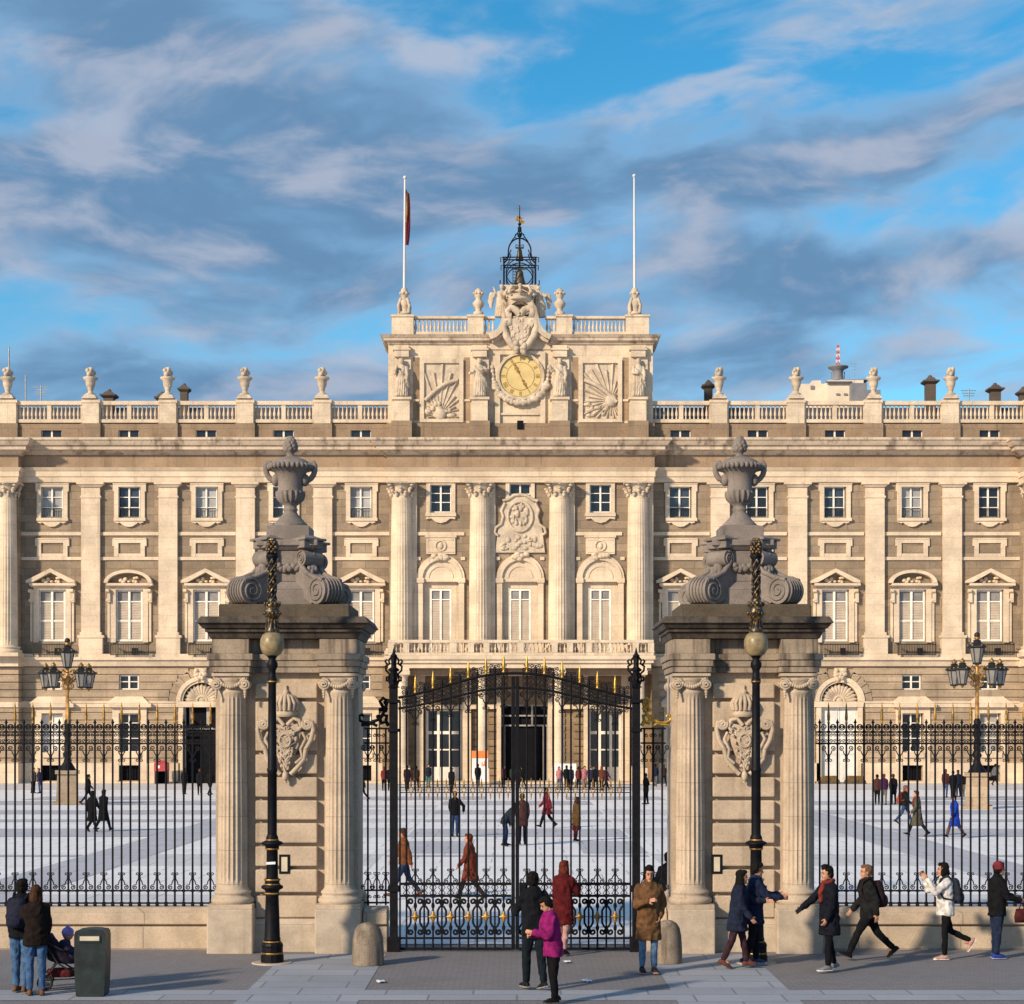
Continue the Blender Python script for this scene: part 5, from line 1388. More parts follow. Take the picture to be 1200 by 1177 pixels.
# gate posts
def gate_post(X, label):
    Y = 34.2; k = Y/F; h = lambda y: CAMZ+(HY-y)*k
    root = empty('gate_post', (X, Y, 0), label, 'gate post', 'square iron gate posts')
    b = MB(); b.box(-.072, .072, -.072, .072, -.02, h(806)); b.box(-.12, .12, -.12, .12, -.02, .25); b.box(-.105, .105, -.105, .105, h(1045), h(1038)); b.box(-.115, .115, -.115, .115, h(824), h(820)); b.box(-.105, .105, -.105, .105, h(858), h(854))
    b.frus((-.11,.11,-.11,.11), h(806), (-.06,.06,-.06,.06), h(803)); b.box(-.065, .065, -.065, .065, h(803), h(787)); b.lathe([(.09,h(787)),(.11,h(785)),(.05,h(782)),(.05,h(770)),(.07,h(769)),(.03,h(766)),(.005,h(759))], 0, 0, 10)
    obj('post', b, M['iron'], root, False, .008)
    b = MB()
    for a in range(4):
        n0 = len(b.v)
        b.tube([(r*k, 0, h(y)) for r, y in ((3,806),(6,797),(5,790),(9,786),(9.5,781),(5,778),(6,774),(2.5,770),(1.5,768))], .02, 6)
        b.tube([(r*k, 0, h(y)) for r, y in ((5,793),(8.5,794),(8.5,798),(6.5,798))], .022, 5)
        b.tube([(r*k, 0, h(y)) for r, y in ((8,779),(10,775),(7.5,773))], .02, 5)
        b.xform(Matrix.Rotation(a*PI/2, 4, 'Z'), n0)
    obj('crown_finial', b, M['iron'], root, False)
gate_post(GXL, 'left black iron gate post topped by a crown finial')
gate_post(GXR, 'right black iron gate post topped by a crown finial')
def interp(t, pts):
    for (a, b), (c, d) in zip(pts[:-1], pts[1:]):
        if a <= t <= c: return b+(d-b)*(t-a)/(c-a)
    return pts[-1][1]
UP = [(0,789),(18,789.8),(36,792),(54,796),(74,801.5),(96,808.5),(118,814),(140,818.5)]
LO = [(0,806),(20,807),(41,809.5),(67,815.5),(96,823),(118,827.5),(140,831)]
def gate_leaf(sgn, label):
    Y = 34.2; k = Y/F; h = lambda y: CAMZ+(HY-y)*k; c = 603.8; d = 10.35
    X0 = wx(c, Y)
    root = empty('gate_leaf', (X0+sgn*1.08, Y, .05), label, 'gate', 'two leaves of the iron gate')
    ox, oz = root.location.x, root.location.z
    T = lambda dx, y, yy=0: (X0+sgn*dx*k-ox, yy, h(y)-oz)
    b = MB(); b.box(min(T(.3,0)[0],T(4.6,0)[0]), max(T(.3,0)[0],T(4.6,0)[0]), -.05, .05, h(1113)-oz, h(793)-oz); b.box(min(T(134,0)[0],T(136,0)[0]), max(T(134,0)[0],T(136,0)[0]), -.03, .03, h(1113)-oz, h(822)-oz)
    obj('stile', b, M['iron'], root, False, .006)
    b = MB()
    for y, w in ((1112,1.6),(1099.5,1.2),(1050,1.4),(1036,1.5)): xa, xb = T(4.7,0)[0], T(134,0)[0]; b.box(min(xa,xb), max(xa,xb), -.024, .024, h(y+w)-oz, h(y-w)-oz)
    xs_ = np.linspace(0, 137, 30)
    b.tube([T(x, interp(x, UP)) for x in xs_], .026, 6); b.tube([T(x, interp(x, LO)) for x in xs_], .024, 6)
    b.tube([T(4.7, 923), T(134, 923)], .010, 4); b.tube([T(4.7, 929), T(134, 929)], .012, 4)
    obj_each('rail', b, M['iron'], root, False, tol=.06)
    sc = MB(); gold = MB(); gr = MB()
    n = 12
    for i in range(1, n+1):
        dx = i*d+3.2; x = T(dx,0)[0]; yu = interp(dx, UP); yl = interp(dx, LO); spe = i % 2
        b = MB(); b.tube([(x,0,h(1112)-oz),(x,0,h(yu-1)-oz)], .0185, 8); b.box(x-.028, x+.028, -.028, .028, h(1052)-oz, h(1048)-oz); b.box(x-.028, x+.028, -.028, .028, h(1038)-oz, h(1034)-oz)
        if not spe: b.lathe([(.02,h(yu)-oz),(.03,h(yu-3)-oz),(.012,h(yu-8)-oz),(.004,h(yu-11)-oz)], x, 0, 8)
        bar = obj('bar', b, M['iron'], root, False)
        if spe:
            g = MB(); spear(g, h(yu-1)-oz, h(yu-22)-oz, .03); g.xform(Matrix.Translation((x,0,0))); obj('spearhead', g, M['gold'], bar, root)
            lyre(sc, x, h(yl+19)-oz, h(yl+7)-oz, d*k, False, .015); lyre(sc, x, h(1022)-oz, h(1033)-oz, d*k, True, .014)
            # gilt rosette of the lower panel
            gz = h(1074.5)-oz
            for a, bb in ((.034,.135),(.10,.03),(.055,.06)): gold.ball((x, 0, gz), (a, .03, bb), 10, 6)
            gold.ball((x,0,gz), .035, 8, 6)
            sc.tube([(x-d*k,0,gz),(x+d*k,0,gz)], .008, 4)
            for s in (-1, 1):                         # S-scroll frame round the rosette
                for v in (-1, 1):
                    Q = lambda u, w: (x+s*u*k, 0, gz+v*w*k)
                    sc.tube([Q(5.4,0),Q(5.4,7),Q(7.5,11),Q(9.6,13.2),Q(8.4,16)]+[(x+s*(5.6*k)+3.4*k*(1-.75*j/11)*math.cos(.25+j*.62)*s, 0, gz+v*(17.5*k+3.4*k*(1-.75*j/11)*math.sin(.25+j*.62))) for j in range(12)], .021, 5)
                    sc.tube([Q(0,8),Q(1.6,12),Q(1.2,16)], .012, 4)
        for s in (-1, 1):
            xx = x+s*d*k*.27
            sc.tube(spiral(xx, h(yu-4.5)-oz, d*k*.27, -PI/2, 1.35, s, 0, 12, .2), .0125, 4)
            if not spe: sc.tube(spiral(x+s*d*k*.4, h(yu-10)-oz, d*k*.22, -PI/2, 1.3, s, 0, 10, .2), .0115, 4)
            sc.tube(spiral(xx, h(yu+4)-oz, d*k*.25, PI/2, 1.25, -s, 0, 10, .25), .0115, 4); sc.tube(spiral(xx, h(yl-4)-oz, d*k*.25, -PI/2, 1.25, s, 0, 10, .25), .0115, 4)
            sc.tube(spiral(xx, h(yl+4)-oz, d*k*.25, PI/2, 1.25, -s, 0, 10, .25), .0115, 4)
            sc.tube([(x+s*d*k*u_,0,h(yu+(yl-yu)*v_)-oz) for u_,v_ in ((.05,.5),(.3,.3),(.48,.5),(.3,.7),(.05,.5))], .012, 4)
            sc.tube(spiral(x+s*d*k*.2, h(yu-9.5)-oz, d*k*.2, -PI/2, 1.2, -s, 0, 9, .25), .011, 4)
            sc.tube([(x+s*d*k*.05,0,h(1036)-oz),(x+s*d*k*.38,0,h(1040)-oz),(x+s*d*k*.12,0,h(1043.5)-oz),(x+s*d*k*.38,0,h(1047)-oz),(x+s*d*k*.05,0,h(1050)-oz)], .011, 4)
        # gilt ring and spikes of the middle band
        xm = x+sgn*-.5*d*k
        gr.tube([(xm+.042*math.cos(t), 0, h(926)-oz+.042*math.sin(t)) for t in np.linspace(0, 2*PI, 11)], .013, 4)
        for px_, tall in ((x, 9), (xm, 11)): gr.lathe([(.012,h(923)-oz),(.02,h(921)-oz),(.003,h(923-tall)-oz)], px_, 0, 6); gr.lathe([(.003,h(929+tall*.8)-oz),(.016,h(931)-oz),(.01,h(929)-oz)], px_, 0, 6)
    obj_each('scrollwork', sc, M['iron'], root, False, tol=.3); obj_each('rosette', gold, M['oldgold'], root, False, tol=.01); obj('gilt_band', gr, M['oldgold'], root, False)
    if sgn > 0:
        b = MB(); xa, xb = T(-7,0)[0], T(-.5,0)[0]
        b = MB(); b.box(T(4.7,0)[0], T(13,0)[0], -.06, .06, h(1050)-oz, h(1036)-oz); obj('lock_case', b, M['iron'], root, False, .01)
gate_leaf(-1, 'left leaf of the black iron gate with gilt spears and rosettes')
gate_leaf(1, 'right leaf of the black iron gate with gilt spears and rosettes')

# ------------------------------------------------------------------ bollards
def bollard(px, fy, ytop, w, label):
    Y = gy(fy); k = Y/F; X = wx(px, Y); r = w*k/2; H = (fy-ytop)*k
    b = MB(); prof = [(r,-.03),(r*1.0,.02),(r*.98,H*.3),(r*.93,H*.6),(r*.82,H*.8),(r*.62,H*.92),(r*.3,H*.985),(.01,H)]
    b.lathe(prof, 0, 0, 40)
    for i, v in enumerate(b.v):
        n = noise.noise(Vector(v)*5+Vector((px,0,0)))*.015; b.v[i] = (v[0]*(1+n*3), v[1]*(1+n*3), v[2])
    o = obj('stone_bollard', b, M['bollard']); o.location = (X, Y, 0); tag(o, label, 'bollard', 'rounded stone bollards at the gate')
bollard(431, 1130, 1083, 38, 'rounded worn stone bollard at the foot of the left gate pillar')
bollard(782, 1128, 1080, 35, 'rounded stone bollard behind the man in the brown parka')

# ------------------------------------------------------------------ street lamps on the pavement
def street_lamp(px, label):
    Y = 32.45; k = Y/F; X = wx(px, Y); h = lambda y: CAMZ+(HY-y)*k
    root = empty('street_lamp', (X, Y, 0), label, 'street lamp', 'tall gilt topped street lamps before the pillars')
    b = MB(); p = lambda l: [(r*k, h(y)) for r, y in l]
    b.lathe(p([(13.5,1129),(13.5,1120),(12.5,1118.5),(12.5,1110),(13,1108),(12,1105),(9,1103),(10,1101)]), 0, 0, 12, False)
    b.lathe(p([(10,1101),(9.2,1098),(8.4,1070),(7.6,1050),(9,1048),(7.5,1046),(9,1043),(12.8,1041),(12.8,1038.5),(9,1036.5),(8.5,1033),(9.5,1031),(7.2,1029)]), 0, 0, 24)
    b.lathe(p([(7,1029),(6.6,996),(8,994),(8.5,991),(12.8,989),(12.2,987),(7.5,985),(7.0,981),(5.6,978)]), 0, 0, 24)
    b.lathe(p([(5.6,978),(5.5,905),(6.2,904),(6.2,901),(5.3,900),(4.6,802),(5.6,800),(5.6,796),(4.4,795),(4.2,786),(6.6,781),(6.4,777),(4,773),(5.5,770),(8.5,767.5)]), 0, 0, 20)
    obj('post', b, M['iron'], root, False)
    b = MB()
    for y, r in ((1117,12.9),(1103.5,10.5),(1047,9.1),(1036.5,9.6),(1031,9.7),(995,8.1),(984.5,7.7),(799,5.8)): b.lathe(p([(r-.3,y+.9),(r+.25,y),(r-.3,y-.9)]), 0, 0, 24)
    obj('gilt_ring', b, M['oldgold'], root, False)
    b = MB(); b.lathe(p([(7.5,768.6),(10.5,766.5),(13.2,761.5),(14.2,756),(13.8,750),(11.5,744.5),(8,741.8)]), 0, 0, 32); g_ = obj('lamp_globe', b, M['globe'], root, False)
    b = MB(); b.lathe(p([(8.2,742),(8.6,739),(6.4,735),(6,728),(7.6,724),(9.3,722),(9.3,716),(7.5,713.5),(8.8,711),(9,708.5),(5,706.5),(5.2,702)]), 0, 0, 24)
    for j in range(12):
        a = 2*PI*j/12; b.ball((8.9*k*math.cos(a), 8.9*k*math.sin(a), h(708)), (.022,.022,.045), 6, 4); b.tube([(r*k*math.cos(a), r*k*math.sin(a), h(y)) for r, y in ((7.2,740),(7.4,734),(6.6,727))], .014, 4); b.ball((9.4*k*math.cos(a+.2), 9.4*k*math.sin(a+.2), h(719)), .03, 6, 4)
    obj('gilt_collar', b, M['lampgold'], root, False)
    b = MB(); b.lathe(p([(4.6,704),(4.6,690),(4.2,676),(5.2,674),(4.2,672),(4.8,664),(4.6,657),(7.4,653),(7,650.5),(3.6,649)]), 0, 0, 16); obj('stem', b, M['iron'], root, False)
    b = MB()
    for j in range(3):
        for s in (0, 1, 2, 3): 
            pts = [(4.7*k*math.cos(t*1.1+s*PI/2), 4.7*k*math.sin(t*1.1+s*PI/2), h(704-t*8.2-j*0)) for t in np.linspace(0, 6, 16)]
            if j == 0: b.tube(pts, .018, 5)
    for j in range(26): a = j*2.4; b.ball((4.4*k*math.cos(a), 4.4*k*math.sin(a), h(702-j*1.9)), (.024,.024,.04), 6, 4)
    obj('gilt_leaf_spiral', b, M['lampgold'], root, False)
    b = MB(); b.lathe(p([(3,650),(5,647),(5.6,641),(4.6,635),(1.5,631)]), 0, 0, 12)
    for i in range(6):
        for j in range(8): a = 2*PI*(j+.5*(i % 2))/8; r = (5.2,6,6.2,5.8,4.6,2.8)[i]; b.ball((r*k*math.cos(a), r*k*math.sin(a), h(647.5-i*2.9)), (.032,.032,.038), 6, 4)
    obj('pine_cone_finial', b, M['lampgold'], root, False)
    b = MB(); b.lathe(p([(24,1130.2),(24,1128.2),(22.5,1127.6)]), 0, 0, 40); obj('stone_base', b, M['plinth'], root, False)
    return root
l1 = street_lamp(319, 'tall black and gold street lamp in front of the left gate pillar')
b = MB(); b.box(-.12, .10, -.145, -.115, 0, .05); 
st = MB(); k = 32.45/F; st.prism([(-.09, CAMZ+(HY-1013)*k), (.07, CAMZ+(HY-1012.4)*k), (.07, CAMZ+(HY-1009.6)*k), (-.09, CAMZ+(HY-1010)*k)], -.112, -.1); obj('sticker', st, M['paper'], l1, False)
street_lamp(886, 'tall black and gold street lamp in front of the right gate pillar, beside the couple')

# ------------------------------------------------------------------ five lantern lamps on the plaza
def lantern(b, g, t, x, y, z, s=1.0):
    """hexagonal lantern hanging with its glass centre at z; iron in b, glass in g, gilt crown in t"""
    def hexr(mb, pr): 
        n0 = len(mb.v); mb.lathe([(r*s, z+q*s) for r, q in pr], x, y, 6, False)
    hexr(g, [(.24,-.50),(.40,.36)])
    for k in range(6):
        a = 2*PI*k/6; b.tube([(x+r*s*math.cos(a), y+r*s*math.sin(a), z+q*s) for r, q in ((.22,-.54),(.42,.38))], .035*s, 4)
    hexr(b, [(.20,-.60),(.27,-.54),(.25,-.49)]); hexr(b, [(.44,.34),(.56,.40),(.54,.46),(.25,.66),(.2,.72),(.24,.78),(.16,.82)])
    for k in range(6): a = 2*PI*k/6; t.ball((x+.52*s*math.cos(a), y+.52*s*math.sin(a), z+.50*s), .06*s, 6, 4)
    t.lathe([(.12*s,z+.82*s),(.19*s,z+.93*s),(.10*s,z+1.02*s),(.03*s,z+1.12*s)], x, y, 8)
    t.lathe([(.02*s,z-.78*s),(.08*s,z-.7*s),(.12*s,z-.6*s)], x, y, 8)
def plaza_lamp(px, gyp, label):
    Y = gy(gyp); k = 104.8/F; X = wx(px, Y); h = lambda y: (943-y)*k
    root = empty('plaza_lamp', (X, Y, 0), label, 'street lamp', 'five lantern lamps on the plaza', -math.asin(X/math.hypot(X, Y)))
    O = lambda n, b, m: obj(n, b, m, root, False)
    b = MB(); b.box(-.8, .8, -.8, .8, 0, .18); b.frus((-.62,.62,-.62,.62), .18, (-.56,.56,-.56,.56), h(907)); b.box(-.68, .68, -.68, .68, h(907), h(903)); O('pedestal', b, M['base'])
    b = MB(); b.lathe([(.50,h(903)),(.42,h(900)),(.22,h(893)),(.16,h(888)),(.26,h(884)),(.16,h(880)),(.2,h(872)),(.14,h(866)),(.24,h(860)),(.15,h(855)),(.18,h(846)),(.11,h(843))], 0, 0, 12); O('lower_post', b, M['iron'])
    b = MB(); b.lathe([(.115,h(843)),(.12,h(838)),(.09,h(812)),(.17,h(808)),(.10,h(805)),(.22,h(799)),(.3,h(796)),(.12,h(792)),(.1,h(786))], 0, 0, 12)
    for a in range(4):
        n0 = len(b.v); b.tube([(r,0,z) for r, z in ((.14,h(802)),(.4,h(797)),(.7,h(790)),(.95,h(785)),(1.2,h(787)),(1.22,h(791)))], .055, 6); b.tube([(r,0,z) for r, z in ((.15,h(788)),(.4,h(785)),(.55,h(789)),(.4,h(792)),(.3,h(790)))], .04, 5); b.tube([(r,0,z) for r, z in ((.2,h(808)),(.35,h(805)),(.3,h(801)))], .035, 5)
        b.xform(Matrix.Rotation(math.radians((14, 166, 232, 308)[a]), 4, 'Z'), n0)
    O('post_and_arms', b, M['brownpaint'])
    for a in (14, 166, 232, 308, None):
        ib, ig, it = MB(), MB(), MB()
        if a is None: lantern(ib, ig, it, 0, 0, h(772), .92); ib.ball((0,0,h(751)),.16,8,6)
        else: lantern(ib, ig, it, 1.22*math.cos(math.radians(a)), 1.22*math.sin(math.radians(a)), h(796.5), .84)
        r = O('lantern', ib, M['rail']); obj('glass', ig, M['lantern'], r, root); obj('gilt_crown', it, M['oldgold'], r, root)
plaza_lamp(79, 943, 'ochre lamp post with five lanterns on the left of the plaza')
plaza_lamp(1145, 948, 'ochre lamp post with five lanterns on the right of the plaza')
# ------------------------------------------------------------------ people

def shoe_mesh(b, ank, pitch, s=1.0, sole=True):
    st = [(.078,.022,.045),(.06,.034,.075),(.01,.038,.10),(-.05,.040,.085),(-.115,.046,.06),(-.165,.042,.045),(-.195,.022,.03)]
    Mx = Matrix.Translation(ank) @ Matrix.Rotation(pitch, 4, 'X')
    for part in ((0, 1) if sole else (0,)):
        vs = []; fs = []; n = 8
        for y, w, hh in st:
            if part: w *= 1.08; hh = .024; y = y*1.04
            for u, v in ((-1,0),(-1,.5),(-.75,.88),(0,1),(.75,.88),(1,.5),(1,0),(0,0)):
                vs.append(Mx @ Vector((u*w, y, -.085+v*hh+(0 if part else .004))))
        for i in range(len(st)-1):
            for k in range(n):
                k2 = (k+1) % n; fs.append((i*n+k, (i+1)*n+k, (i+1)*n+k2, i*n+k2))
        fs += [tuple(range(n)), tuple(range((len(st)-1)*n+n-1, (len(st)-1)*n-1, -1))]
        b.add(vs, fs, not part, part)
STAND = dict(legs=((2,3),(-3,4)), arms=((4,8,12,6),(2,8,14,6)))
WALK = dict(legs=((26,8),(-16,24)), arms=((-22,8,14,4),(24,8,22,4)))
WALK2 = dict(legs=((-17,20),(25,6)), arms=((22,8,20,4),(-20,8,14,4)))
POCKET = dict(legs=((3,4),(-3,4)), arms=((-14,16,42,22),(-14,16,42,22)))
PHONE = dict(legs=((2,3),(-2,4)), arms=((14,8,105,34),(6,8,20,6)), nod=14)
PHOTO = dict(legs=((4,4),(-4,5)), arms=((48,10,100,12),(48,10,100,12)))
FWD = dict(legs=((12,8),(-10,12)), arms=((30,8,30,4),(0,8,15,5)))
BEND = dict(legs=((12,16),(4,14)), arms=((20,8,25,8),(25,8,25,8)), lean=42, nod=10)
def person(px, fy, H, yaw, label, top, hem=.80, legs=(.02,.025,.05), shoe=(.02,.02,.02), sole=None, hair=('short', (.02,.014,.01)), pose=STAND, lod=2, bulk=1.0, tf_legs=1.0, hat=None, scarf=None, group=None, female=False, z0=0.0, skirt=False):
    Y = gy(fy); X = wx(px, Y)
    root = empty('person', (X, Y, z0), label, 'person', group, D(yaw))
    vb, vc = ((.0075, .012), (.014, .018), (.022, .026))[lod]
    s = H/1.75; fem = .90 if female else 1.0
    lean = D(pose.get('lean', 3)); HIP = .93
    Rl = Matrix.Rotation(lean, 4, 'X')
    def tf(p):
        p = Vector(p)
        if p.z <= HIP: return p
        return Vector((0, 0, HIP)) + (Rl @ (p-Vector((0, 0, HIP))))
    # legs
    J = []
    for sx, (a, kb) in zip((1, -1), pose['legs']):
        a, kb = D(a), D(kb); hip = Vector((sx*.092, 0, .91))
        kn = hip+Vector((0, -math.sin(a), -math.cos(a)))*.42; an = kn+Vector((0, -math.sin(a-kb), -math.cos(a-kb)))*.405
        pitch = max(-.35, min(1.0, -(a-kb)*.9)) if abs(a-kb) > .12 else 0
        J.append((hip, kn, an, pitch))
    low = min(j[2].z-.085-(.10*math.sin(j[3]) if j[3] > 0 else -.07*math.sin(j[3])*-1*-1) for j in J)
    low = min(min(j[2].z-.085-.19*math.sin(max(0, j[3]))*1.0+0*1, j[2].z-.085-.07*math.sin(max(0, -j[3]))) for j in J)
    lift = Matrix.Scale(s, 4) @ Matrix.Translation((0, 0, -low))
    def fin(b): b.xform(lift); return b
    # arms
    A = []
    for sx, (f, o, e, iw) in zip((1, -1), pose['arms']):
        f, o, e, iw = D(f), D(o), D(e), D(iw); sh = Vector((sx*.163*fem, .005, 1.388))
        el = sh+Vector((sx*math.sin(o), -math.sin(f)*math.cos(o), -math.cos(f)*math.cos(o)))*.285
        v = Vector((-sx*math.sin(iw), -math.sin(f+e)*math.cos(iw), -math.cos(f+e)*math.cos(iw))); wr = el+v*.245
        A.append((tf(sh), tf(el), tf(wr), sx))
    HM = Matrix.Translation(tf((0, -.015, 1.615))) @ Matrix.Rotation(D(pose.get('turn', 0)), 4, 'Z') @ Matrix.Rotation(D(pose.get('nod', 0)), 4, 'X')
    # body
    b = MB()
    b.rings([((0,0,.86),.145,.10),((0,0,.98),.15*1.0,.105),((0,0,1.1),.13*fem,.095),((0,-.01,1.25),.15*fem,.105),((0,0,1.37),.165*fem,.095),((0,.01,1.45),.10*fem,.07),((0,.012,1.50),.055,.055)], 14, tf)
    n0 = len(b.v); q = fem**.3
    b.ball((0,.01,.035), (.076*q,.096,.088), 16, 12); b.ball((0,-.022,-.042), (.058*q,.07,.078), 14, 10); b.ball((0,-.062,-.098), (.034,.03,.024), 10, 8)
    b.ball((0,-.094,-.012), (.013,.018,.026), 8, 6); b.ball((0,-.103,-.028), (.016,.016,.012), 8, 6)
    for sx in (-1, 1): b.ball((sx*.077*q,.015,-.012), (.011,.022,.032), 8, 6)
    b.xform(HM, n0)
    b.limb([tf((0,.015,1.44)), HM @ Vector((0,.02,-.06))], [.06, .05], 10)
    for hip, kn, an, pt in J: b.limb([hip, kn, an+Vector((0,0,.0))], [.075,.05,.036], 8); b.ball(an+Vector((0,-.05,-.045)), (.03,.07,.03), 8, 6)
    hands = []
    for sh, el, wr, sx in A:
        b.limb([sh, el, wr], [.045,.037,.026], 8)
        d = (wr-el).normalized(); n = Vector((-sx, -.25, 0)); n = n-d*n.dot(d)
        if n.length < .3: n = Vector((0,-1,0)); n = n-d*n.dot(d)
        n.normalize(); w = d.cross(n); 
        if w.y > 0: w = -w
        rot = Matrix((w, n, d)).transposed()
        b.ball(wr+d*.055, (.04,.017,.055), 10, 8, rot=rot)
        hands.append((wr+d*.07+n*.03, rot))
        if lod == 0:
            c = .5 if pose is PHONE or pose is PHOTO or pose.get('grip') else .28
            for i, l in enumerate((.066,.078,.074,.058)):
                bs = wr+d*.095+w*((1.5-i)*.0195)
                m1 = bs+(d*math.cos(c)+n*math.sin(c))*l*.55; m2 = m1+(d*math.cos(c*2.6)+n*math.sin(c*2.6))*l*.5
                b.limb([bs-d*.02, m1, m2], [.0095,.009,.008], 6)
            bs = wr+d*.025+w*.03; m1 = bs+(d*.6+w*.62+n*.4)*.036; b.limb([bs, m1, m1+(d*.85+w*.2+n*.45)*.032], [.012,.011,.009], 6)
        else:
            b.limb([wr+d*.09, wr+d*.15+n*.02], [.02,.014], 6)
    fuse('body', fin(b), SKIN, root, vb, 0, smooth=2 if lod == 0 else 1)
    # jacket or coat
    b = MB(); t = .034*bulk; str_ = max(abs(j[1].y) for j in J)
    rs = []
    if hem < .78: rs += [((0,0,hem),.195+.01*bulk,.125+str_*.62),((0,0,(hem+.9)/2),.185+.008*bulk,.135+str_*.35)]
    else: rs += [((0,0,hem),.165+t*.7,.125+t*.6)]
    rs += [((0,0,.95),.162+t*.7,.118+t*.7),((0,0,1.08),.140*fem+t*.9,.105+t),((0,-.01,1.24),.155*fem+t,.112+t),((0,0,1.36),.17*fem+t*.8,.10+t),((0,.008,1.45),.115*fem+t*.5,.078+t*.6),((0,.012,1.50),.068+t*.3,.068+t*.3),((0,.012,1.525),.066,.066)]
    b.rings(rs, 20, tf)
    for sh, el, wr, sx in A: b.limb([sh, el, wr-(wr-el)*.05], [.050+.016*bulk,.045+.013*bulk,.035+.012*bulk], 10)
    fuse('jacket' if hem > .7 else 'coat', fin(b), cloth(top), root, vc, (.015, .010, .006)[lod], (8, 8, 7), 2)
    # trousers
    b = MB(); tl = tf_legs
    if skirt: b.rings([((0,0,.42),.19,.17),((0,0,.7),.17,.14),((0,0,.98),.15,.115)], 16)
    for hip, kn, an, pt in J:
        b.limb([hip, hip*.5+kn*.5, kn, kn*.5+an*.5, an+(kn-an).normalized()*.03], [.098*tl,.088*tl,.066*tl,.062*tl,.052*tl], 10)
    b.rings([((0,0,.84),.14,.105),((0,0,.92),.158,.118),((0,0,1.02),.150,.112)], 16, tf)
    fuse('trousers', fin(b), cloth(legs), root, vc, (.009, .006, .005)[lod], (13, 13, 7), 2)
    for hip, kn, an, pt in J:
        b = MB(); shoe_mesh(b, an, pt, 1, lod < 2); obj('shoe', fin(b), [cloth(shoe, .6), cloth(sole or (.05,.05,.05), .6)], root, False)
    # hair, hats
    style, hc = hair; b = MB()
    if style != 'bald':
        b.ball((0,.026,.050), (.085*q,.094,.086), 14, 10); b.ball((0,.052,-.015), (.074*q,.062,.078), 12, 10); b.ball((0,-.028,.098), (.062,.062,.034), 12, 8)
        for sx in (-1, 1): b.ball((sx*.07*q,.03,.01), (.02,.045,.06), 8, 6)
    if style == 'tall': b.ball((0,-.02,.122), (.06,.075,.035), 10, 8)
    if style == 'long':
        b.ball((0,.06,-.08), (.086,.056,.12), 12, 10); b.ball((0,.078,-.19), (.084,.05,.10), 12, 8)
        for sx in (-1, 1): b.ball((sx*.074,.015,-.07), (.026,.05,.11), 8, 8)
    if style == 'bob':
        b.ball((0,.045,-.05), (.092,.075,.10), 12, 10)
        for sx in (-1, 1): b.ball((sx*.074,.0,-.05), (.028,.06,.085), 8, 8)
    if style == 'bun': b.ball((0,.12,.05), (.045,.045,.045), 10, 8)
    if style == 'hood': b.ball((0,.03,.0), (.105,.11,.145), 14, 10); b.ball((0,.05,-.13), (.12,.09,.07), 12, 8)
    if b.v:
        b.xform(HM); fuse('hood' if style == 'hood' else 'hair', fin(b), cloth(hc, .75), root, max(.009, vb), .010, (24, 24, 9), 1)
    if hat:
        kind, hcol = hat; b = MB()
        b.ball((0,.016,.062), (.094,.108,.088), 16, 12)
        if kind == 'beanie': b.lathe([(.092,.0),(.102,.005),(.102,.05),(.092,.055)], 0, .018, 20)
        if kind == 'cap': b.ball((0,-.10,.055), (.07,.075,.014), 12, 6)
        if kind == 'brim': b.lathe([(.17,.03),(.17,.045),(.09,.06)], 0, .015, 24)
        b.xform(HM); fuse('hat', fin(b), cloth(hcol), root, max(.01, vb), .003, (20,20,20), 1)
    if scarf:
        b = MB(); b.tube([tf((.075*math.cos(a), .008+.08*math.sin(a), 1.485+.015*math.sin(2*a))) for a in np.linspace(0, 2*PI, 17)], .038, 8); b.limb([tf((.03,-.10,1.46)), tf((.05,-.17,1.32)), tf((.05,-.17,1.18))], [.04,.04,.035], 8)
        fuse('scarf', fin(b), cloth(scarf), root, vc, .006, (14,14,14), 1)
    if lod == 0:
        for sx in (-1, 1):
            b = MB(); b.ball((sx*.030,-.083,.006), (.013,.008,.009), 8, 6); b.xform(HM); obj('eye', fin(b), EYE, root, False)
            b = MB(); b.ball((sx*.030,-.089,.030), (.02,.007,.005), 8, 6); b.xform(HM); obj('eyebrow', fin(b), cloth(hc), root, False)
        b = MB(); b.ball((0,-.089,-.060), (.022,.008,.007), 8, 6); b.xform(HM); obj('mouth', fin(b), LIP, root, False)
    return root, lift, tf, hands
def phone(pr, i, label):
    root, lift, tf, hands = pr; c, rot = hands[i]
    b = MB(); b.box(-.036, .036, -.006, .006, -.07, .07); b.xform(Matrix.Translation(c) @ rot.to_4x4()); b.xform(lift); b.xform(Matrix.Translation(root.location) @ Matrix.Rotation(root.rotation_euler.z, 4, 'Z'))
    tag(obj('phone', b, M['phone'], None, True, .003), label, 'phone')
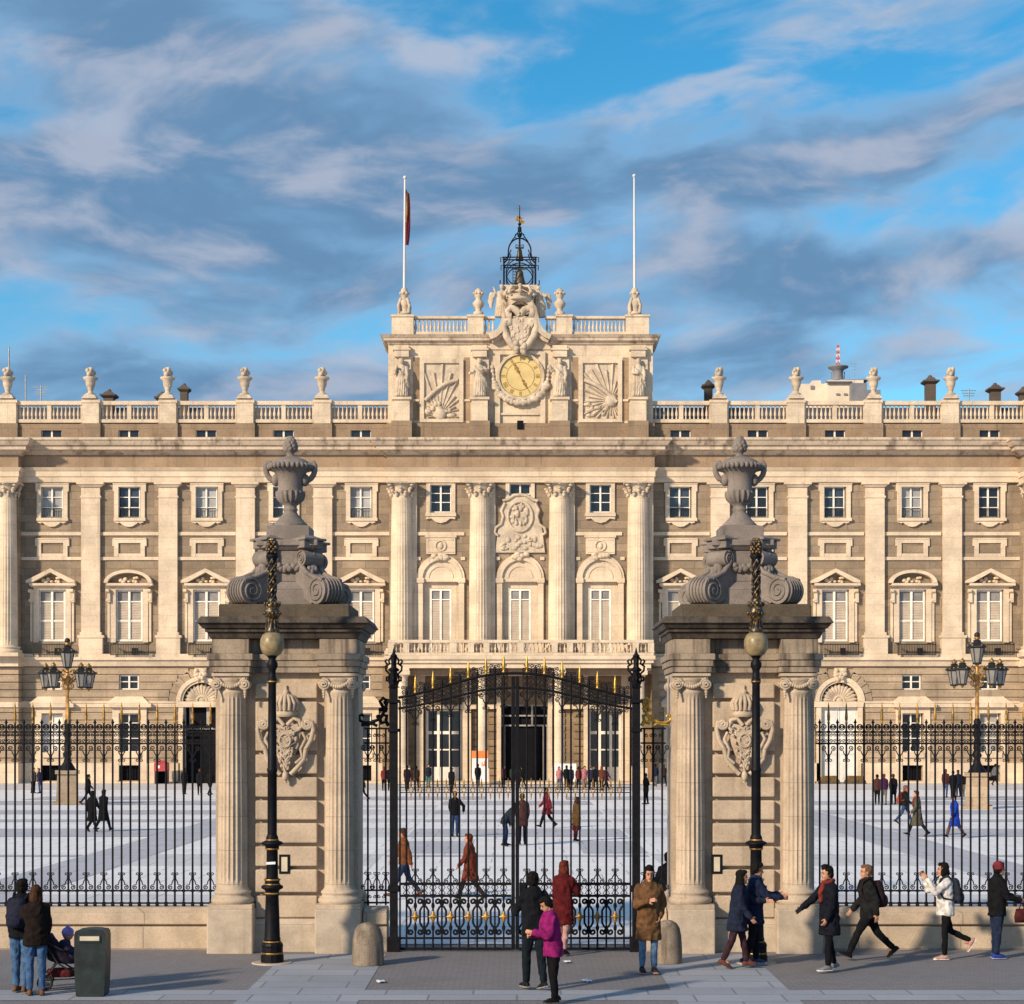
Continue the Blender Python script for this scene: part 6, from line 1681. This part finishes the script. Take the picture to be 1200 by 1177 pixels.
def backpack(pr, col, label, size=1.0, cat='backpack'):
    root, lift, tf, hands = pr
    o = empty('backpack', root.location, label, cat, None, root.rotation_euler.z)
    b = MB(); w, d, h_ = .155*size, .15*size, .44*size; y0 = .135
    b.rings([((0,y0+d*.5,1.44-h_),w*.85,d*.42),((0,y0+d*.55,1.44-h_+.05),w*1.05,d*.62),((0,y0+d*.5,1.40-h_*.5),w*1.05,d*.6),((0,y0+d*.4,1.40),w*.95,d*.48),((0,y0+d*.35,1.45),w*.6,d*.28)], 16, tf)
    b.ball(tf((0,y0+d*1.05,1.36-h_*.6)), (w*.75,d*.35,h_*.24), 12, 8)
    b.xform(lift); fuse('bag', b, cloth(col, .75), o, .014, .006, (12,12,12), 1)
    b = MB()
    for sx in (-1, 1): b.tube([tf(p) for p in ((sx*.09,y0+.02,1.40),(sx*.12,.03,1.52),(sx*.125,-.10,1.46),(sx*.13,-.155,1.30),(sx*.16,-.08,1.12),(sx*.15,y0,1.06))], .02, 6)
    b.xform(lift); obj('strap', b, cloth(col, .75), o, False)
def bag(pr, i, col, label, r=.13):
    root, lift, tf, hands = pr; c, rot = hands[i]
    b = MB(); b.tube([c+Vector((0,-.05,-.16)), c+Vector((0,-.02,0)), c+Vector((0,.05,-.16))], .012, 6); b.rings([(c+Vector((0,0,-.40)),r*.35,r),(c+Vector((0,0,-.3)),r*.5,r*1.1),(c+Vector((0,0,-.15)),r*.25,r*.85)], 12)
    b.xform(lift); b.xform(Matrix.Translation(root.location) @ Matrix.Rotation(root.rotation_euler.z, 4, 'Z'))
    tag(obj('handbag', b, cloth(col, .7)), label, 'handbag')

NAVY = (.012,.016,.035); BLK = (.010,.010,.013); JEAN = (.035,.085,.20); DJEAN = (.018,.035,.085); BRN = (.10,.042,.018); BROWNHAIR = (.045,.02,.01); BH = (.012,.009,.008)
# --- on the pavement
p = person(25, 1163, 1.74, 172, 'person in a black jacket and blue jeans at the far left, seen from behind', (.012,.012,.016), .84, (.05,.105,.21), (.14,.06,.03), None, ('short', BH), STAND, 0)
backpack(p, (.012,.014,.03), 'dark backpack on the person at the far left')
person(42, 1166, 1.68, 196, 'woman with long brown hair, dark jacket and jeans beside the pushchair', (.022,.014,.012), .80, (.045,.095,.20), (.16,.06,.018), None, ('long', BROWNHAIR), dict(legs=((2,3),(-2,3)), arms=((40,10,45,10),(4,8,14,6))), 0, 1.15, .92, female=True)
p = person(626, 1160, 1.82, 205, 'man in dark jacket holding a dark cap out to the left of the gate middle', (.012,.013,.018), .80, (.012,.02,.028), (.02,.02,.022), (.28,.26,.24), ('short', BH), dict(legs=((10,8),(-6,8)), arms=((25,18,75,20),(60,22,30,8)), grip=1, turn=-25), 0, 1.1)
p = person(648, 1176, 1.58, -70, 'woman in a magenta puffer jacket and black trousers looking down', (.20,.010,.10), .76, (.010,.009,.012), (.012,.010,.010), None, ('short', BH), dict(legs=((3,5),(-3,6)), arms=((26,8,85,26),(18,8,80,24)), nod=28, lean=9, grip=1), 0, 1.35, .98, female=True)
phone(p, 0, 'phone in the hands of the woman in magenta')
p = person(660, 1119, 1.68, 150, 'person in a long dark red coat and pink trousers close to the gate', (.075,.008,.010), .56, (.36,.20,.19), (.06,.01,.012), None, ('long', (.10,.02,.012)), dict(legs=((6,6),(-6,8)), arms=((10,8,40,10),(30,14,95,16))), 0, 1.25, .95, female=True)
p = person(760, 1141, 1.78, 8, 'man in a long brown parka and blue jeans facing us, looking at his phone', (.115,.058,.026), .54, (.085,.155,.26), (.03,.02,.022), (.35,.20,.18), ('tall', BH), dict(legs=((2,4),(-4,3)), arms=((-14,18,45,18),(16,10,100,38)), nod=8, grip=1, turn=-4), 0, 1.2, .88)
phone(p, 1, 'phone held up by the man in the brown parka')
p = person(864, 1135, 1.66, 82, 'dark haired woman in navy jacket and maroon trousers leaning into the lamp post', NAVY, .66, (.035,.016,.022), (.10,.03,.025), None, ('long', BH), dict(legs=((14,6),(-12,12)), arms=((50,10,45,6),(14,8,30,8)), lean=6), 0, 1.15, .92, female=True)
p = person(884, 1132, 1.76, 95, 'short haired man in navy jacket standing close against the right lamp post', (.012,.018,.045), .70, (.012,.013,.02), (.03,.05,.11), (.3,.3,.36), ('short', BH), dict(legs=((6,6),(-8,10)), arms=((48,8,42,4),(40,8,50,10)), nod=10, grip=1), 0, 1.1)
phone(p, 1, 'phone held before the lamp post by the man in navy')
p = person(972, 1139, 1.76, -72, 'man in a black coat and pale trainers holding his phone low on the right pavement', (.012,.013,.022), .60, (.010,.010,.014), (.16,.16,.18), (.55,.55,.58), ('tall', BH), dict(legs=((8,6),(-6,8)), arms=((10,8,14,4),(42,12,16,-4)), nod=4, grip=1), 0, 1.15, .86, scarf=(.16,.025,.02))
phone(p, 1, 'phone in the outstretched hand of the man in the black coat')
p = person(1018, 1125, 1.72, -88, 'man with fair hair striding left in dark jacket with a rucksack', (.022,.023,.024), .80, (.012,.012,.015), (.012,.011,.010), None, ('short', (.14,.075,.04)), dict(legs=((30,6),(-24,22)), arms=((-20,8,20,4),(16,8,30,4))), 0, 1.1)
backpack(p, (.028,.014,.022), 'dark purple rucksack on the striding fair haired man', 1.05)
p = person(1108, 1124, 1.72, -86, 'woman in a white jacket and black leggings walking left with raised hands', (.58,.55,.53), .80, (.012,.011,.014), (.42,.24,.20), (.6,.55,.5), ('bob', BH), dict(legs=((6,6),(-16,48)), arms=((58,10,95,8),(62,10,100,8)), grip=1), 0, 1.15, .84, female=True)
backpack(p, (.018,.022,.034), 'black backpack hanging off the woman in the white jacket', 1.0)
p = person(1168, 1123, 1.72, 100, 'person in a maroon beanie, black jacket and navy trousers at the far right', (.012,.012,.014), .78, (.014,.022,.05), (.02,.04,.22), (.3,.32,.5), ('short', BH), dict(legs=((2,3),(-2,3)), arms=((30,8,55,6),(24,8,55,8)), grip=1), 0, 1.1, hat=('beanie', (.14,.02,.03)))
bag(p, 1, (.06,.012,.012), 'dark red handbag carried by the person in the maroon beanie')
# --- just behind the gate
person(474, 1054, 1.72, -82, 'man in a brown leather jacket and jeans walking left behind the left gate leaf', (.14,.048,.018), .86, DJEAN, (.12,.05,.03), None, ('short', BROWNHAIR), WALK, 1, 1.1)
person(551, 1057, 1.62, -98, 'person in a red brown coat walking left behind the left gate leaf', (.13,.028,.014), .54, (.03,.018,.015), (.02,.014,.012), None, ('short', (.11,.03,.015)), WALK2, 1, 1.2)
person(783, 1098, 1.66, 150, 'person in dark clothes standing half hidden by the right pillar', (.010,.013,.025), .76, BLK, BLK, None, ('short', BH), POCKET, 1, 1.3)
# --- mid plaza
LB = 'people strolling on the plaza'
person(533, 981, 1.76, 178, 'man in black jacket and jeans on the plaza with one arm out, seen from behind', BLK, .84, DJEAN, BLK, None, ('short', BROWNHAIR), dict(legs=((4,4),(-4,4)), arms=((20,8,30,6),(20,38,15,4))), 1, 1.15, hat=('cap', (.25,.03,.02)), group=LB)
person(591, 992, 1.72, 95, 'person in dark coat and jeans bending forward near the gate middle', (.014,.02,.032), .80, DJEAN, BLK, None, ('short', BH), BEND, 1, group=LB)
person(612, 990, 1.84, 178, 'tall person in a dark brown coat behind the gate centre post', (.05,.022,.022), .62, (.014,.014,.028), BLK, None, ('short', BROWNHAIR), STAND, 1, 1.2, group=LB)
person(641, 971, 1.72, -80, 'person in a maroon coat striding left on the plaza', (.13,.012,.022), .62, BLK, BLK, None, ('short', BH), WALK, 1, 1.15, group=LB)
p = person(675, 986, 1.64, 120, 'long haired woman in an olive brown coat on the plaza', (.085,.045,.016), .58, (.12,.02,.022), (.06,.012,.012), None, ('long', BROWNHAIR), STAND, 1, 1.1, female=True, group=LB)
bag(p, 0, (.14,.012,.018), 'maroon bag of the woman in the olive brown coat', .2)
person(757, 943, 1.76, -120, 'person in black standing on the plaza just right of the right gate post', BLK, .70, BLK, BLK, None, ('short', BH), POCKET, 1, 1.1, group=LB)
person(1075, 981, 1.80, -86, 'person in a long grey olive coat walking left past the right fence', (.085,.075,.055), .42, (.02,.016,.018), BLK, None, ('short', (.10,.025,.018)), WALK2, 1, 1.15, scarf=(.16,.03,.02), group=LB)
p = person(1060, 966, 1.72, 80, 'person in dark top and jeans with an orange rucksack walking right', (.015,.017,.022), .82, (.03,.06,.13), BLK, None, ('short', (.16,.08,.05)), WALK, 1, group=LB)
backpack(p, (.30,.06,.025), 'orange rucksack on the walker in jeans', 1.15)
person(1119, 983, 1.66, -70, 'person in a bright blue coat walking behind the right fence', (.010,.035,.28), .50, (.09,.05,.05), BLK, None, ('short', BH), WALK2, 1, 1.2, group=LB)
person(108, 975, 1.68, 150, 'person in a long black coat, left one of a close pair', BLK, .46, BLK, BLK, None, ('short', BH), WALK, 1, 1.3, group=LB)
person(121, 975, 1.72, 150, 'person in a long black coat, right one of a close pair', (.008,.008,.010), .46, BLK, BLK, None, ('short', BH), WALK2, 1, 1.3, group=LB)
# --- far plaza and the palace door
FAR = [(73,938,1.6,10,'child sized figure in dark top and blue trousers before the left lantern lamp',(.02,.02,.03),.84,(.02,.05,.35),STAND),
 (39,930,1.7,60,'person in pale top and dark trousers near the left edge by the palace wall',(.18,.14,.09),.82,BLK,STAND),(46,930,1.68,-60,'person in navy by the cellar grille near the left edge',(.012,.016,.05),.8,(.03,.06,.16),STAND),
 (103,944,1.74,100,'person in black leaning back with a trailing leg right of the left lantern lamp',BLK,.8,BLK,WALK),
 (216,931,1.72,170,'person in black left of the dark carriage doorway',BLK,.78,BLK,STAND),(234,932,1.7,185,'person in dark clothes in front of the dark carriage doorway',(.014,.014,.018),.72,BLK,STAND),(246,933,1.72,160,'person at the right jamb of the dark carriage doorway',(.016,.013,.016),.8,BLK,WALK),
 (425,939,1.66,-80,'running figure in black beside the left pillar',BLK,.82,BLK,WALK),
 (450,927,1.7,170,'person in red and black, left of a pair by the left gate post',(.12,.02,.02),.8,BLK,STAND),(457,927,1.74,190,'person in black, right of a pair by the left gate post',BLK,.8,BLK,STAND),
 (477,927,1.78,178,'person in dark plum coat before the left loggia pier',(.03,.012,.02),.62,BLK,STAND),(488,927,1.76,190,'person in brown beside the dark plum coat',(.05,.025,.02),.8,BLK,WALK),
 (502,923,1.74,20,'person in dark top and teal trousers before the left glazed door',(.02,.02,.03),.82,(.03,.14,.16),STAND),
 (529,930,1.72,160,'person in a hat and long dark coat left of the orange topped sign',(.018,.018,.016),.55,BLK,STAND),
 (560,923,1.74,176,'person in black in front of the orange topped sign',BLK,.78,BLK,STAND),
 (590,924,1.7,60,'person in dark red at the left side of the main door',(.07,.02,.02),.8,BLK,STAND),(601,925,1.72,170,'person in dark green in the main doorway',(.02,.03,.02),.8,BLK,STAND),(612,925,1.7,-150,'person in charcoal in the main doorway right of the centre post',(.02,.02,.02),.8,BLK,WALK),
 (655,926,1.66,20,'person with red hair and pink top before the white board',(.45,.17,.17),.82,(.08,.09,.16),STAND),(664,926,1.74,185,'person in black before the white board',BLK,.8,BLK,STAND),(669,926,1.7,150,'person in navy at the right edge of the white board',NAVY,.8,BLK,STAND),
 (678,926,1.66,170,'person in dark red left of the pink coat',(.12,.02,.02),.8,BLK,STAND),(685,925,1.66,10,'person in a pink coat before the right glazed door',(.42,.15,.18),.75,(.2,.15,.14),STAND),
 (693,926,1.72,180,'person in navy with a light scarf right of the pink coat',(.018,.02,.04),.72,BLK,STAND),(698,926,1.74,-170,'person in black behind the navy coat',BLK,.72,BLK,STAND),
 (705,927,1.76,150,'person in a brown coat with auburn hair before the right glazed door',(.09,.03,.02),.7,BLK,STAND),(710,927,1.68,120,'person in maroon, rightmost before the right glazed door',(.07,.015,.025),.76,BLK,WALK),
 (768,922,1.72,170,'person in navy and grey by the right pillar',(.014,.018,.04),.8,(.12,.12,.13),WALK),(778,922,1.7,190,'person in dark brown carrying something by the right pillar',(.04,.02,.02),.8,BLK,WALK),(786,921,1.74,180,'person in black touching the edge of the right pillar',BLK,.78,BLK,STAND),
 (1019,917.8,1.7,100,'person in dark coat walking past the white carriage door',(.03,.035,.03),.6,(.3,.3,.32),WALK),
 (1028,943,1.7,170,'person in dark brown, left of a trio on the right of the plaza',(.06,.025,.02),.8,BLK,STAND),(1036,943.5,1.74,180,'person in plum jacket and grey trousers, middle of a trio',(.05,.015,.05),.86,(.12,.11,.09),STAND),(1047,943,1.72,185,'person in dark coat, right of a trio on the plaza',(.02,.015,.02),.66,BLK,STAND),
 (1108,935,1.78,150,'person in brown red top and jeans, leftmost of the lamp base group',(.06,.02,.02),.84,(.04,.06,.14),STAND),(1117,937,1.74,180,'person in black, second from left by the right lamp base',BLK,.7,BLK,STAND),(1123,934,1.7,200,'person in navy with a pale collar by the right lamp base',NAVY,.8,(.02,.02,.04),STAND),
 (1131,934,1.7,160,'person in black leaning over a bag left of the right lamp base',BLK,.8,(.4,.32,.22),BEND),(1142,936,1.72,170,'person in black right in front of the right lamp base',BLK,.74,BLK,STAND),(1155,935,1.7,-20,'person in a red jacket and pale trousers right of the lamp base',(.26,.03,.03),.8,(.5,.36,.24),STAND),
 (1166,921,1.68,120,'person in grey far right of the lamp base group',(.10,.10,.11),.8,BLK,WALK)]
rnd = random.Random(11)
for px, fy, H, yaw, lab, top, hem, lg, ps in FAR:
    hr = rnd.choice([BH, BH, BROWNHAIR, (.09,.04,.02)]); st = 'short'
    if 'red hair' in lab or 'auburn' in lab: hr = (.16,.03,.015); st = 'long'
    person(px, fy, H, yaw, lab, top, hem, lg, BLK, None, (st, hr), ps, 2, 1.1, hat=('brim', BLK) if 'hat' in lab.split() else None, scarf=(.5,.4,.4) if 'scarf' in lab else None, group='visitors gathered near the palace wall')

# ------------------------------------------------------------------ litter bin, pushchair, small things
Y = gy(1166); k = Y/F
root = empty('litter_bin', (wx(108.5, Y), Y, 0), 'dark green upright litter bin with arched top and pale slot', 'litter bin')
b = MB(); w = 18.2*k; h_ = 78*k
prof = [(-w*.86,.0),(w*.86,.0),(w*.9,.03),(w*.97,h_*.3),(w,h_*.6),(w,h_*.90),(w*.96,h_*.955),(w*.85,h_*.985),(w*.4,h_*1.0),(0,h_*1.003),(-w*.4,h_),(-w*.85,h_*.985),(-w*.96,h_*.955),(-w,h_*.90),(-w,h_*.6),(-w*.97,h_*.3),(-w*.9,.03)]
b.prism(prof, -.19, .19); obj('body', b, M['bin'], root, False, .022)
b = MB(); b.box(-w*.72, w*.72, -.205, -.185, h_*.80, h_*.915); obj('slot_rim', b, M['bin'], root, False, .008)
b = MB(); b.box(-w*.62, w*.62, -.21, -.206, h_*.835, h_*.90); obj('slot', b, M['slot'], root, False)
b = MB(); b.box(-w*.8, w*.8, -.17, .17, -.02, .02); obj('foot', b, M['rubber'], root, False)
Y = gy(1158); X = wx(72, Y)
root = empty('pushchair', (X, Y, 0), 'dark maroon pushchair with black wheels beside the litter bin', 'pushchair', None, D(12))
b = MB()
for s in (-1, 1):
    b.tube([(-.52,s*.24,1.02),(-.40,s*.24,.98),(-.05,s*.24,.42),(.28,s*.2,.20),(.36,s*.2,.14)], .014, 8); b.tube([(-.05,s*.24,.44),(-.24,s*.26,.16)], .014, 8); b.tube([(-.22,s*.25,.16),(.30,s*.2,.17)], .011, 8); b.tube([(-.28,s*.24,.78),(.02,s*.24,.62),(.22,s*.22,.60)], .012, 8)
b.tube([(-.52,-.24,1.02),(-.55,0,1.03),(-.52,.24,1.02)], .02, 8); b.tube([(.22,-.22,.6),(.25,0,.61),(.22,.22,.6)], .016, 8)
obj('frame', b, M['rubber'], root, False)
for x, y, r in ((-.24,-.28,.125),(-.24,.28,.125),(.36,-.22,.09),(.36,.22,.09)):
    b = MB(); b.tube([(x+r*.82*math.cos(t), y, r+r*.82*math.sin(t)) for t in np.linspace(0, 2*PI, 25)], r*.19, 8); wh = obj('wheel', b, M['rubber'], root, False)
    b = MB()
    for j in range(5): a = j*2*PI/5; b.tube([(x,y,r),(x+r*.7*math.cos(a),y,r+r*.7*math.sin(a))], .012, 5)
    b.ball((x,y,r), .025, 8, 6); obj('spokes', b, M['steel'], wh, root)
b = MB(); b.rings([((.12,0,.40),.20,.19),((.02,0,.46),.24,.20),((-.12,0,.70),.09,.20),((-.20,0,.86),.06,.17)], 16); fuse('seat', b, cloth((.020,.016,.03)), root, .016, .008)
b = MB(); b.rings([((.04,0,.19),.22,.17),((.04,0,.30),.27,.19)], 16); fuse('basket', b, cloth((.11,.02,.02)), root, .016, .008)
b = MB(); b.rings([((-.40,0,.52),.08,.16),((-.36,0,.70),.10,.17),((-.33,0,.86),.06,.15)], 14); fuse('hanging_bag', b, cloth((.10,.03,.025)), root, .016, .008)
ch = empty('person', (X, Y, 0), 'small child in a lilac knitted hat sitting in the pushchair', 'person', None, D(12))
b = MB(); b.ball((.10,0,.84), (.085,.078,.095), 12, 10); b.ball((.19,0,.83), (.012,.012,.014), 6, 5); b.rings([((.0,0,.48),.12,.12),((.02,0,.62),.11,.12),((.06,0,.73),.06,.08)], 12); b.limb([(.02,.08,.50),(.26,.09,.50),(.30,.09,.30)], [.06,.05,.04], 8); b.limb([(.02,-.08,.50),(.26,-.09,.50),(.30,-.09,.30)], [.06,.05,.04], 8)
for s in (-1, 1):
    b.limb([(.05,s*.10,.70),(.12,s*.15,.60),(.22,s*.10,.58)], [.045,.04,.03], 8)
    for j in range(4): b.limb([(.22,s*.10-.018+.012*j,.575),(.26,s*.10-.018+.012*j,.565)], [.010,.008], 6)
fuse('body', b, SKIN, ch, .009, 0)
b = MB(); b.rings([((.0,0,.46),.14,.14),((.02,0,.62),.13,.145),((.06,0,.755),.07,.09)], 14)
for s in (-1, 1): b.limb([(.05,s*.11,.70),(.12,s*.16,.60),(.20,s*.11,.58)], [.055,.05,.04], 8); b.limb([(.02,s*.08,.49),(.26,s*.09,.50),(.30,s*.09,.33)], [.07,.06,.05], 8)
fuse('snowsuit', b, cloth((.03,.025,.06)), ch, .012, .006)
b = MB(); b.ball((.095,0,.875), (.098,.092,.085), 14, 10); b.ball((.09,0,.965), .028, 8, 6); fuse('hat', b, cloth((.26,.20,.46)), ch, .01, .004)
def board(px0, px1, y0, y1, Y, label, topband=None):
    X0, Z1 = W(px0, y0, Y); X1, _ = W(px1, y1, Y); Xc = (X0+X1)/2
    root = empty('sign_board', (Xc, Y, 0), label, 'sign')
    w = (X1-X0)/2; b = MB(); b.box(-w, w, -.05, .05, .25, Z1-(.0 if not topband else topband)); obj('panel', b, M['sign'], root, False, .02)
    if topband:
        b = MB(); b.box(-w-.01, w+.01, -.055, .055, Z1-topband+.001, Z1); obj('header', b, M['orange'], root, False, .02)
        b = MB(); b.box(w*.2, w*.32, -.056, -.05, Z1-topband-.62, Z1-topband-.30); b.box(w*.38, w*.62, -.056, -.05, Z1-topband-.62, Z1-topband-.45); b.box(w*.5, w*.62, -.056, -.05, Z1-topband-.44, Z1-topband-.2); obj('printed_mark', b, M['orange'], root, False)
    b = MB()
    for s in (-1, 1): b.box(s*w*.8-.04, s*w*.8+.04, -.25, .25, -.02, .06); b.box(s*w*.8-.03, s*w*.8+.03, -.03, .03, .06, .249)
    obj('stand', b, M['steel'], root, False)
board(553, 572, 880, 916, 144.5, 'white sign board with orange header left of the main door', .58)
board(650, 675.5, 895, 918, 144.8, 'plain white board right of the main door')
Y = 148.2
root = empty('sentry_box', (wx(189.5, Y), Y, 0), 'red topped sentry box left of the dark carriage doorway', 'sentry box')
kk = Y/F; w = 7.2*kk; z1 = wz(893, Y)
b = MB(); b.box(-w, -w+.08, -.5, .5, -.03, z1-.75); b.box(w-.08, w, -.5, .5, -.03, z1-.75); b.box(-w+.08, w-.08, .42, .5, -.03, z1-.75); obj('body', b, cloth((.14,.07,.09), .6), root, False)
b = MB(); b.box(-w-.03, w+.03, -.55, .53, z1-.75, z1-.12); b.frus((-w-.03,w+.03,-.55,.53), z1-.12, (-w*.5,w*.5,-.3,.3), z1+.1); obj('roof', b, M['red'], root, False, .03)
b = MB(); b.ball((-.1,-.57,z1-.4), (.1,.03,.13), 10, 8); obj('emblem', b, M['sign'], root, False)
b = MB(); b.box(-w+.082, w-.082, .38, .415, -.02, z1-.76); obj('interior', b, M['black'], root, False)
for px, lab in ((971.5, 'brown wedge shaped planter at the white carriage door, left of two'), (1002, 'brown wedge shaped planter at the white carriage door, right of two')):
    Y = 147.8; kk = Y/F; w = 12.5*kk; hh = 9*kk
    root = empty('planter', (wx(px, Y), Y, 0), lab, 'planter', 'brown planters at the white carriage door')
    b = MB(); b.frus((-w,w,-.45,.45), -.03, (-w*.96,w*.96,-.42,.42), .22); obj('box', b, M['slab'], root, False, .02)
    b = MB(); b.frus((-w*.93,w*.93,-.40,.40), .2, (-w*.66,w*.66,-.25,.25), hh); fuse('clipped_hedge', b, M['hedge'], root, .03, .04, (6,6,6), 1)
for px, fy, lab in ((688, 1150, 'crumpled white paper scrap on the pavement left of the man in the parka'), (664, 1128, 'small white paper scrap near the feet of the person in the red coat'), (446, 1151, 'tiny white paper scrap on the pavement right of the left bollard')):
    Y = gy(fy); b = MB(); rn = random.Random(px); n = 5
    pts = [[(wx(px,Y)+(i-2)*.035+rn.uniform(-.01,.01), Y+(j-2)*.05+rn.uniform(-.02,.02), .002+rn.random()*.03) for i in range(n)] for j in range(n)]
    for j in range(n-1):
        for i in range(n-1): b.add([pts[j][i],pts[j][i+1],pts[j+1][i+1],pts[j+1][i]], [(0,1,2,3)], False)
    tag(obj('paper_scrap', b, M['paper']), lab, 'litter')
run_jobs()

# ------------------------------------------------------------------ sky, sun, camera
AZ, EL = D(-136), D(24)
S = Vector((math.sin(AZ)*math.cos(EL), math.cos(AZ)*math.cos(EL), math.sin(EL)))
sl = bpy.data.lights.new('sun', 'SUN'); sl.energy = 5.0; sl.angle = D(3.5); sl.color = (1.0, .825, .60)
so = bpy.data.objects.new('sun', sl); COL.objects.link(so); so.rotation_euler = (-S).to_track_quat('-Z', 'Y').to_euler(); so.location = (-40, -40, 60)
w = bpy.data.worlds.new('World'); scene.world = w; w.use_nodes = True; t = w.node_tree
bg = t.nodes['Background']; bg.inputs['Strength'].default_value = 0.092
sky = N(t, 'ShaderNodeTexSky'); sky.sky_type = 'NISHITA'; sky.sun_disc = False; sky.sun_elevation = EL; sky.sun_rotation = AZ % (2*PI); sky.air_density = 1.0; sky.dust_density = .4; sky.ozone_density = 2.5
hs = N(t, 'ShaderNodeHueSaturation'); hs.inputs['Saturation'].default_value = 1.4; hs.inputs['Hue'].default_value = .487; hs.inputs['Value'].default_value = 1.65; L(t, sky.outputs[0], hs.inputs['Color'])
tc = N(t, 'ShaderNodeTexCoord'); vec = tc.outputs['Generated']
sx = N(t, 'ShaderNodeSeparateXYZ'); L(t, vec, sx.inputs[0])
el = sx.outputs[2]
az = math_(t, 'ARCTAN2', sx.outputs[0], sx.outputs[1])
cv = N(t, 'ShaderNodeCombineXYZ'); 
# clouds drift in long tilted streaks: sheared coordinates stretched along the horizon
L(t, sx.outputs[0], cv.inputs[0]); L(t, sx.outputs[1], cv.inputs[1]); L(t, math_(t, 'ADD', math_(t, 'MULTIPLY', el, 2.6), math_(t, 'MULTIPLY', sx.outputs[0], -.2)), cv.inputs[2])
off = N(t, 'ShaderNodeVectorMath'); off.operation = 'ADD'; off.inputs[1].default_value = (3.7, 1.3, 5.1); L(t, cv.outputs[0], off.inputs[0])
warp = N(t, 'ShaderNodeTexNoise'); warp.inputs['Scale'].default_value = 3.5; warp.inputs['Detail'].default_value = 3; L(t, off.outputs[0], warp.inputs['Vector'])
wv = N(t, 'ShaderNodeVectorMath'); wv.operation = 'MULTIPLY_ADD'; wv.inputs[1].default_value = (.22, .22, .22); L(t, warp.outputs['Color'], wv.inputs[0]); L(t, off.outputs[0], wv.inputs[2])
n1 = noi(t, wv.outputs[0], 6.5, 7, .53); n2 = noi(t, wv.outputs[0], 15.0, 7, .55)
def blob(px, py, rx, ry):
    a0 = math.atan((px-CX)/F); e0 = (HY-py)/F/math.sqrt(1+((HY-py)/F)**2)
    dx = math_(t, 'DIVIDE', math_(t, 'SUBTRACT', az, a0), rx/F); dy = math_(t, 'DIVIDE', math_(t, 'SUBTRACT', el, e0), ry/F)
    r2 = math_(t, 'ADD', math_(t, 'MULTIPLY', dx, dx), math_(t, 'MULTIPLY', dy, dy))
    return math_(t, 'EXPONENT', math_(t, 'MULTIPLY', r2, -1.0))
def total(bl):
    o = None
    for px, py, rx, ry, a in bl:
        v = math_(t, 'MULTIPLY', blob(px, py, rx, ry), a); o = v if o is None else math_(t, 'ADD', o, v)
    return o
dk = total([(150,270,330,75,.10),(480,190,200,60,.06),(790,190,130,70,.08),(1010,325,240,36,.13),(90,30,260,40,.06),(420,110,150,40,.04),(1020,25,300,60,-.16),(960,262,240,26,-.16),(690,315,90,36,-.12),(80,165,130,16,-.10),(330,385,260,22,-.05),(300,450,420,22,.10),(950,440,420,24,.09),(620,250,160,50,.05),(1100,120,160,40,-.05),(250,20,80,20,-.06)])
hl = total([(500,65,160,28,.16),(800,100,110,30,.16),(300,75,140,26,.08),(300,210,230,28,.12),(950,190,150,22,.14),(60,205,110,18,.10),(390,448,150,20,.18),(1110,410,150,16,.14),(60,85,90,20,.08)])
dens = math_(t, 'ADD', math_(t, 'ADD', n1, math_(t, 'MULTIPLY', math_(t, 'SUBTRACT', n2, .5), .35)), dk)
mthin = ramp(t, dens, .32, .52); mthick = ramp(t, dens, .42, .66)
lit = ramp(t, math_(t, 'ADD', n2, hl), .49, .76)
c = mixc(t, math_(t, 'MULTIPLY', mthin, .68), hs.outputs[0], (3.2, 5.0, 7.3))
c = mixc(t, math_(t, 'MULTIPLY', mthick, .86), c, (1.25, 2.55, 4.45))
c = mixc(t, math_(t, 'MULTIPLY', math_(t, 'MULTIPLY', lit, mthin), .60), c, (5.8, 6.0, 7.0))
L(t, c, bg.inputs['Color'])

cam = bpy.data.cameras.new('camera'); co = bpy.data.objects.new('camera', cam); COL.objects.link(co)
co.location = (0, 0, CAMZ); co.rotation_euler = (PI/2, 0, 0)
cam.sensor_width = 36; cam.lens = 36*F/1200; cam.shift_x = (600-CX)/1200; cam.shift_y = (HY-588.5)/1200; cam.clip_end = 5000; cam.clip_start = .5
scene.camera = co
scene.view_settings.view_transform = 'Standard'; scene.view_settings.look = 'None'; scene.view_settings.exposure = 0.08; scene.view_settings.gamma = 1.0
scene.cycles.max_bounces = 6
